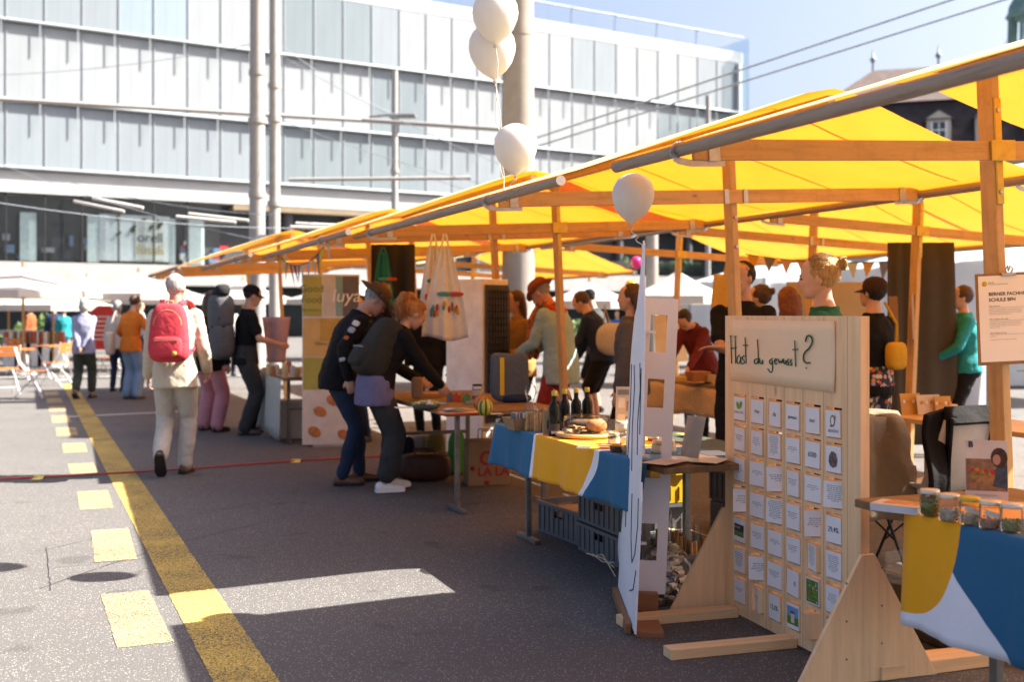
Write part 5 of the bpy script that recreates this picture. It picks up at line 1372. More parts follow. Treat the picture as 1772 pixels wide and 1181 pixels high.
def tray(name, M, w, d, h, m_, label, cat, flare=.02, t=.004):
    o = thing(name, label, cat, M); k = MB()
    for (x0, y0, x1, y1) in ((-w, -d, w, -d), (w, -d, w, d), (w, d, -w, d), (-w, d, -w, -d)):
        e = 1 + flare / max(w, d); n = Vector((y1 - y0, x0 - x1, 0)).normalized() * t
        a, b = Vector((x0, y0, 0)), Vector((x1, y1, 0)); c, dd_ = b * e + Vector((0, 0, h)), a * e + Vector((0, 0, h))
        k = MB(); k.add([a, b, c, dd_, a - n, b - n, c - n, dd_ - n], [(0, 1, 2, 3), (5, 4, 7, 6), (3, 2, 6, 7), (0, 3, 7, 4), (1, 5, 6, 2), (0, 4, 5, 1)]); k.build('side', m_, o)
    k = MB(); k.b2((-w, -d, .0), (w, d, .004)); k.build('base', m_, o); return o
cb = tray('cardboard_box', at_table(tp(897, 744), 25), .05, .06, .075, KRAFT, 'small open cardboard box of sachets at the cloth corner', 'box', .03)
for i in range(6):
    k = MB(); k.box((-.03 + .012 * i, .01 * (i % 2), .06), (.008, .06, .09), Matrix.Rotation(R(-10 + 5 * i), 3, 'Y')); k.build('sachet', [INKG, LBL, mat('lilac_card', (.35, .3, .4), .6)][i % 3], cb)
bp = tp(1012, 758); BREAD = mat('bread_crust', (.34, .16, .055), .75, 0, .35, 25, .6, 45)
bd_ = put('bread_board', MB().lathe([(.0, 0), (.13, 0), (.165, .012), (.17, .022), (.165, .03), (0, .03)], 40), wood('beech_round', (.5, .31, .13), 0, .85, .45, False, 2), 'round wooden board carrying the clear bread dome', 'board', at_table(bp))
bz = bp + Vector((.01, 0, .0305))
dm = thing('bread_dome', 'clear plastic dome cover with seams on the round board', 'dome', at_table(bz))
k = MB(); k.lathe([(.133, 0), (.134, .085), (.13, .094), (.05, .098), (0, .098)], 36); k.build('cover', glassy('clear_acrylic', (.97, .97, .96), .03, .15), dm)
k = MB(); k.tube([(.135 * math.cos(a), .135 * math.sin(a), .088) for a in [i * math.pi / 16 for i in range(33)]], .002, 5); k.build('rim', glassy('rim_acrylic', (.7, .72, .75), .05, .6), dm)
k = MB(); k.sq((0, 0, .04), (.062, .045, .04), .9, .9, 18, 10); put('bread_loaf', k, BREAD, 'crusty brown bread loaf under the clear dome', 'bread', at_table(bz + Vector((.055, -.02, 0)), 20))
k = MB(); k.sq((0, 0, .035), (.08, .045, .035), .8, .8, 18, 10); put('bread_loaf', k, mat('dark_crust', (.10, .05, .025), .8, 0, .3, 30, .5, 40), 'dark loaf at the back of the clear dome', 'bread', at_table(bz + Vector((-.02, .06, 0)), -10))
for i in range(9):
    r = random.Random(i); k = MB(); k.prism([(-.02, -.012), (.018, -.015), (.02, .014), (-.015, .016)], .004, Matrix.Rotation(r.uniform(-.5, .5), 4, 'X') @ Matrix.Rotation(r.uniform(0, 6), 4, 'Z'))
    put('cracker', k, mat('cracker', (.42, .25, .09), .8, 0, .2, 60), ORD[i] + ' broken cracker piece in the heap before the loaf', 'cracker', at_table(bz + Vector((-.07 + r.uniform(-.03, .07), -.06 + r.uniform(-.02, .03), .008 + .004 * i))), 'crackers under the dome')
LID = mat('silver_lid', (.55, .52, .45), .35, .7); GJ = glassy('jar_glass', (.96, .97, .96), .03, .15)
def jar(p, label, r_, h, fill, lid=True, group='preserve jars', fh=.8, lidm=None):
    j = thing('preserve_jar', label, 'jar', at_table(p), group)
    k = MB(); k.lathe([(r_ * .92, .0), (r_, .004), (r_, h * .84), (r_ * .86, h * .9), (r_ * .86, h)], 20); k.build('glass', GJ, j)
    k = MB(); k.lathe([(r_ * .9, .003), (r_ * .95, .006), (r_ * .95, h * fh), (0, h * fh)], 18); k.build('filling', fill, j)
    k = MB(); k.lathe([(r_ * 1.01, h * .25), (r_ * 1.01, h * .65)], 20); k.build('label', LBL, j)
    if lid: k = MB(); k.lathe([(r_ * .9, h - .006), (r_ * .92, h + .008), (r_ * .9, h + .01), (0, h + .01)], 20); k.build('lid', lidm or LID, j)
    return j
CREM = mat('cream_spread', (.62, .56, .40), .6); HERB = mat('herb_green', (.2, .24, .08), .7, 0, .4, 60); TOM = mat('tomato_spread', (.42, .12, .03), .6)
j1 = jar(tp(1062, 772), 'small jar of herb spread behind the copper cup', .033, .06, HERB)
j2 = jar(tp(1080, 769), 'small jar of cream spread under the open jar', .034, .06, CREM)
j3 = jar(tp(1098, 772), 'small jar of red spread beside the white stand', .033, .06, TOM)
jar(tp(1080, 769) + Vector((-.012, 0, .072)), 'open glass jar of pale cream stacked on another jar', .037, .065, CREM, False)
jar(tp(1131, 764), 'jar of red spread seen through the white support rib', .035, .07, TOM)
jar(tp(1151, 767), 'jar of pickles just right of the white support rib', .034, .075, HERB)
jar(tp(1140, 786), 'squat white labelled jar before the white rib', .036, .06, CREM)
jar(tp(1158, 785), 'squat white labelled jar facing the clear sign holder', .036, .062, CREM)
k = MB(); k.lathe([(.022, 0), (.035, .01), (.04, .035), (.041, .036), (.036, .03), (.0, .02)], 22); cc = put('copper_cup', k, mat('copper', (.5, .2, .1), .3, .8), 'small copper cup heaped with orange spice', 'cup', at_table(tp(1068, 784)))
k = MB(); k.ell((0, 0, .028), (.034, .034, .02)); k.build('spice', mat('orange_spice', (.5, .2, .02), .9, 0, .2, 90), cc)
k = MB(); k.lathe([(.02, 0), (.036, .012), (.045, .04), (.043, .04), (.0, .02)], 22); cc = put('wooden_bowl', k, wood('bowl_wood', (.42, .24, .09), 0), 'small wooden bowl of nuts beside the copper cup', 'bowl', at_table(tp(1090, 787)))
for i in range(14): k = MB(); r = random.Random(i); k.ell((r.uniform(-.025, .025), r.uniform(-.025, .025), .032 + r.uniform(0, .012)), (.009, .007, .006), 7, 5); k.build('nut', BS1, cc)
SGN = glassy('sign_acrylic', (.93, .94, .95), .04, .15)
hs = thing('sign_holder', 'clear acrylic sign holder tilted at the end of the blue cloth', 'sign holder', at_table(tp(1198, 800), -58))
k = MB(); k.box((0, 0, .12), (.15, .004, .24), Matrix.Rotation(R(-14), 3, 'X')); k.build('pane', SGN, hs); k = MB(); k.b2((-.075, -.03, 0), (.075, .06, .004)); k.build('foot', SGN, hs)
k = MB(); k.box((0, .004, .12), (.13, .001, .2), Matrix.Rotation(R(-14), 3, 'X')); k.build('leaflet', LBL, hs)
nw = thing('leaflet_stand', 'tilted printed leaflet standing behind the preserve jars', 'leaflet', at_table(tp(1083, 754), -12))
k = MB(); k.box((0, 0, .14), (.12, .003, .29), Matrix.Rotation(R(-12), 3, 'X')); k.build('sheet', mat('newsprint', (.45, .41, .36), .8), nw)
for i, (x, z, w, h, m_) in enumerate([(0, .25, .1, .03, INKG), (-.025, .19, .04, .06, LBL), (.025, .17, .045, .06, mat('egg_photo', (.3, .15, .08), .7)), (-.025, .1, .045, .05, LBL), (.02, .09, .045, .04, INKG)]):
    k = MB(); k.box((x, -.003 + (z - .14) * .2126, z), (w, .001, h), Matrix.Rotation(R(-12), 3, 'X')); k.build('printed_block', m_, nw)
r = random.Random(12)
for i, (px, py, c, lb) in enumerate([(1180, 795, (.6, .55, .5), 'pale leaflet lying by the clear sign holder'), (1210, 790, (.66, .64, .62), 'white leaflet behind the clear sign holder'), (1235, 785, (.3, .45, .6), 'light blue leaflet nearest the quiz board'), (1228, 797, (.6, .57, .5), 'cream leaflet at the end of the cloth'), (1150, 800, (.55, .45, .42), 'greyish leaflet at the foot of the rib'), (1010, 775, (.66, .64, .6), 'small white price card on the yellow cloth'), (1050, 772, (.55, .42, .2), 'folded kraft napkin on the yellow cloth'), (1185, 752, (.55, .3, .05), 'small orange card on the dark runner')]):
    k = MB(); w = .1 if i < 5 else .05; k.b2((-w * .7, -w, 0), (w * .7, w, .0015)); put('leaflet', k, mat('leaflet_%d' % i, c, .7), lb, 'leaflet', at_table(tp(px, py, .7425 + .002 * i), r.uniform(-40, 40)), 'leaflets on the tables')
# glass bottle with round stopper
gb = thing('carafe', 'clear water bottle with bulbous top by the fedora man', 'bottle', at_table(tp(918, 735)))
k = MB(); k.lathe([(.035, 0), (.038, .01), (.036, .12), (.022, .15), (.03, .18), (.04, .21), (.03, .245), (.014, .26), (.013, .275)], 18); k.build('glass', glassy('carafe_glass', (.93, .95, .94), .03, .2), gb); k = MB(); k.lathe([(.0385, .05), (.0385, .08)], 18); k.build('label', mat('green_label', (.1, .3, .1), .6), gb)

# ------------------------------------------------------------ crates, gas bottle and sack under the blue cloth table
GREYP = mat('grey_crate_plastic', (.13, .135, .145), .5, 0, .1, 8); YELP = mat('yellow_crate_plastic', (.6, .37, .01), .45, 0, .06); BLKP = mat('dark_crate_plastic', (.045, .047, .05), .5)
def crate(M, m_, label, w=.2, l=.3, h=.2, slots=True):
    o = thing('stacking_crate', label, 'crate', M, 'plastic crates'); 
    for sx in (-1, 1):
        k = MB(); k.b2((sx * w - .004, -l, 0), (sx * w + .004, l, h * .62)); k.b2((sx * w - .004, -l, h * .62), (sx * w + .004, -.07, h)); k.b2((sx * w - .004, .07, h * .62), (sx * w + .004, l, h)); k.b2((sx * w - .004, -.07, h * .86), (sx * w + .004, .07, h))
        s = k.build('side', m_, o)
        for i in range(9):
            k = MB(); y = -l + l * 2 * (i + .5) / 9; k.b2((sx * (w + .008) - .004, y - .004, .02), (sx * (w + .008) + .004, y + .004, h * .9)); k.build('rib', m_, s)
    for sy in (-1, 1):
        k = MB(); k.b2((-w, sy * l - .004, 0), (w, sy * l + .004, h * .55)); k.b2((-w, sy * l - .004, h * .55), (-.06, sy * l + .004, h)); k.b2((.06, sy * l - .004, h * .55), (w, sy * l + .004, h)); k.b2((-.06, sy * l - .004, h * .86), (.06, sy * l + .004, h))
        s = k.build('end', m_, o)
        for i in range(7):
            k = MB(); x = -w + w * 2 * (i + .5) / 7; k.b2((x - .004, sy * (l + .008) - .004, .02), (x + .004, sy * (l + .008) + .004, h * .55)); k.build('rib', m_, s)
    k = MB(); k.b2((-w, -l, 0), (w, l, .008)); k.build('bottom', m_, o)
    k = MB()
    pts = [(-w - .012, -l - .012), (w + .012, -l - .012), (w + .012, l + .012), (-w - .012, l + .012), (-w - .012, -l - .012)]
    for a, b in zip(pts, pts[1:]): k.beam((*a, h), (*b, h), .022, .018)
    k.build('rim', m_, o); return o
cr1 = crate(row(-1.2, -.02, .005, 4), GREYP, 'grey crate with cardboard inside, standing open at the far table end')
k = MB(); k.b2((-.18, -.28, .12), (.18, .28, .15)); put('cardboard_sheet', k, KRAFT, 'flat cardboard lying inside the open grey crate', 'cardboard', row(-1.2, -.02, .015, 4))
crate(row(-1.22, -.68, .005, 0), GREYP, 'grey crate standing on the ground under the yellow crate', h=.165); crate(row(-1.22, -.68, .185, 0), GREYP, 'upper grey crate holding up the yellow crate', h=.165)
crate(row(-1.25, -.70, .365, 2), YELP, 'bright yellow crate on top of the grey stack', h=.17)
crate(row(-1.24, -1.33, .005, 0), GREYP, 'grey crate full of wrapped breadsticks with a paper notice'); crate(row(-.35, -1.0, .005, 0), GREYP, 'grey crate of wrapped bread behind the gas bottle'); crate(row(-.1, -.35, .2, 0), BLKP, 'dark crate with diamond mesh behind the breadstick crate')
k = MB(); k.b2((-.2, -.3, 0), (.2, .3, .19)); put('storage_box', k, BLKP, 'closed dark storage box under the dark mesh crate', 'box', row(-.1, -.35, .003, 0), bevel=.01)
r = random.Random(4)
for (v, u, n) in ((-1.24, -1.33, 7), (-.35, -1.0, 8)):
    for i in range(n):
        b = thing('wrapped_bread', ORD[i] + ' clear wrapped bread in the ' + ('notice crate' if v < -1 else 'crate behind the gas bottle'), 'food bag', row(v + r.uniform(-.1, .1), u - .22 + .44 * i / (n - 1), .02, r.uniform(0, 180)), 'wrapped breads in the crates')
        for j in range(5): k = MB(); x = -.03 + .015 * j; k.tube([(x, 0, 0), (x + r.uniform(-.01, .01), 0, .24)], .009, 6); k.build('breadstick', BS1 if j % 2 else BS2, b)
        k = MB(); k.grid(lambda a, c: (.05 * math.cos(6.283 * a) * (1 - .5 * max(0, c - .7) + .6 * max(0, c - .85)), .022 * math.sin(6.283 * a), .33 * c), 14, 8); k.build('clear_wrap', MATS['cellophane'], b)
k = MB(); k.grid(lambda u, v: (-.006 - .02 * math.sin(v * 2.5), -.13 + .26 * u, -.2 + .24 * v), 6, 8); put('paper_notice', k, CARD, 'white paper notice hanging on the breadstick crate', 'notice', row(-1.47, -1.2, .2, 0), solid=.001)
gz = gnd(1146, 978); gbt = thing('gas_bottle', 'yellow gas bottle with collar behind the white stand', 'gas bottle', T(gz.x, gz.y, 0)); YG = mat('yellow_enamel', (.58, .43, .01), .35, 0, .06)
k = MB(); k.lathe([(.07, .0), (.085, .02), (.09, .06), (.09, .17), (.075, .215), (.03, .235), (.02, .25)], 22); k.build('tank', YG, gbt)
for s in (-1, 1): k = MB(); k.grid(lambda u, v: (s * (.045 + .01 * math.sin(3 * v)) * math.cos(1.2 * u - .6), .06 * math.sin(1.6 * u - .8), .225 + .11 * v), 6, 5); k.build('collar', YG, gbt, solid=.008)
sk = gnd(1160, 1052); sck = thing('sack_of_shavings', 'clear sack of pale wood curls beside the white stand', 'sack', T(sk.x, sk.y + .12, 0)); r = random.Random(9)
SHV = mat('wood_curl', (.72, .63, .5), .7, 0, .15, 40)
for i in range(150):
    a = r.uniform(0, 6.28); h_ = r.random() ** 1.2; rad = (.13 - .08 * h_) * r.uniform(.55, 1); c = Vector((rad * math.cos(a), rad * math.sin(a), .02 + .26 * h_)); k = MB(Matrix.Translation(c) @ Matrix.Rotation(r.uniform(0, 6), 4, 'Z') @ Matrix.Rotation(r.uniform(0, 3), 4, 'X'))
    k.grid(lambda u, v: (.02 * (u - .5) * 2, .014 * math.cos(v * 2.6 - 1.3), .014 * math.sin(v * 2.6 - 1.3)), 2, 4); k.build('wood_curl', SHV, sck)
k = MB(); k.sq((0, 0, .15), (.15, .14, .155), .75, .9, 22, 14, taper=.35, fn=lambda p: p * (1 + .04 * math.sin(p.z * 60 + p.x * 50))); k.build('clear_bag', glassy('sack_film', (.98, .97, .96), .15, .12), sck)

# ------------------------------------------------------------ squash table
WD = lambda px, py, dz=0: tp(px, py, .738 + dz)
def squash(p, c1, c2, rad, label, lobes=10, hgt=1.):
    t = NT('squash_' + label[:6]); v = t.coord(); sp = t.n("ShaderNodeSeparateXYZ"); t.l(v, sp.inputs[0])
    a = t.math('ARCTAN2', sp.outputs[1], sp.outputs[0]); n = t.noise(v, 60, 3)
    w = t.math('ADD', t.math('SINE', t.math('MULTIPLY', a, float(lobes))), t.math('MULTIPLY', n, .8))
    ms = t.done(t.bsdf(t.mix(t.ramp(w, [(.3, (0, 0, 0)), (.8, (1, 1, 1))]), c1, c2), .4, 0, None, .5))
    o = thing('squash', label, 'squash', at_table(p))
    k = MB(); n_ = 60
    def fn(u, v_):
        a_ = 6.2832 * u; t_ = math.pi * v_; q = rad * (1 - .08 * abs(math.sin(a_ * lobes / 2))) * math.sin(t_) ** .8
        return (q * math.cos(a_), q * math.sin(a_), rad * hgt - rad * hgt * math.cos(t_) - .1 * rad * (1 if v_ > .9 else 0))
    k.grid(fn, n_, 16); k.build('fruit', ms, o)
    k = MB(); k.tube([(0, 0, rad * 1.8 * hgt), (.004, 0, rad * 2.1 * hgt), (.015, .005, rad * 2.35 * hgt)], [.014, .008, .007], 7); k.build('stalk', mat('squash_stalk', (.3, .2, .07), .8), o)
squash(WD(839, 720), (.55, .42, .05), (.06, .1, .015), .056, 'green and yellow striped squash on the table edge', 8, 1.05)
squash(WD(833, 712), (.55, .14, .01), (.45, .1, .01), .06, 'plain orange squash behind the striped one', 6, .95)
k = MB(); k.lathe([(.04, 0), (.09, .015), (.115, .045), (.11, .045), (.08, .02), (0, .012)], 26); bw = put('salad_bowl', k, mat('dark_stoneware', (.07, .065, .06), .5), 'low dark bowl with cut vegetables on the squash table', 'bowl', at_table(WD(737, 711)))
r = random.Random(6)
for i in range(26): k = MB(); k.box((r.uniform(-.08, .08), r.uniform(-.08, .08), .045 + r.uniform(0, .02)), (.03, .025, .018), Matrix.Rotation(r.uniform(0, 3), 3, 'Z') @ Matrix.Rotation(r.uniform(-.6, .6), 3, 'X')); k.build('vegetable_piece', [mat('veg_white', (.6, .58, .48), .6), mat('veg_green', (.3, .38, .08), .6), CREM][i % 3], bw)
tr_ = thing('serving_tray', 'red rimmed tray of printed cards on the squash table', 'tray', at_table(WD(795, 717), 20)); k = MB(); k.sq((0, 0, .008), (.16, .1, .008), .3, .35, 24, 6); k.build('tray_base', mat('tray_red', (.5, .06, .02), .45), tr_)
k = MB(); k.sq((0, 0, .0145), (.148, .09, .004), .3, .35, 24, 6); k.build('tray_face', mat('tray_cream', (.55, .42, .25), .6), tr_)
for i in range(8):
    k = MB(); k.box((r.uniform(-.1, .1), r.uniform(-.06, .06), .024 + .003 * i), (.08, .05, .003), Matrix.Rotation(r.uniform(0, 3), 3, 'Z')); put('picture_card', k, mat('card_tone_%d' % (i % 5), [(.1, .3, .35), (.55, .35, .1), (.5, .5, .45), (.35, .12, .08), (.2, .28, .35)][i % 5], .6), ORD[i] + ' coloured card from the bottom of the pile on the red tray', 'card', at_table(WD(795, 717), 20), 'cards on the tray')
for i, (px, py, c, lb) in enumerate([(780, 694, (.14, .16, .16), 'grey green wooden house block'), (789, 695, (.5, .06, .03), 'red wooden house block'), (797, 694, (.5, .25, .05), 'orange wooden house block'), (806, 696, (.1, .22, .09), 'green wooden house block')]):
    k = MB(); k.prism([(-.03, 0), (.03, 0), (.03, .04), (0, .075), (-.03, .04)], .03, UP); put('house_block', k, mat('block_%d' % i, c, .6), lb + ' at the back of the squash table', 'toy block', at_table(WD(px, py), 10 * i))
for i, (px, py, w, d, h, c, lb) in enumerate([(700, 706, .14, .1, .004, (.68, .68, .7), 'white sheet of paper on the corner of the squash table'), (850, 717, .16, .07, .003, (.55, .5, .45), 'printed flyer before the striped squash'), (760, 700, .1, .07, .012, (.3, .4, .42), 'stack of teal cards behind the tray'), (815, 700, .09, .06, .02, (.2, .25, .27), 'slate blue box behind the tray'), (745, 687, .22, .13, .03, (.45, .25, .1), 'flat wooden board at the back of the squash table')]):
    k = MB(); k.b2((-w / 2, -d / 2, 0), (w / 2, d / 2, h)); put('table_item', k, mat('item_%d' % i, c, .7), lb, 'table item', at_table(WD(px, py), 15), bevel=.001)
k = MB(); k.sq((0, 0, .09), (.05, .025, .09), .4, .5, 16, 10); put('paper_pouch', k, mat('pouch_tan', (.35, .22, .12), .8), 'tan paper pouch under the reaching hand', 'pouch', at_table(WD(722, 690)))
jar(WD(826, 690), 'tall storage jar with dark lid at the back of the squash table', .045, .11, mat('jar_grey', (.3, .28, .25), .7), True, None, .7, BLACK)
DUF = mat('brown_duffel_leather', (.075, .03, .018), .5, 0, .25, 8, .4, 40)
df = gnd(735, 832); dfb = thing('duffel_bag', 'brown leather duffel bag on the ground beneath the squash table', 'bag', T(df.x, df.y, 0, 8))
k = MB(); k.sq((0, 0, .12), (.23, .12, .12), .55, .6, 26, 12); k.build('bag', DUF, dfb)
for s in (-1, 1): k = MB(); k.tube([(-.1, s * .06, .2), (-.08, s * .07, .27), (.08, s * .07, .27), (.1, s * .06, .2)], .009, 7); k.build('handle', DUF, dfb)
k = MB(); k.beam((-.22, 0, .235), (.22, 0, .235), .012, .006); k.build('zip', BLACK, dfb)
ol = gnd(842, 838); ob = thing('paper_carrier', 'kraft paper carrier bag printed in red under the squash table', 'bag', T(ol.x, ol.y, 0, 14))
k = MB(); k.b2((-.18, -.1, 0), (.18, .1, .38)); k.build('bag', mat('carrier_kraft', (.3, .18, .09), .8, 0, .1, 12, .3, 15), ob, bevel=.006)
REDP = mat('red_print', (.38, .03, .03), .7)
lettering('OH', .17, Matrix.Translation((.045, -.1025, .225)) @ UP, REDP, ob, bold=.004); lettering('LA LA', .105, Matrix.Translation((.035, -.1025, .115)) @ UP, REDP, ob, bold=.003)
for x, z in ((-.14, .15), (-.02, .03)): k = MB(Matrix.Translation((x, -.1005, z)) @ Matrix.Rotation(R(90), 4, 'X')); k.lathe([(.022, 0), (.022, .002), (0, .002)], 14); k.build('print_dot', REDP, ob)
for s in (-1, 1): k = MB(); k.tube([(-.06, s * .08, .37), (-.055, s * .07, .46), (.055, s * .07, .46), (.06, s * .08, .37)], .006, 6); k.build('handle', KRAFT, ob)
for i, (px, py, w, h, c, lb) in enumerate([(700, 822, .10, .34, (.015, .015, .03), 'dark cloth bag standing behind the duffel'), (722, 815, .1, .33, (.32, .33, .3), 'pale printed shopping bag behind the duffel'), (752, 815, .1, .35, (.2, .16, .06), 'patterned shopping bag behind the duffel'), (790, 822, .08, .38, (.08, .3, .05), 'bright green bag beside the paper carrier'), (690, 815, .05, .3, (.35, .1, .03), 'rust cloth bag hanging low by the woman')]):
    g_ = gnd(px, py); k = MB(); k.sq((0, 0, h / 2), (w, w * .6, h / 2), .45, .6, 20, 12, taper=.12, fn=lambda p: p * (1 + .03 * math.sin(p.z * 40 + p.x * 30))); o = put('shopping_bag', k, C('bag_%d' % i, c), lb, 'bag', T(g_.x, g_.y, 0, 10 * i))
dn = thing('denim_bag', 'grey blue bag with yellow stripe leaning on the squash table', 'bag', T(-.02, 9.15, .738, 20)); k = MB(); k.sq((0, 0, .2), (.16, .05, .2), .4, .5, 22, 12, fn=lambda p: p * (1 + .05 * math.sin(p.z * 25 + p.x * 20))); k.build('bag', C('grey_blue_canvas', (.09, .11, .14)), dn)
k = MB(); k.b2((-.1, -.058, .06), (-.065, -.05, .36)); k.build('stripe', mat('stripe_yellow', (.6, .42, .02), .7), dn); k = MB(); k.sq((.05, -.02, .03), (.13, .06, .035), .7, .7, 16, 8); k.build('flap', NAVY, dn)

# ------------------------------------------------------------ fridge, aprons, totes, boards
fr = thing('fridge', 'white fridge turned so its black cooling grid shows', 'fridge', T(-.36, 11.7, 0, 50)); k = MB(); k.b2((-.2, -.25, .02), (.2, .25, 1.8)); k.build('cabinet', mat('fridge_white', (.78, .78, .78), .35), fr, bevel=.01)
k = MB(); k.b2((-.17, -.285, .35), (.17, -.262, 1.74)); k.build('back_plate', mat('fridge_back', (.06, .06, .065), .6), fr)
for i in range(20): k = MB(); z = .42 + i * .066; k.tube([(-.16, -.3, z), (.16, -.3, z)], .007, 5); k.build('cooling_rod', BLACK, fr)
for i in range(8): k = MB(); x = -.15 + i * .043; k.tube([(x, -.309, .4), (x, -.309, 1.7)], .004, 5); k.build('cooling_wire', BLACK, fr)
def hang_cloth(name, label, cat, p, w0, w1, h, m_, strap=.1, rz=0, seed=0, pic=True):
    o = thing(name, label, cat, T(p.x, p.y, p.z, rz)); k = MB()
    k.grid(lambda u, v: ((u - .5) * 2 * (w1 + (w0 - w1) * v ** 1.4), .025 * math.sin(u * 9 + seed) * (1.1 - v) + .012 * math.sin(u * 22), -strap - h * (1 - v) + .02 * math.sin(u * 6 + seed) * (1 - v)), 28, 20); k.build('cloth', m_, o, solid=.004)
    k = MB(); k.tube([(-w0 * .7, 0, -strap), (-.008, 0, 0), (.008, 0, 0), (w0 * .7, 0, -strap)], .009, 6); k.build('loop', m_, o)
    if pic:
        r = random.Random(seed)
        for i in range(16):
            a = r.uniform(-1, 1); k = MB(); x = a * w1 * .62; z = -strap - h * (.62 + .1 * abs(a) + r.uniform(-.03, .05))
            y = .025 * math.sin((x / (2 * w1) + .5) * 9 + seed) * .8 + .012 * math.sin((x / (2 * w1) + .5) * 22)
            k.sq((x, y - .012, z), (.012, .004, .03), .8, .8, 8, 6); k.build('printed_figure', [mat('print_red', (.45, .05, .04), .7), mat('print_teal', (.05, .28, .28), .7), mat('print_ochre', (.5, .3, .05), .7)][i % 3], o)
        for i in range(2): k = MB(); k.sq((.0 + .09 * i, -.03, -strap - h * .52), (.07, .004, .02), .8, .8, 12, 6); k.build('printed_tent', [mat('print_teal', (.05, .28, .28), .7), mat('print_red', (.45, .05, .04), .7)][i], o)
    return o
APR = C('white_apron_cotton', (.72, .68, .6))
hang_cloth('apron', 'white cotton apron printed with little market figures, front one', 'apron', at(770, 405, 9.75), .04, .2, .80, APR, .1, 5, 1)
hang_cloth('apron', 'second white apron hanging just behind the printed front one', 'apron', at(750, 405, 9.95), .04, .13, .6, APR, .1, 20, 3)
hang_cloth('apron', 'teal apron with bright figures hanging before the dark cloth', 'apron', at(663, 428, 13.2), .05, .14, .6, C('teal_apron', (.02, .17, .2)), .06, 20, 5)
k = MB(); k.grid(lambda u, v: ((u - .5) * .52, .03 * math.sin(u * 20), 1.0 * v), 30, 4); put('dark_hanging', k, C('dark_blue_drape', (.03, .03, .042)), 'dark cloth drape behind the teal apron', 'drape', T(at(680, 560, 13.6).x, 13.6, 1.28), solid=.006)
tb = thing('tote_bag', 'yellow cloth tote bag hanging behind the man with folded arms', 'tote bag', T(at(1262, 480, 12.25).x, 12.15, 1.50, 10)); k = MB(); k.grid(lambda u, v: ((u - .5) * (.44 - .06 * v), .02 * math.sin(u * 10) * (1 - v), .37 * v), 20, 10); k.build('bag', C('yellow_tote_cotton', (.58, .38, .09)), tb, solid=.02)
for s in (-1, 1): k = MB(); k.tube([(-.07, s * .012, .36), (-.03, s * .01, .6), (.0, s * .01, .72), (.03, s * .01, .6), (.07, s * .012, .36)], .011, 6); k.build('handle', MATS['yellow_tote_cotton'], tb)
def clipboard(M, w, h, label, title=None, back=None):
    o = thing('clipboard', label, 'sign', M); k = MB(); k.b2((-w / 2 - .012, 0, -h / 2 - .016), (w / 2 + .012, .006, h / 2 + .012)); k.build('board', back or mat('hardboard', (.3, .17, .07), .6, 0, .15, 20), o)
    if title is None: return o
    k = MB(); k.b2((-w / 2, -.0025, -h / 2), (w / 2, -.0008, h / 2)); pg = k.build('sheet', mat('sign_paper', (.9, .88, .87), .8, 0, .02), o)
    k = MB(); k.tube([(-.035, -.006, h / 2 + .004), (.035, -.006, h / 2 + .004)], .008, 8); cl = k.build('clip', ZINC, o)
    for s in (-1, 1): k = MB(); k.tube([(s * .012, -.008, h / 2 + .01), (s * .018, -.016, h / 2 + .03), (s * .006, -.012, h / 2 + .045), (0, -.008, h / 2 + .02)], .004, 6); k.build('clip_wire', ZINC, cl)
    for i, (txt, sz, x, z) in enumerate(title): lettering(txt, sz, Matrix.Translation((x, -.0032, z)) @ UP, INK if sz > .009 else INKG, pg, align='LEFT', bold=.0006 if sz > .017 else 0.0)
    return o
P1w = row(.03, -2.34) @ TILT
cpm = P1w @ T(-.01, -.095, 1.43) @ Matrix.Rotation(R(-20), 4, 'Z')
body_txt = [('Die Berner Fachhochschule BFH ist eine anwendungsorientierte Hochschule.', 'Neben der sehr guten Ausbildung, Forschung und Entwicklung bietet', 'Dienstleistungen in neuen Themenfeldern an.')]
T1t = [('BERNER', .0085, -.100, .176), ('NACHHALTIGKEITSTAGE', .0085, -.100, .168), ('BERNER FACHHOCH-', .0235, -.1, .120), ('SCHULE BFH', .0235, -.1, .092), ('Das sind wir', .0105, -.1, .062), ('Wir machen mit, weil', .0105, -.1, -.002), ('Hier findest du uns', .0105, -.1, -.070),
       ('Die Berner Fachhochschule BFH ist eine anwendungsorientierte', .0062, -.1, .046), ('Hochschule. Neben der sehr guten Ausbildung, Forschung und', .0062, -.1, .038), ('Entwicklung bietet sie Dienstleistungen in neuen Themenfeldern', .0062, -.1, .030), ('und arbeitet mit vielen Partnern zusammen.', .0062, -.1, .022),
       ('Als engagierte Hochschule will die BFH einen Beitrag leisten zu', .0062, -.1, -.018), ('nachhaltigen Lösungen in Bildung und Forschung. Sie setzt sich', .0062, -.1, -.026), ('für einen schonenden Umgang mit allen Ressourcen ein und', .0062, -.1, -.034), ('zeigt dies am Stand.', .0062, -.1, -.042), ('www.bfh.ch', .0062, -.1, -.086), ('Am Stand: Hülsenfrüchte und Saatgut zum Anfassen.', .0062, -.1, -.102)]
cp = clipboard(cpm, .297, .42, 'clipboard sign for the university on the closest wooden post', T1t)
for z in (.054, -.010, -.078): k = MB(); k.b2((-.1, -.0033, z), (.09, -.0028, z + .001)); k.build('rule_line', INKG, cp)
k = MB(Matrix.Translation((-.118, -.0028, .172)) @ Matrix.Rotation(R(90), 4, 'X')); k.lathe([(.0125, 0), (.0125, .001), (0, .0012)], 18); k.build('round_logo', mat('logo_yellow', (.6, .42, .02), .6), cp)
lettering('härdöpfu', .016, Matrix.Translation((.03, -.0545, -.255)) @ UP, INK, cp)
P4w = row(-.19, 4.18) @ TILT
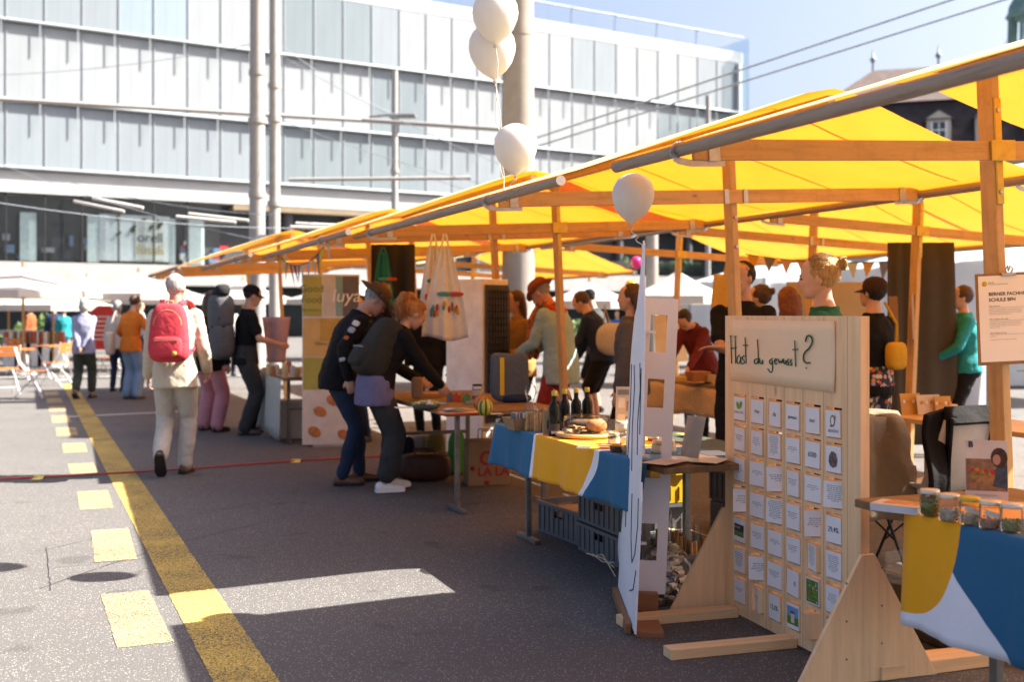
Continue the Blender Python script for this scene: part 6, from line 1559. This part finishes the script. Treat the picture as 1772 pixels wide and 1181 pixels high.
clipboard(P4w @ T(-.03, -.07, 1.42) @ Matrix.Rotation(R(25), 4, 'Z'), .2, .40, 'narrow clipboard sign on the post by the fridge', [('BIOHOF', .02, -.08, .11), ('Das sind wir', .01, -.08, .07), ('Wir machen mit, weil', .01, -.08, -.02), ('Hier findest du uns', .01, -.08, -.11)])
Q1w = row(3.23, 2.16) @ TILT
clipboard(Q1w @ T(.085, -.07, 1.42) @ Matrix.Rotation(R(40), 4, 'Z'), .2, .40, 'bare brown clipboard on the right face of the post by the curtain', None); clipboard(Q1w @ T(-.07, .03, 1.41) @ Matrix.Rotation(R(70), 4, 'Z'), .2, .40, 'second bare clipboard edge on the far side of the curtain post', None)
H2w = row(3.24, 6.84) @ TILT
clipboard(H2w @ T(-.14, -.075, 1.12) @ Matrix.Rotation(R(-5), 4, 'Z'), .16, .62, 'pale board on the left face of the post beyond the tote bag', None, mat('pale_ply', (.55, .42, .26), .7)); clipboard(H2w @ T(.16, -.075, 1.12) @ Matrix.Rotation(R(5), 4, 'Z'), .16, .62, 'pale board on the other face of the post beyond the tote bag', None, mat('pale_ply', (.55, .42, .26), .7))
# dark curtain panels, beige wall
for (x0, x1, lb) in ((1537, 1578, 'narrow dark grey curtain panel behind the post'), (1581, 1650, 'wide dark grey curtain panel beside the post')):
    a, b = at(x0, 500, 11.5).x, at(x1, 500, 11.5).x; k = MB(); k.grid(lambda u, v: (a + (b - a) * u + .06 * (1 - v) * (u if x0 > 1540 else 0), 11.5 + .012 * math.sin(u * 12), .12 + 2.05 * v), 20, 6); put('dark_curtain', k, C('taupe_grey_cloth', (.062, .054, .045), fold=3, fstr=.25), lb, 'curtain', solid=.02)
for (x0, x1, lb) in ((1360, 1425, 'beige exhibition panel behind the blonde woman'), (1428, 1502, 'beige exhibition panel next to the flowered shorts')):
    a, b = at(x0, 500, 12.95).x, at(x1, 500, 12.95).x; k = MB(); k.b2((a, 12.9, .1), (b, 12.94, 1.81)); put('exhibition_panel', k, mat('beige_panel', (.42, .35, .25), .8, 0, .05), lb, 'panel', bevel=.006)
# ------------------------------------------------------------ closest table: jars, magazines, booklet
JL = mat('zinc_lid', (.62, .6, .54), .35, .6); JY = mat('yellow_lid', (.62, .45, .05), .4, .3)
seeds = [((.17, .17, .04), 'green peas', 1., JL), ((.55, .47, .38), 'white beans', .55, JL), ((.5, .42, .3), 'chickpeas', .5, JY), ((.45, .28, .2), 'brown lentils', .45, JL), ((.3, .28, .12), 'mixed green beans', .5, JL)]
for i, (px, py) in enumerate([(1609, 893), (1643, 902), (1679, 908), (1713, 915), (1751, 921)]):
    c, nm, fh, ld = seeds[i]; p = tp(px, py, .7425); j = thing('legume_jar', 'lidded glass jar of %s on the patterned cloth' % nm, 'jar', at_table(p), 'legume jars'); h = .086; r_ = .034; r = random.Random(i)
    k = MB(); k.lathe([(r_ * .9, 0), (r_, .004), (r_, h * .86), (r_ * .93, h * .9), (r_ * .93, h)], 24); k.build('glass', GJ, j)
    k = MB(); k.lathe([(r_ * .98, h - .008), (r_ * 1.0, h - .006), (r_ * 1.0, h + .004), (r_ * .96, h + .006), (0, h + .006)], 24); k.build('lid', ld, j)
    k = MB(); n_ = int(190 * fh)
    for q in range(n_):
        a = r.uniform(0, 6.28); rad = (r_ - .007) * math.sqrt(r.random()) if q % 3 == 0 else r_ - .007; z = .006 + (h * .78 * fh) * r.random(); s_ = .0042 if i != 1 else .005
        k.ell((rad * math.cos(a), rad * math.sin(a), z), (s_ * r.uniform(.8, 1.3), s_, s_ * .85), 7, 5, Matrix.Rotation(r.uniform(0, 3), 3, 'Z'))
    f_ = k.build('seeds', mat('seed_%d' % i, c, .5, 0, .25, 120), j); f_['kind'] = 'stuff'
    k = MB(); k.lathe([(.0, .002), (r_ * .75, .004), (r_ * .75, h * .74 * fh), (0, h * .76 * fh)], 14); k.build('seed_core', mat('seed_%d' % i, c, .5), j)
    if i in (2, 3): k = MB(); k.grid(lambda u, v: (r_ * 1.01 * math.sin(-.9 + 1.5 * u), -r_ * 1.01 * math.cos(-.9 + 1.5 * u), .05 - .016 * u + .018 * v), 8, 2); k.build('label', LBL, j)
r = random.Random(3)
for i in range(9):
    k = MB(); k.b2((-.085, -.06, 0), (.085, .06, .0025)); p = tp(1556, 884, .7365)
    m_ = mat('magazine_paper', (.66, .65, .68), .6) if i < 8 else mat('magazine_cover', (.6, .52, .46), .45)
    o = put('magazine', k, m_, ORD[i] + ' magazine from the bottom of the stack at the bare table end' if i < 8 else 'topmost magazine with orange picture in the stack', 'magazine', at_table(p + Vector((0, 0, .003 * i)), -38 + r.uniform(-2, 2)), 'stack of magazines')
k = MB(); k.b2((-.05, -.03, .0026), (.07, .05, .0031)); k.build('cover_picture', mat('cover_orange', (.5, .2, .06), .5, 0, .6, 30), o)
bk = thing('booklet', 'upright booklet with harvest basket cover on the closest table', 'booklet', at_table(tp(1707, 868), -16)); TB = Matrix.Rotation(R(-8), 3, 'X')
k = MB(); k.box((0, 0, .115), (.15, .006, .23), TB); k.build('cover', mat('booklet_cream', (.62, .56, .5), .5), bk)
def onb(x, z, w, h, m_, nm, off=.0035):
    k = MB(); k.box((x, (z - .115) * .1392 - off, z), (w, .0008, h), TB); return k.build(nm, m_, bk)
def onbp(pts, m_, nm, off):
    k = MB(); k.add([(x, (z - .115) * .1405 - off, z) for x, z in pts], [tuple(range(len(pts)))]); return k.build(nm, m_, bk)
onb(0, .1, .146, .12, mat('field_brown', (.25, .15, .08), .6, 0, .5, 40), 'cover_photo')
onbp(disc(.045, .165, .03, .038), mat('photo_hair', (.06, .03, .018), .6, 0, .4, 80), 'photo_hair', .0046); onbp(disc(.036, .158, .014, .02), SK2, 'photo_face', .005); onbp([(.01, .06), (.073, .05), (.073, .14), (.045, .135), (.02, .11)], mat('photo_shirt', (.05, .07, .1), .6, 0, .5, 60), 'photo_shirt', .0044)
onbp([(-.055, .06), (.02, .055), (.03, .10), (-.06, .105)], mat('photo_basket', (.3, .17, .07), .7, 0, .4, 70), 'photo_basket', .0048)
for i in range(10):
    r = random.Random(i); onbp(disc(-.05 + .008 * i, .108 + r.uniform(-.008, .012), .009, .008), [RED, GRS, mat('photo_orange', (.5, .2, .03), .6)][i % 3], 'photo_vegetable', .0052 + i * 1e-4)
lettering('B', .03, Matrix.Translation((-.055, .0072, .212)) @ UP, INK, bk, bold=.0015); lettering('Das nachhaltige Studium', .008, Matrix.Translation((0, -.0165, .025)) @ UP, INKG, bk)
k = MB(); k.grid(lambda u, v: (.18 * u, .12 * v, .02 * math.sin(u * 3) * math.sin(v * 3.1)), 10, 8); put('folded_cloth', k, mat('yellow_fold', CY, .85), 'fold of yellow cloth behind the legume jars', 'cloth', at_table(tp(1690, 880, .744), 8), solid=.003)

# shell chairs
def shell_chair(M, label, shell_m, coat=None, coat_label=None, long=.75):
    o = thing('shell_chair', label, 'chair', M)
    def sh(u, v):
        x = (u - .5) * 2; 
        if v < .5: q = v / .5; y = -.22 + .40 * q; z = .45 - .015 * math.sin(q * 3) + .05 * abs(x) ** 3; w = .22 + .02 * q
        else: q = (v - .5) / .5; y = .18 + .10 * q + .02 * math.sin(q * 3); z = .46 + .40 * q; w = .235 - .05 * q * q; y -= .06 * abs(x) ** 2 * (1 - q * .5)
        return (x * w, y, z)
    k = MB(); k.grid(sh, 14, 20); k.build('shell', shell_m, o, solid=.012)
    for sx in (-1, 1):
        for sy in (-1, 1): k = MB(); k.tube([(sx * .12, sy * .1, .44), (sx * .22, sy * .24, 0)], .009, 7); k.build('leg', BLACK, o)
        k = MB(); k.tube([(sx * .2, -.19, .12), (0, 0, .38), (sx * .2, .2, .12)], .006, 6); k.build('brace', BLACK, o)
    if coat:
        k = MB()
        def cf(u, v):
            x = (u - .5) * 2; q = v
            front = q < .35; t_ = q / .35 if front else (q - .35) / .65
            if front: z = .90 - .45 * (1 - t_); y = .17; 
            else: z = .90 + .02 * math.sin(3.1 * t_) - long * t_; y = .27 + .06 * t_ + .012 * math.sin(x * 9)
            w = .21 + (.07 * t_ if not front else .02); return (x * w + .01 * math.sin(z * 30), y + (0.02 * math.sin(x * 6)), z - .05 * x * x * (1 if t_ < .5 else .3))
        k.grid(cf, 18, 26); put('draped_coat', k, coat, coat_label, 'coat', M, solid=.012)
    return o
shell_chair(T(2.45, 6.6, 0, 205), 'white patterned shell chair with a black jacket over it', mat('white_shell', (.42, .39, .36), .6, 0, .06, 10, .4, 120))
k = MB()
def jk(u, v):
    a = (u - .5) * 2
    if abs(a) < .38: x = a * .5; z = .93 - .09 * v - .02 * a * a; y = -.26 - .05 * v
    else: x = math.copysign(.14 + .15 * (abs(a) - .38) / .62 + .03 * v, a); z = .92 - .05 * (abs(a) - .38) - .66 * v; y = -.22 - .06 * v + .02 * math.sin(v * 9)
    return (x, y + .004 * math.sin(a * 14), z)
k.grid(jk, 40, 24)
o = put('draped_jacket', k, BLK, 'black jacket hung over the back of the white shell chair', 'jacket', T(2.45, 6.6, 0, 25), solid=.03)
shell_chair(T(2.0, 6.75, 0, 190), 'shell chair hidden under a taupe blanket beside the quiz board', mat('taupe_shell', (.2, .17, .14), .7), C('taupe_blanket', (.17, .135, .095)), 'taupe blanket draped over the chair beside the quiz board', .62)
# under the closest table
k = MB(); k.b2((-.045, -.3, 0), (.045, .3, .055)); put('timber_offcut', k, PINEX, 'short pine timber lying under the closest table', 'timber', T(1.72, 4.62, .002, -70), bevel=.003)
k = MB(); k.b2((-.2, -.28, 0), (.2, .28, .26)); put('storage_box', k, BLKP, 'black storage box under the closest table', 'box', T(1.98, 5.1, .003, 20), bevel=.012)
ab = thing('acrylic_case', 'clear acrylic case tilted on the black box', 'case', T(1.83, 4.95, .275, 25))
for (a, b) in (((-.16, -.12, 0), (.16, .12, .004)), ((-.16, -.12, .004), (-.156, .12, .13)), ((.156, -.12, .004), (.16, .12, .13)), ((-.156, .116, .004), (.156, .12, .13))):
    k = MB(); k.b2(a, b); k.build('pane', SGN, ab)
k = MB(); k.sq((0, 0, .09), (.16, .12, .09), .6, .6, 20, 10, fn=lambda p: p * (1 + .06 * math.sin(p.z * 30 + p.x * 24))); put('dark_bag', k, C('black_nylon', (.02, .02, .022)), 'black bag with yellow strap on the ground under the closest table', 'bag', T(2.3, 4.75, 0))
# small boxes and cards on the varnished table
for i, (px, w, h, lb) in enumerate([(1576, .17, .15, 'left ochre'), (1607, .2, .14, 'middle pale'), (1632, .14, .13, 'right ochre')]):
    o = thing('card_display', lb + ' printed card display on the varnished table', 'card', at_table(tp(px, 718, .738), 20)); k = MB(); k.box((0, 0, h / 2), (w, .006, h), Matrix.Rotation(R(-10), 3, 'X')); k.build('sheet', mat('ochre_card', (.5, .25, .03), .6) if i != 1 else mat('pale_card', (.55, .42, .25), .6), o)
    for j in range(4): k = MB(); k.box((-.06 + .04 * j, -.0075 + .1763 * (h * .62 - h / 2), h * .62), (.022, .001, .022), Matrix.Rotation(R(-10), 3, 'X')); k.build('printed_icon', [LBL, mat('icon_orange', (.5, .2, .02), .6)][(j + i) % 2], o)
r = random.Random(77)
for i in range(10):
    px = 1650 + i * 7.2; k = MB(); h = r.uniform(.05, .1); k.b2((-.022, -.02, 0), (.022, .02, h)); put('small_box', k, mat('box_tone_%d' % (i % 4), [(.6, .55, .46), (.62, .6, .58), (.45, .25, .12), (.5, .48, .55)][i % 4], .6), ORD[i] + ' small packet from the card displays on the varnished table', 'box', at_table(tp(px, 723 + (i % 3) * 3, .738), r.uniform(-20, 40)), 'packets on the varnished table', bevel=.001)
# beige table boxes
for i, (px, py, w, h, c, lb) in enumerate([(1208, 672, .2, .10, (.28, .12, .05), 'brown cardboard box on the beige cloth'), (1165, 672, .22, .05, (.5, .33, .1), 'crumpled ochre paper on the beige cloth'), (1225, 668, .1, .07, (.35, .24, .14), 'small kraft box beside the brown one')]):
    Yv = 11.6; p = at(px, py, Yv); k = MB(); k.b2((-w / 2, -.1, 0), (w / 2, .1, h)); put('cardboard_box', k, mat('carton_%d' % i, c, .8), lb, 'box', T(p.x, Yv, .76, 15), bevel=.004)

# ------------------------------------------------------------ balloons
def balloon(p, r_, m_, label, tie, group='balloons', tilt=0):
    o = thing('balloon', label, 'balloon', Matrix.Translation(p) @ Matrix.Rotation(R(tilt), 4, 'Y'), group)
    prof = [(.0, -1.22), (.05, -1.2), (.12, -1.13), (.3, -1.02), (.55, -.82), (.78, -.52), (.93, -.15), (.98, .15), (.93, .5), (.77, .8), (.5, 1.02), (.25, 1.12), (0, 1.15)]
    k = MB(); k.lathe([(a * r_, b * r_) for a, b in prof], 28); k.build('skin', m_, o)
    k = MB(); k.lathe([(.03 * r_, -1.2 * r_), (.1 * r_, -1.3 * r_), (.0, -1.27 * r_)], 10); k.build('knot', m_, o)
    if tie is not None:
        t_ = Matrix.Rotation(R(-tilt), 4, 'Y') @ (Vector(tie) - Vector(p)); a = Vector((0, 0, -1.25 * r_)); k = MB(); pts = [a.lerp(t_, i / 10) + Vector((.012 * math.sin(i * 1.7), .01 * math.sin(i * 2.3), 0)) * (i % 10 > 0) for i in range(11)]; k.tube(pts, .0028, 5); k.build('string', mat('white_ribbon', (.6, .57, .52), .6), o)
    return o
BALW = thin_cloth('white_balloon_rubber', (.72, .69, .66), (.7, .64, .58), .3, .3); BALP = thin_cloth('pink_balloon_rubber', (.6, .06, .22), (.7, .1, .3), .3, .25); BALY = thin_cloth('yellow_balloon_rubber', (.65, .42, .02), (.8, .5, .03), .3, .25)
hook_ = at(872, 352, 7.0)
balloon(at(857, 28, 6.6), .137, BALW, 'highest white balloon of the bunch above the second stall', hook_)
balloon(at(852, 88, 6.78), .144, BALW, 'white balloon just beneath the highest one', hook_, tilt=-4)
balloon(at(892, 258, 6.5), .127, BALW, 'round white balloon before the concrete mast', hook_)
balloon(at(1095, 343, 5.6), .107, BALW, 'shaded white balloon tied to the white stand', at(1112, 432, 5.45), tilt=6)
balloon(at(1101, 455, 20), .1, BALP, 'small pink balloon far behind the white stand', at(1104, 560, 20)); balloon(at(1092, 497, 21), .115, BALY, 'small yellow balloon far below the pink one', at(1094, 570, 21))
# ------------------------------------------------------------ bunting
def bunting(a, b, sag, n, cols, label, sz=.17):
    a = Vector(a); b = Vector(b); o = thing('bunting', label, 'bunting', Matrix.Translation(a)); f = lambda t: (b - a) * t - Vector((0, 0, 4 * sag * t * (1 - t)))
    k = MB(); k.tube([f(i / 16) for i in range(17)], .006, 6); k.build('cord', BLACK, o); r = random.Random(len(label)); d = (b - a).normalized()
    for i in range(n):
        p = f((i + .5) / n); w = sz * .42; k = MB(); y_ = Vector((-d.y, d.x, 0))
        k.add([p - d * w, p + d * w, p + y_ * r.uniform(-.05, .05) - Vector((0, 0, sz * r.uniform(1, 1.3))) + d * r.uniform(-.02, .02)], [(0, 1, 2)]); k.build('pennant', mat('pennant_%s' % cols[i % len(cols)], PEN_C[cols[i % len(cols)]], .85), o, solid=.002)
PEN_C = dict(yellow=(.55, .42, .04), white=(.5, .48, .44), grey=(.11, .11, .12), violet=(.08, .06, .18), teal=(.05, .2, .22), blue=(.25, .35, .5), khaki=(.25, .2, .08), sand=(.45, .36, .24), pink=(.5, .3, .3), paleblue=(.35, .45, .48), orange=(.58, .3, .04), slate=(.16, .16, .2))
e1 = ROW @ Vector((-1.99, 7.2, 2.17)); e2 = ROW @ Vector((-1.99, 4.15, 2.19))
bunting(e1, e2, .2, 12, ['yellow', 'white', 'khaki', 'grey', 'violet', 'teal', 'white', 'blue', 'sand', 'grey', 'yellow', 'white'], 'pennant string under the third stall by the hanging aprons', .19)
bunting(at(1290, 440, 13.2), at(1545, 452, 13.2), .05, 9, ['orange', 'slate', 'pink', 'pink', 'paleblue', 'pink', 'paleblue', 'orange', 'slate'], 'pastel pennant string behind the blonde woman', .17)

# ------------------------------------------------------------ information panel and neighbours at the third stall
ip = thing('info_panel', 'tall printed food panel in green, orange and white', 'info panel', T(-1.98, 12.45, 0, 14))
k = MB(); k.b2((-.31, 0, .02), (.31, .02, 1.88)); k.build('panel', mat('panel_white', (.66, .64, .6), .6), ip)
def ipb(x0, x1, z0, z1, c, nm='printed_field', off=.0015):
    k = MB(); k.b2((x0, -off - .001, z0), (x1, -off, z1)); return k.build(nm, mat('panel_%d_%d_%d' % tuple(int(v * 99) for v in c), c, .6), ip)
ipb(-.30, -.1, 1.42, 1.86, (.42, .40, .10)); ipb(-.08, .04, 1.42, 1.86, (.55, .54, .5)); ipb(.05, .12, 1.42, 1.86, (.2, .36, .38)); ipb(.125, .3, 1.42, 1.86, (.13, .13, .14))
ipb(-.30, .3, .98, 1.4, (.62, .42, .16)); ipb(-.12, .1, 1.15, 1.4, (.5, .33, .08), off=.0035); ipb(-.30, -.06, .62, .97, (.40, .39, .09)); ipb(.02, .14, .62, .97, (.12, .3, .33)); ipb(.145, .3, .62, .97, (.07, .07, .08))
lettering('Good', .11, Matrix.Translation((-.21, -.004, 1.72)) @ UP, mat('olive_print', (.14, .14, .04), .7), ip); lettering('Food', .11, Matrix.Translation((-.21, -.004, 1.6)) @ UP, mat('olive_print', (.14, .14, .04), .7), ip); lettering('Revolution', .045, Matrix.Translation((-.21, -.004, 1.49)) @ UP, mat('olive_print', (.14, .14, .04), .7), ip)
lettering('luya', .2, Matrix.Translation((.16, -.006, 1.64)) @ UP, CARD, ip, shear=.2); lettering('Okara ist super', .05, Matrix.Translation((-.02, -.006, 1.12)) @ UP, mat('olive_print', (.14, .14, .04), .7), ip)
for (x, z) in ((-.12, .38), (-.18, .16), (.14, .12), (.02, .5)):
    k = MB(); k.sq((x, -.004, z), (.075, .004, .055), 1, .8, 14, 6, Matrix.Rotation(.5, 3, 'Y')); k.build('printed_nugget', mat('nugget', (.5, .2, .07), .6, 0, .3, 30), ip)
k = MB(); k.b2((-.2, -.12, .0), (.2, .16, .02)); k.build('foot', ZINC, ip)
k = MB(); k.grid(lambda u, v: ((u - .5) * (.34 - .14 * (1 - v)), .02 * math.sin(u * 8), .55 * v), 10, 8); put('pink_poster', k, mat('pink_paper', (.5, .3, .27), .8), 'pink printed poster hanging behind the capped man', 'poster', T(at(478, 560, 13.7).x, 13.7, .86), solid=.003)
# goods on the white cloth table
r = random.Random(21)
for i in range(10):
    px = 458 + i * 7; p = tp(px, 646 + (i % 3) * 3, .75); k = MB(); h = r.uniform(.05, .16); k.lathe([(.03, 0), (.034, .01), (.034, h * .8), (.02, h)], 12); put('food_tub', k, mat('tub_%d' % (i % 4), [(.4, .25, .12), (.55, .42, .2), (.3, .15, .08), (.5, .45, .38)][i % 4], .6), ORD[i] + ' small food tub from the capped man on the white draped table', 'tub', at_table(p), 'tubs on the white table')
k = MB(); k.b2((-.2, -.2, 0), (.2, .2, .42)); put('white_crate_box', k, mat('white_plastic', (.5, .5, .5), .5), 'white plastic box standing under the draped table end', 'box', T(at(505, 740, 13.3).x, 13.3, .003, 15), bevel=.01)

# ------------------------------------------------------------ parasols, tents, street cafe
PARA = thin_cloth('white_parasol_cloth', (.5, .48, .45), (.6, .5, .4), .3)
WOODP = wood('parasol_wood', (.35, .2, .08), 2, .7, .5, False)
def parasol(px, Y, zt, ze, w, label, rz=20):
    X = (px - 886) / F * Y; o = thing('parasol', label, 'parasol', T(X, Y, 0, rz), 'white parasols')
    k = MB(); n = 8; ring = [(w * math.cos(math.pi * 2 * i / n) * 1.0, w * math.sin(math.pi * 2 * i / n), ze) for i in range(n)]
    mid = [(a * .5, b * .5, ze + (zt - ze) * .42) for a, b, c in ring]; val = [(a * 1.01, b * 1.01, ze - .16) for a, b, c in ring]
    vs = [(0, 0, zt)] + mid + ring + val; fs = [(0, 1 + i, 1 + (i + 1) % n) for i in range(n)] + [(1 + i, 1 + n + i, 1 + n + (i + 1) % n, 1 + (i + 1) % n) for i in range(n)] + [(1 + n + i, 1 + 2 * n + i, 1 + 2 * n + (i + 1) % n, 1 + n + (i + 1) % n) for i in range(n)]
    k.add(vs, fs); k.build('canopy', PARA, o)
    k = MB(); k.tube([(0, 0, 0), (0, 0, zt + .12)], .03, 8); k.build('pole', WOODP, o); k = MB(); k.lathe([(.3, 0), (.3, .08), (.05, .1)], 14); k.build('base', CONC, o)
    for i in range(n): k = MB(); k.beam((0, 0, zt - .08), tuple(c * .98 for c in ring[i][:2]) + (ze - .03,), .02, .025); k.build('rib', WOODP, o)
for a in [(40, 27, 2.55, 1.98, 1.75, 'big white parasol cut by the left picture edge'), (92, 31, 2.2, 1.68, 1.55, 'low white parasol above the dark puffer jacket'), (150, 37, 2.65, 2.0, 1.9, 'white parasol behind the low one, over the red sign'), (240, 29, 2.5, 1.95, 1.4, 'white parasol behind the orange sweater'), (15, 36, 2.0, 1.72, 1.4, 'far white parasol peeking under the big one'), (285, 36, 2.5, 1.9, 1.6, 'white parasol behind the grey haired man'),
          (1020, 25, 2.15, 1.72, 1.1, 'white parasol beyond the oil bottles'), (1172, 23, 2.32, 1.8, 1.05, 'white parasol left of the yellow tote bag'), (1090, 33, 2.1, 1.75, 1.2, 'white parasol farther back between the other two'), (1240, 31, 2.1, 1.7, 1.3, 'white parasol mostly behind the yellow tote bag'), (420, 40, 2.6, 1.95, 1.9, 'white parasol behind the capped man'), (600, 36, 2.5, 1.9, 1.9, 'white parasol glimpsed behind the bunting')]:
    parasol(*a)
TENT = thin_cloth('white_tent_fabric', (.6, .61, .63), (.6, .6, .62), .3)
def tent(X, Y, w, label, h=2.2, top=3.6):
    o = thing('white_tent', label, 'tent', T(X, Y, 0, 15)); k = MB()
    def roof(s): return [(-w, -w, h), (w, -w, h), (w, w, h), (-w, w, h), (-.3 * w, -.3 * w, h + (top - h) * .45), (.3 * w, -.3 * w, h + (top - h) * .45), (.3 * w, .3 * w, h + (top - h) * .45), (-.3 * w, .3 * w, h + (top - h) * .45), (0, 0, top)]
    k.add(roof(1), [(0, 1, 5, 4), (1, 2, 6, 5), (2, 3, 7, 6), (3, 0, 4, 7), (4, 5, 8), (5, 6, 8), (6, 7, 8), (7, 4, 8)]); k.build('roof', TENT, o)
    for sx, sy in ((-1, -1), (1, -1), (1, 1), (-1, 1)): k = MB(); k.tube([(sx * w, sy * w, 0), (sx * w, sy * w, h)], .04, 8); k.build('pole', ALU, o)
    k = MB(); k.grid(lambda u, v: ((u - .5) * 2 * w, w - .02 + .05 * math.sin(u * 25), .05 + (h - .05) * v), 40, 4); k.build('back_wall', TENT, o)
    k = MB(); k.grid(lambda u, v: (-w + .02 + .05 * math.sin(u * 25), (u - .5) * 2 * w, .05 + (h - .05) * v), 40, 4); k.build('side_wall', TENT, o); return o
tent(8.6, 19.5, 2.2, 'white party tent behind the person in teal', 2.25, 3.4); tent(12.5, 25, 2.6, 'white party tent farther right behind the post', 2.4, 3.8); tent(6.6, 26, 1.9, 'white party tent behind the pastel pennants', 2.2, 3.3)
# cafe chairs and tables
WST = mat('white_lacquered_steel', (.62, .62, .62), .4); ORS = mat('orange_slat', (.55, .17, .03), .5, 0, .12)
def cafe_chair(M, label):
    o = thing('cafe_chair', label, 'chair', M, 'orange slatted cafe chairs')
    for s in (-1, 1):
        k = MB(); k.tube([(s * .2, .2, .0), (s * .2, .0, .4), (s * .2, -.17, .62), (s * .2, -.24, .88)], .012, 7); k.build('back_frame', WST, o)
        k = MB(); k.tube([(s * .185, -.26, 0), (s * .185, -.08, .22), (s * .185, .2, .45)], .012, 7); k.build('leg', WST, o)
    for i in range(5): k = MB(); k.b2((-.2, -.18 + .085 * i, .45), (.2, -.115 + .085 * i, .468)); k.build('slat', ORS, o)
    for i in range(2): k = MB(); k.box((0, -.2 - .03 * i, .72 + .1 * i), (.4, .015, .075), Matrix.Rotation(R(16), 3, 'X')); k.build('slat', ORS, o)
    k = MB(); k.tube([(-.2, -.1, .12), (.2, -.1, .12)], .008, 6); k.build('stretcher', WST, o)
for px, py, rz, lb in ((52, 690, -70, 'orange slatted cafe chair standing apart by the yellow dashes'), (98, 668, 75, 'orange slatted cafe chair pushed toward the lavender jacket'), (8, 682, 40, 'orange slatted cafe chair cut by the picture edge'), (192, 655, 160, 'far orange slatted chair near the red sign'), (30, 648, 10, 'far orange slatted chair behind the cafe table')):
    g_ = gnd(px, py); cafe_chair(T(g_.x, g_.y, 0, rz), lb)
def cafe_table(M, label):
    o = thing('cafe_table', label, 'table', M)
    for i in range(6): k = MB(); k.b2((-.4, -.33 + .11 * i, .72), (.4, -.23 + .11 * i, .74)); k.build('slat', ORS, o)
    for s in (-1, 1):
        for q in (-1, 1): k = MB(); k.tube([(s * .3, q * .26, 0), (s * .3, -q * .26, .72)], .013, 7); k.build('leg', WST, o)
g_ = gnd(20, 668); cafe_table(T(g_.x, g_.y, 0, 30), 'orange slatted cafe table at the picture edge'); g_ = gnd(95, 655); cafe_table(T(g_.x, g_.y, 0, 60), 'orange slatted cafe table behind the apart chair')
rs = thing('menu_sign', 'round topped red menu sign under the parasols', 'sign', T(at(181, 560, 30).x, 30, 0)); k = MB(); k.prism([(-.42, .5), (.42, .5), (.44, 1.2), (.36, 1.5), (.16, 1.66), (-.16, 1.66), (-.36, 1.5), (-.44, 1.2)], .05, UP); k.build('board', mat('sign_red', (.5, .03, .03), .5), rs)
for i in range(6): k = MB(); k.b2((-.28, -.056, 1.35 - i * .12), (.28 - .06 * (i % 3), -.052, 1.385 - i * .12)); k.build('printed_line', LBL, rs)
for s in (-1, 1): k = MB(); k.tube([(s * .3, .0, 0), (s * .3, -.02, .55)], .02, 6); k.build('leg', BLACK, rs)
hr = thing('handrail_fence', 'pale metal handrail behind the cafe tables', 'fence', T(at(0, 575, 34).x, 34, 0)); k = MB(); k.b2((-4, -.05, .82), (1.5, .05, .95)); k.build('rail', STEELW, hr)
for i in range(5): k = MB(); k.tube([(-3.8 + i * 1.3, 0, 0), (-3.8 + i * 1.3, 0, .85)], .03, 6); k.build('post', STEELW, hr)
for i, (px, Y, rad, lb) in enumerate([(70, 40, (1.0, .6, .65), 'dark green potted shrub under the low parasol'), (210, 42, (.8, .6, .6), 'potted shrub behind the orange sweater'), (30, 38, (.5, .4, .35), 'small planter shrub behind the cafe chairs'), (1240, 36, (1.0, .6, .6), 'green shrub behind the beige table'), (1060, 38, (1.2, .6, .5), 'green shrub behind the pink fleece child'), (330, 44, (.9, .6, .7), 'shrub behind the grey haired man'), (1000, 40, (1.0, .6, .5), 'green shrub behind the man in black cap')]):
    plant('potted_shrub', lb, T((px - 886) / F * Y, Y, .3), rad, 420, .12, 30 + i)
for i in range(5):
    g_ = gnd(22 + i * 20, 634); pl = thing('book_rack', ORD[i] + ' small white card rack from the left on the far cafe terrace', 'rack', T(g_.x, g_.y, 0, 0), 'card racks'); 
    k = MB(); k.b2((-.22, -.12, .0), (.22, .12, .62)); k.build('box', WHITE, pl)
    for j in range(3): k = MB(); k.b2((-.18 + .13 * j, -.135, .62), (-.08 + .13 * j, -.02, .95)); k.build('card', [mat('rack_red', (.4, .08, .05), .6), LBL, mat('rack_brown', (.25, .14, .08), .6)][(i + j) % 3], pl)
# red cable on the asphalt with tape
ca = [gnd(-60, 835), gnd(68, 829), gnd(300, 816), gnd(513, 800), gnd(640, 793), gnd(760, 786)]
k = MB(); pts = []
for a, b in zip(ca, ca[1:]):
    for i in range(8): pts.append(a.lerp(b, i / 8) + Vector((0, .01 * math.sin(len(pts) * 1.3), .013)))
k.tube(pts, .008, 8); put('red_cable', k, mat('red_rubber', (.42, .05, .03), .6), 'thin red cable running across the asphalt past the walker', 'cable')
for px, py, lb in ((68, 829, 'yellow tape patch holding the red cable by the dashes'), (513, 800, 'yellow tape patch on the red cable near the info panel')):
    g_ = gnd(px, py); k = MB(); k.grid(lambda u, v: ((u - .5) * .09, (v - .5) * .2, .005 + .024 * max(0, 1 - abs(v - .5) * 6)), 2, 16); put('tape_patch', k, mat('yellow_tape', (.6, .5, .12), .6), lb, 'tape', T(g_.x, g_.y, 0))
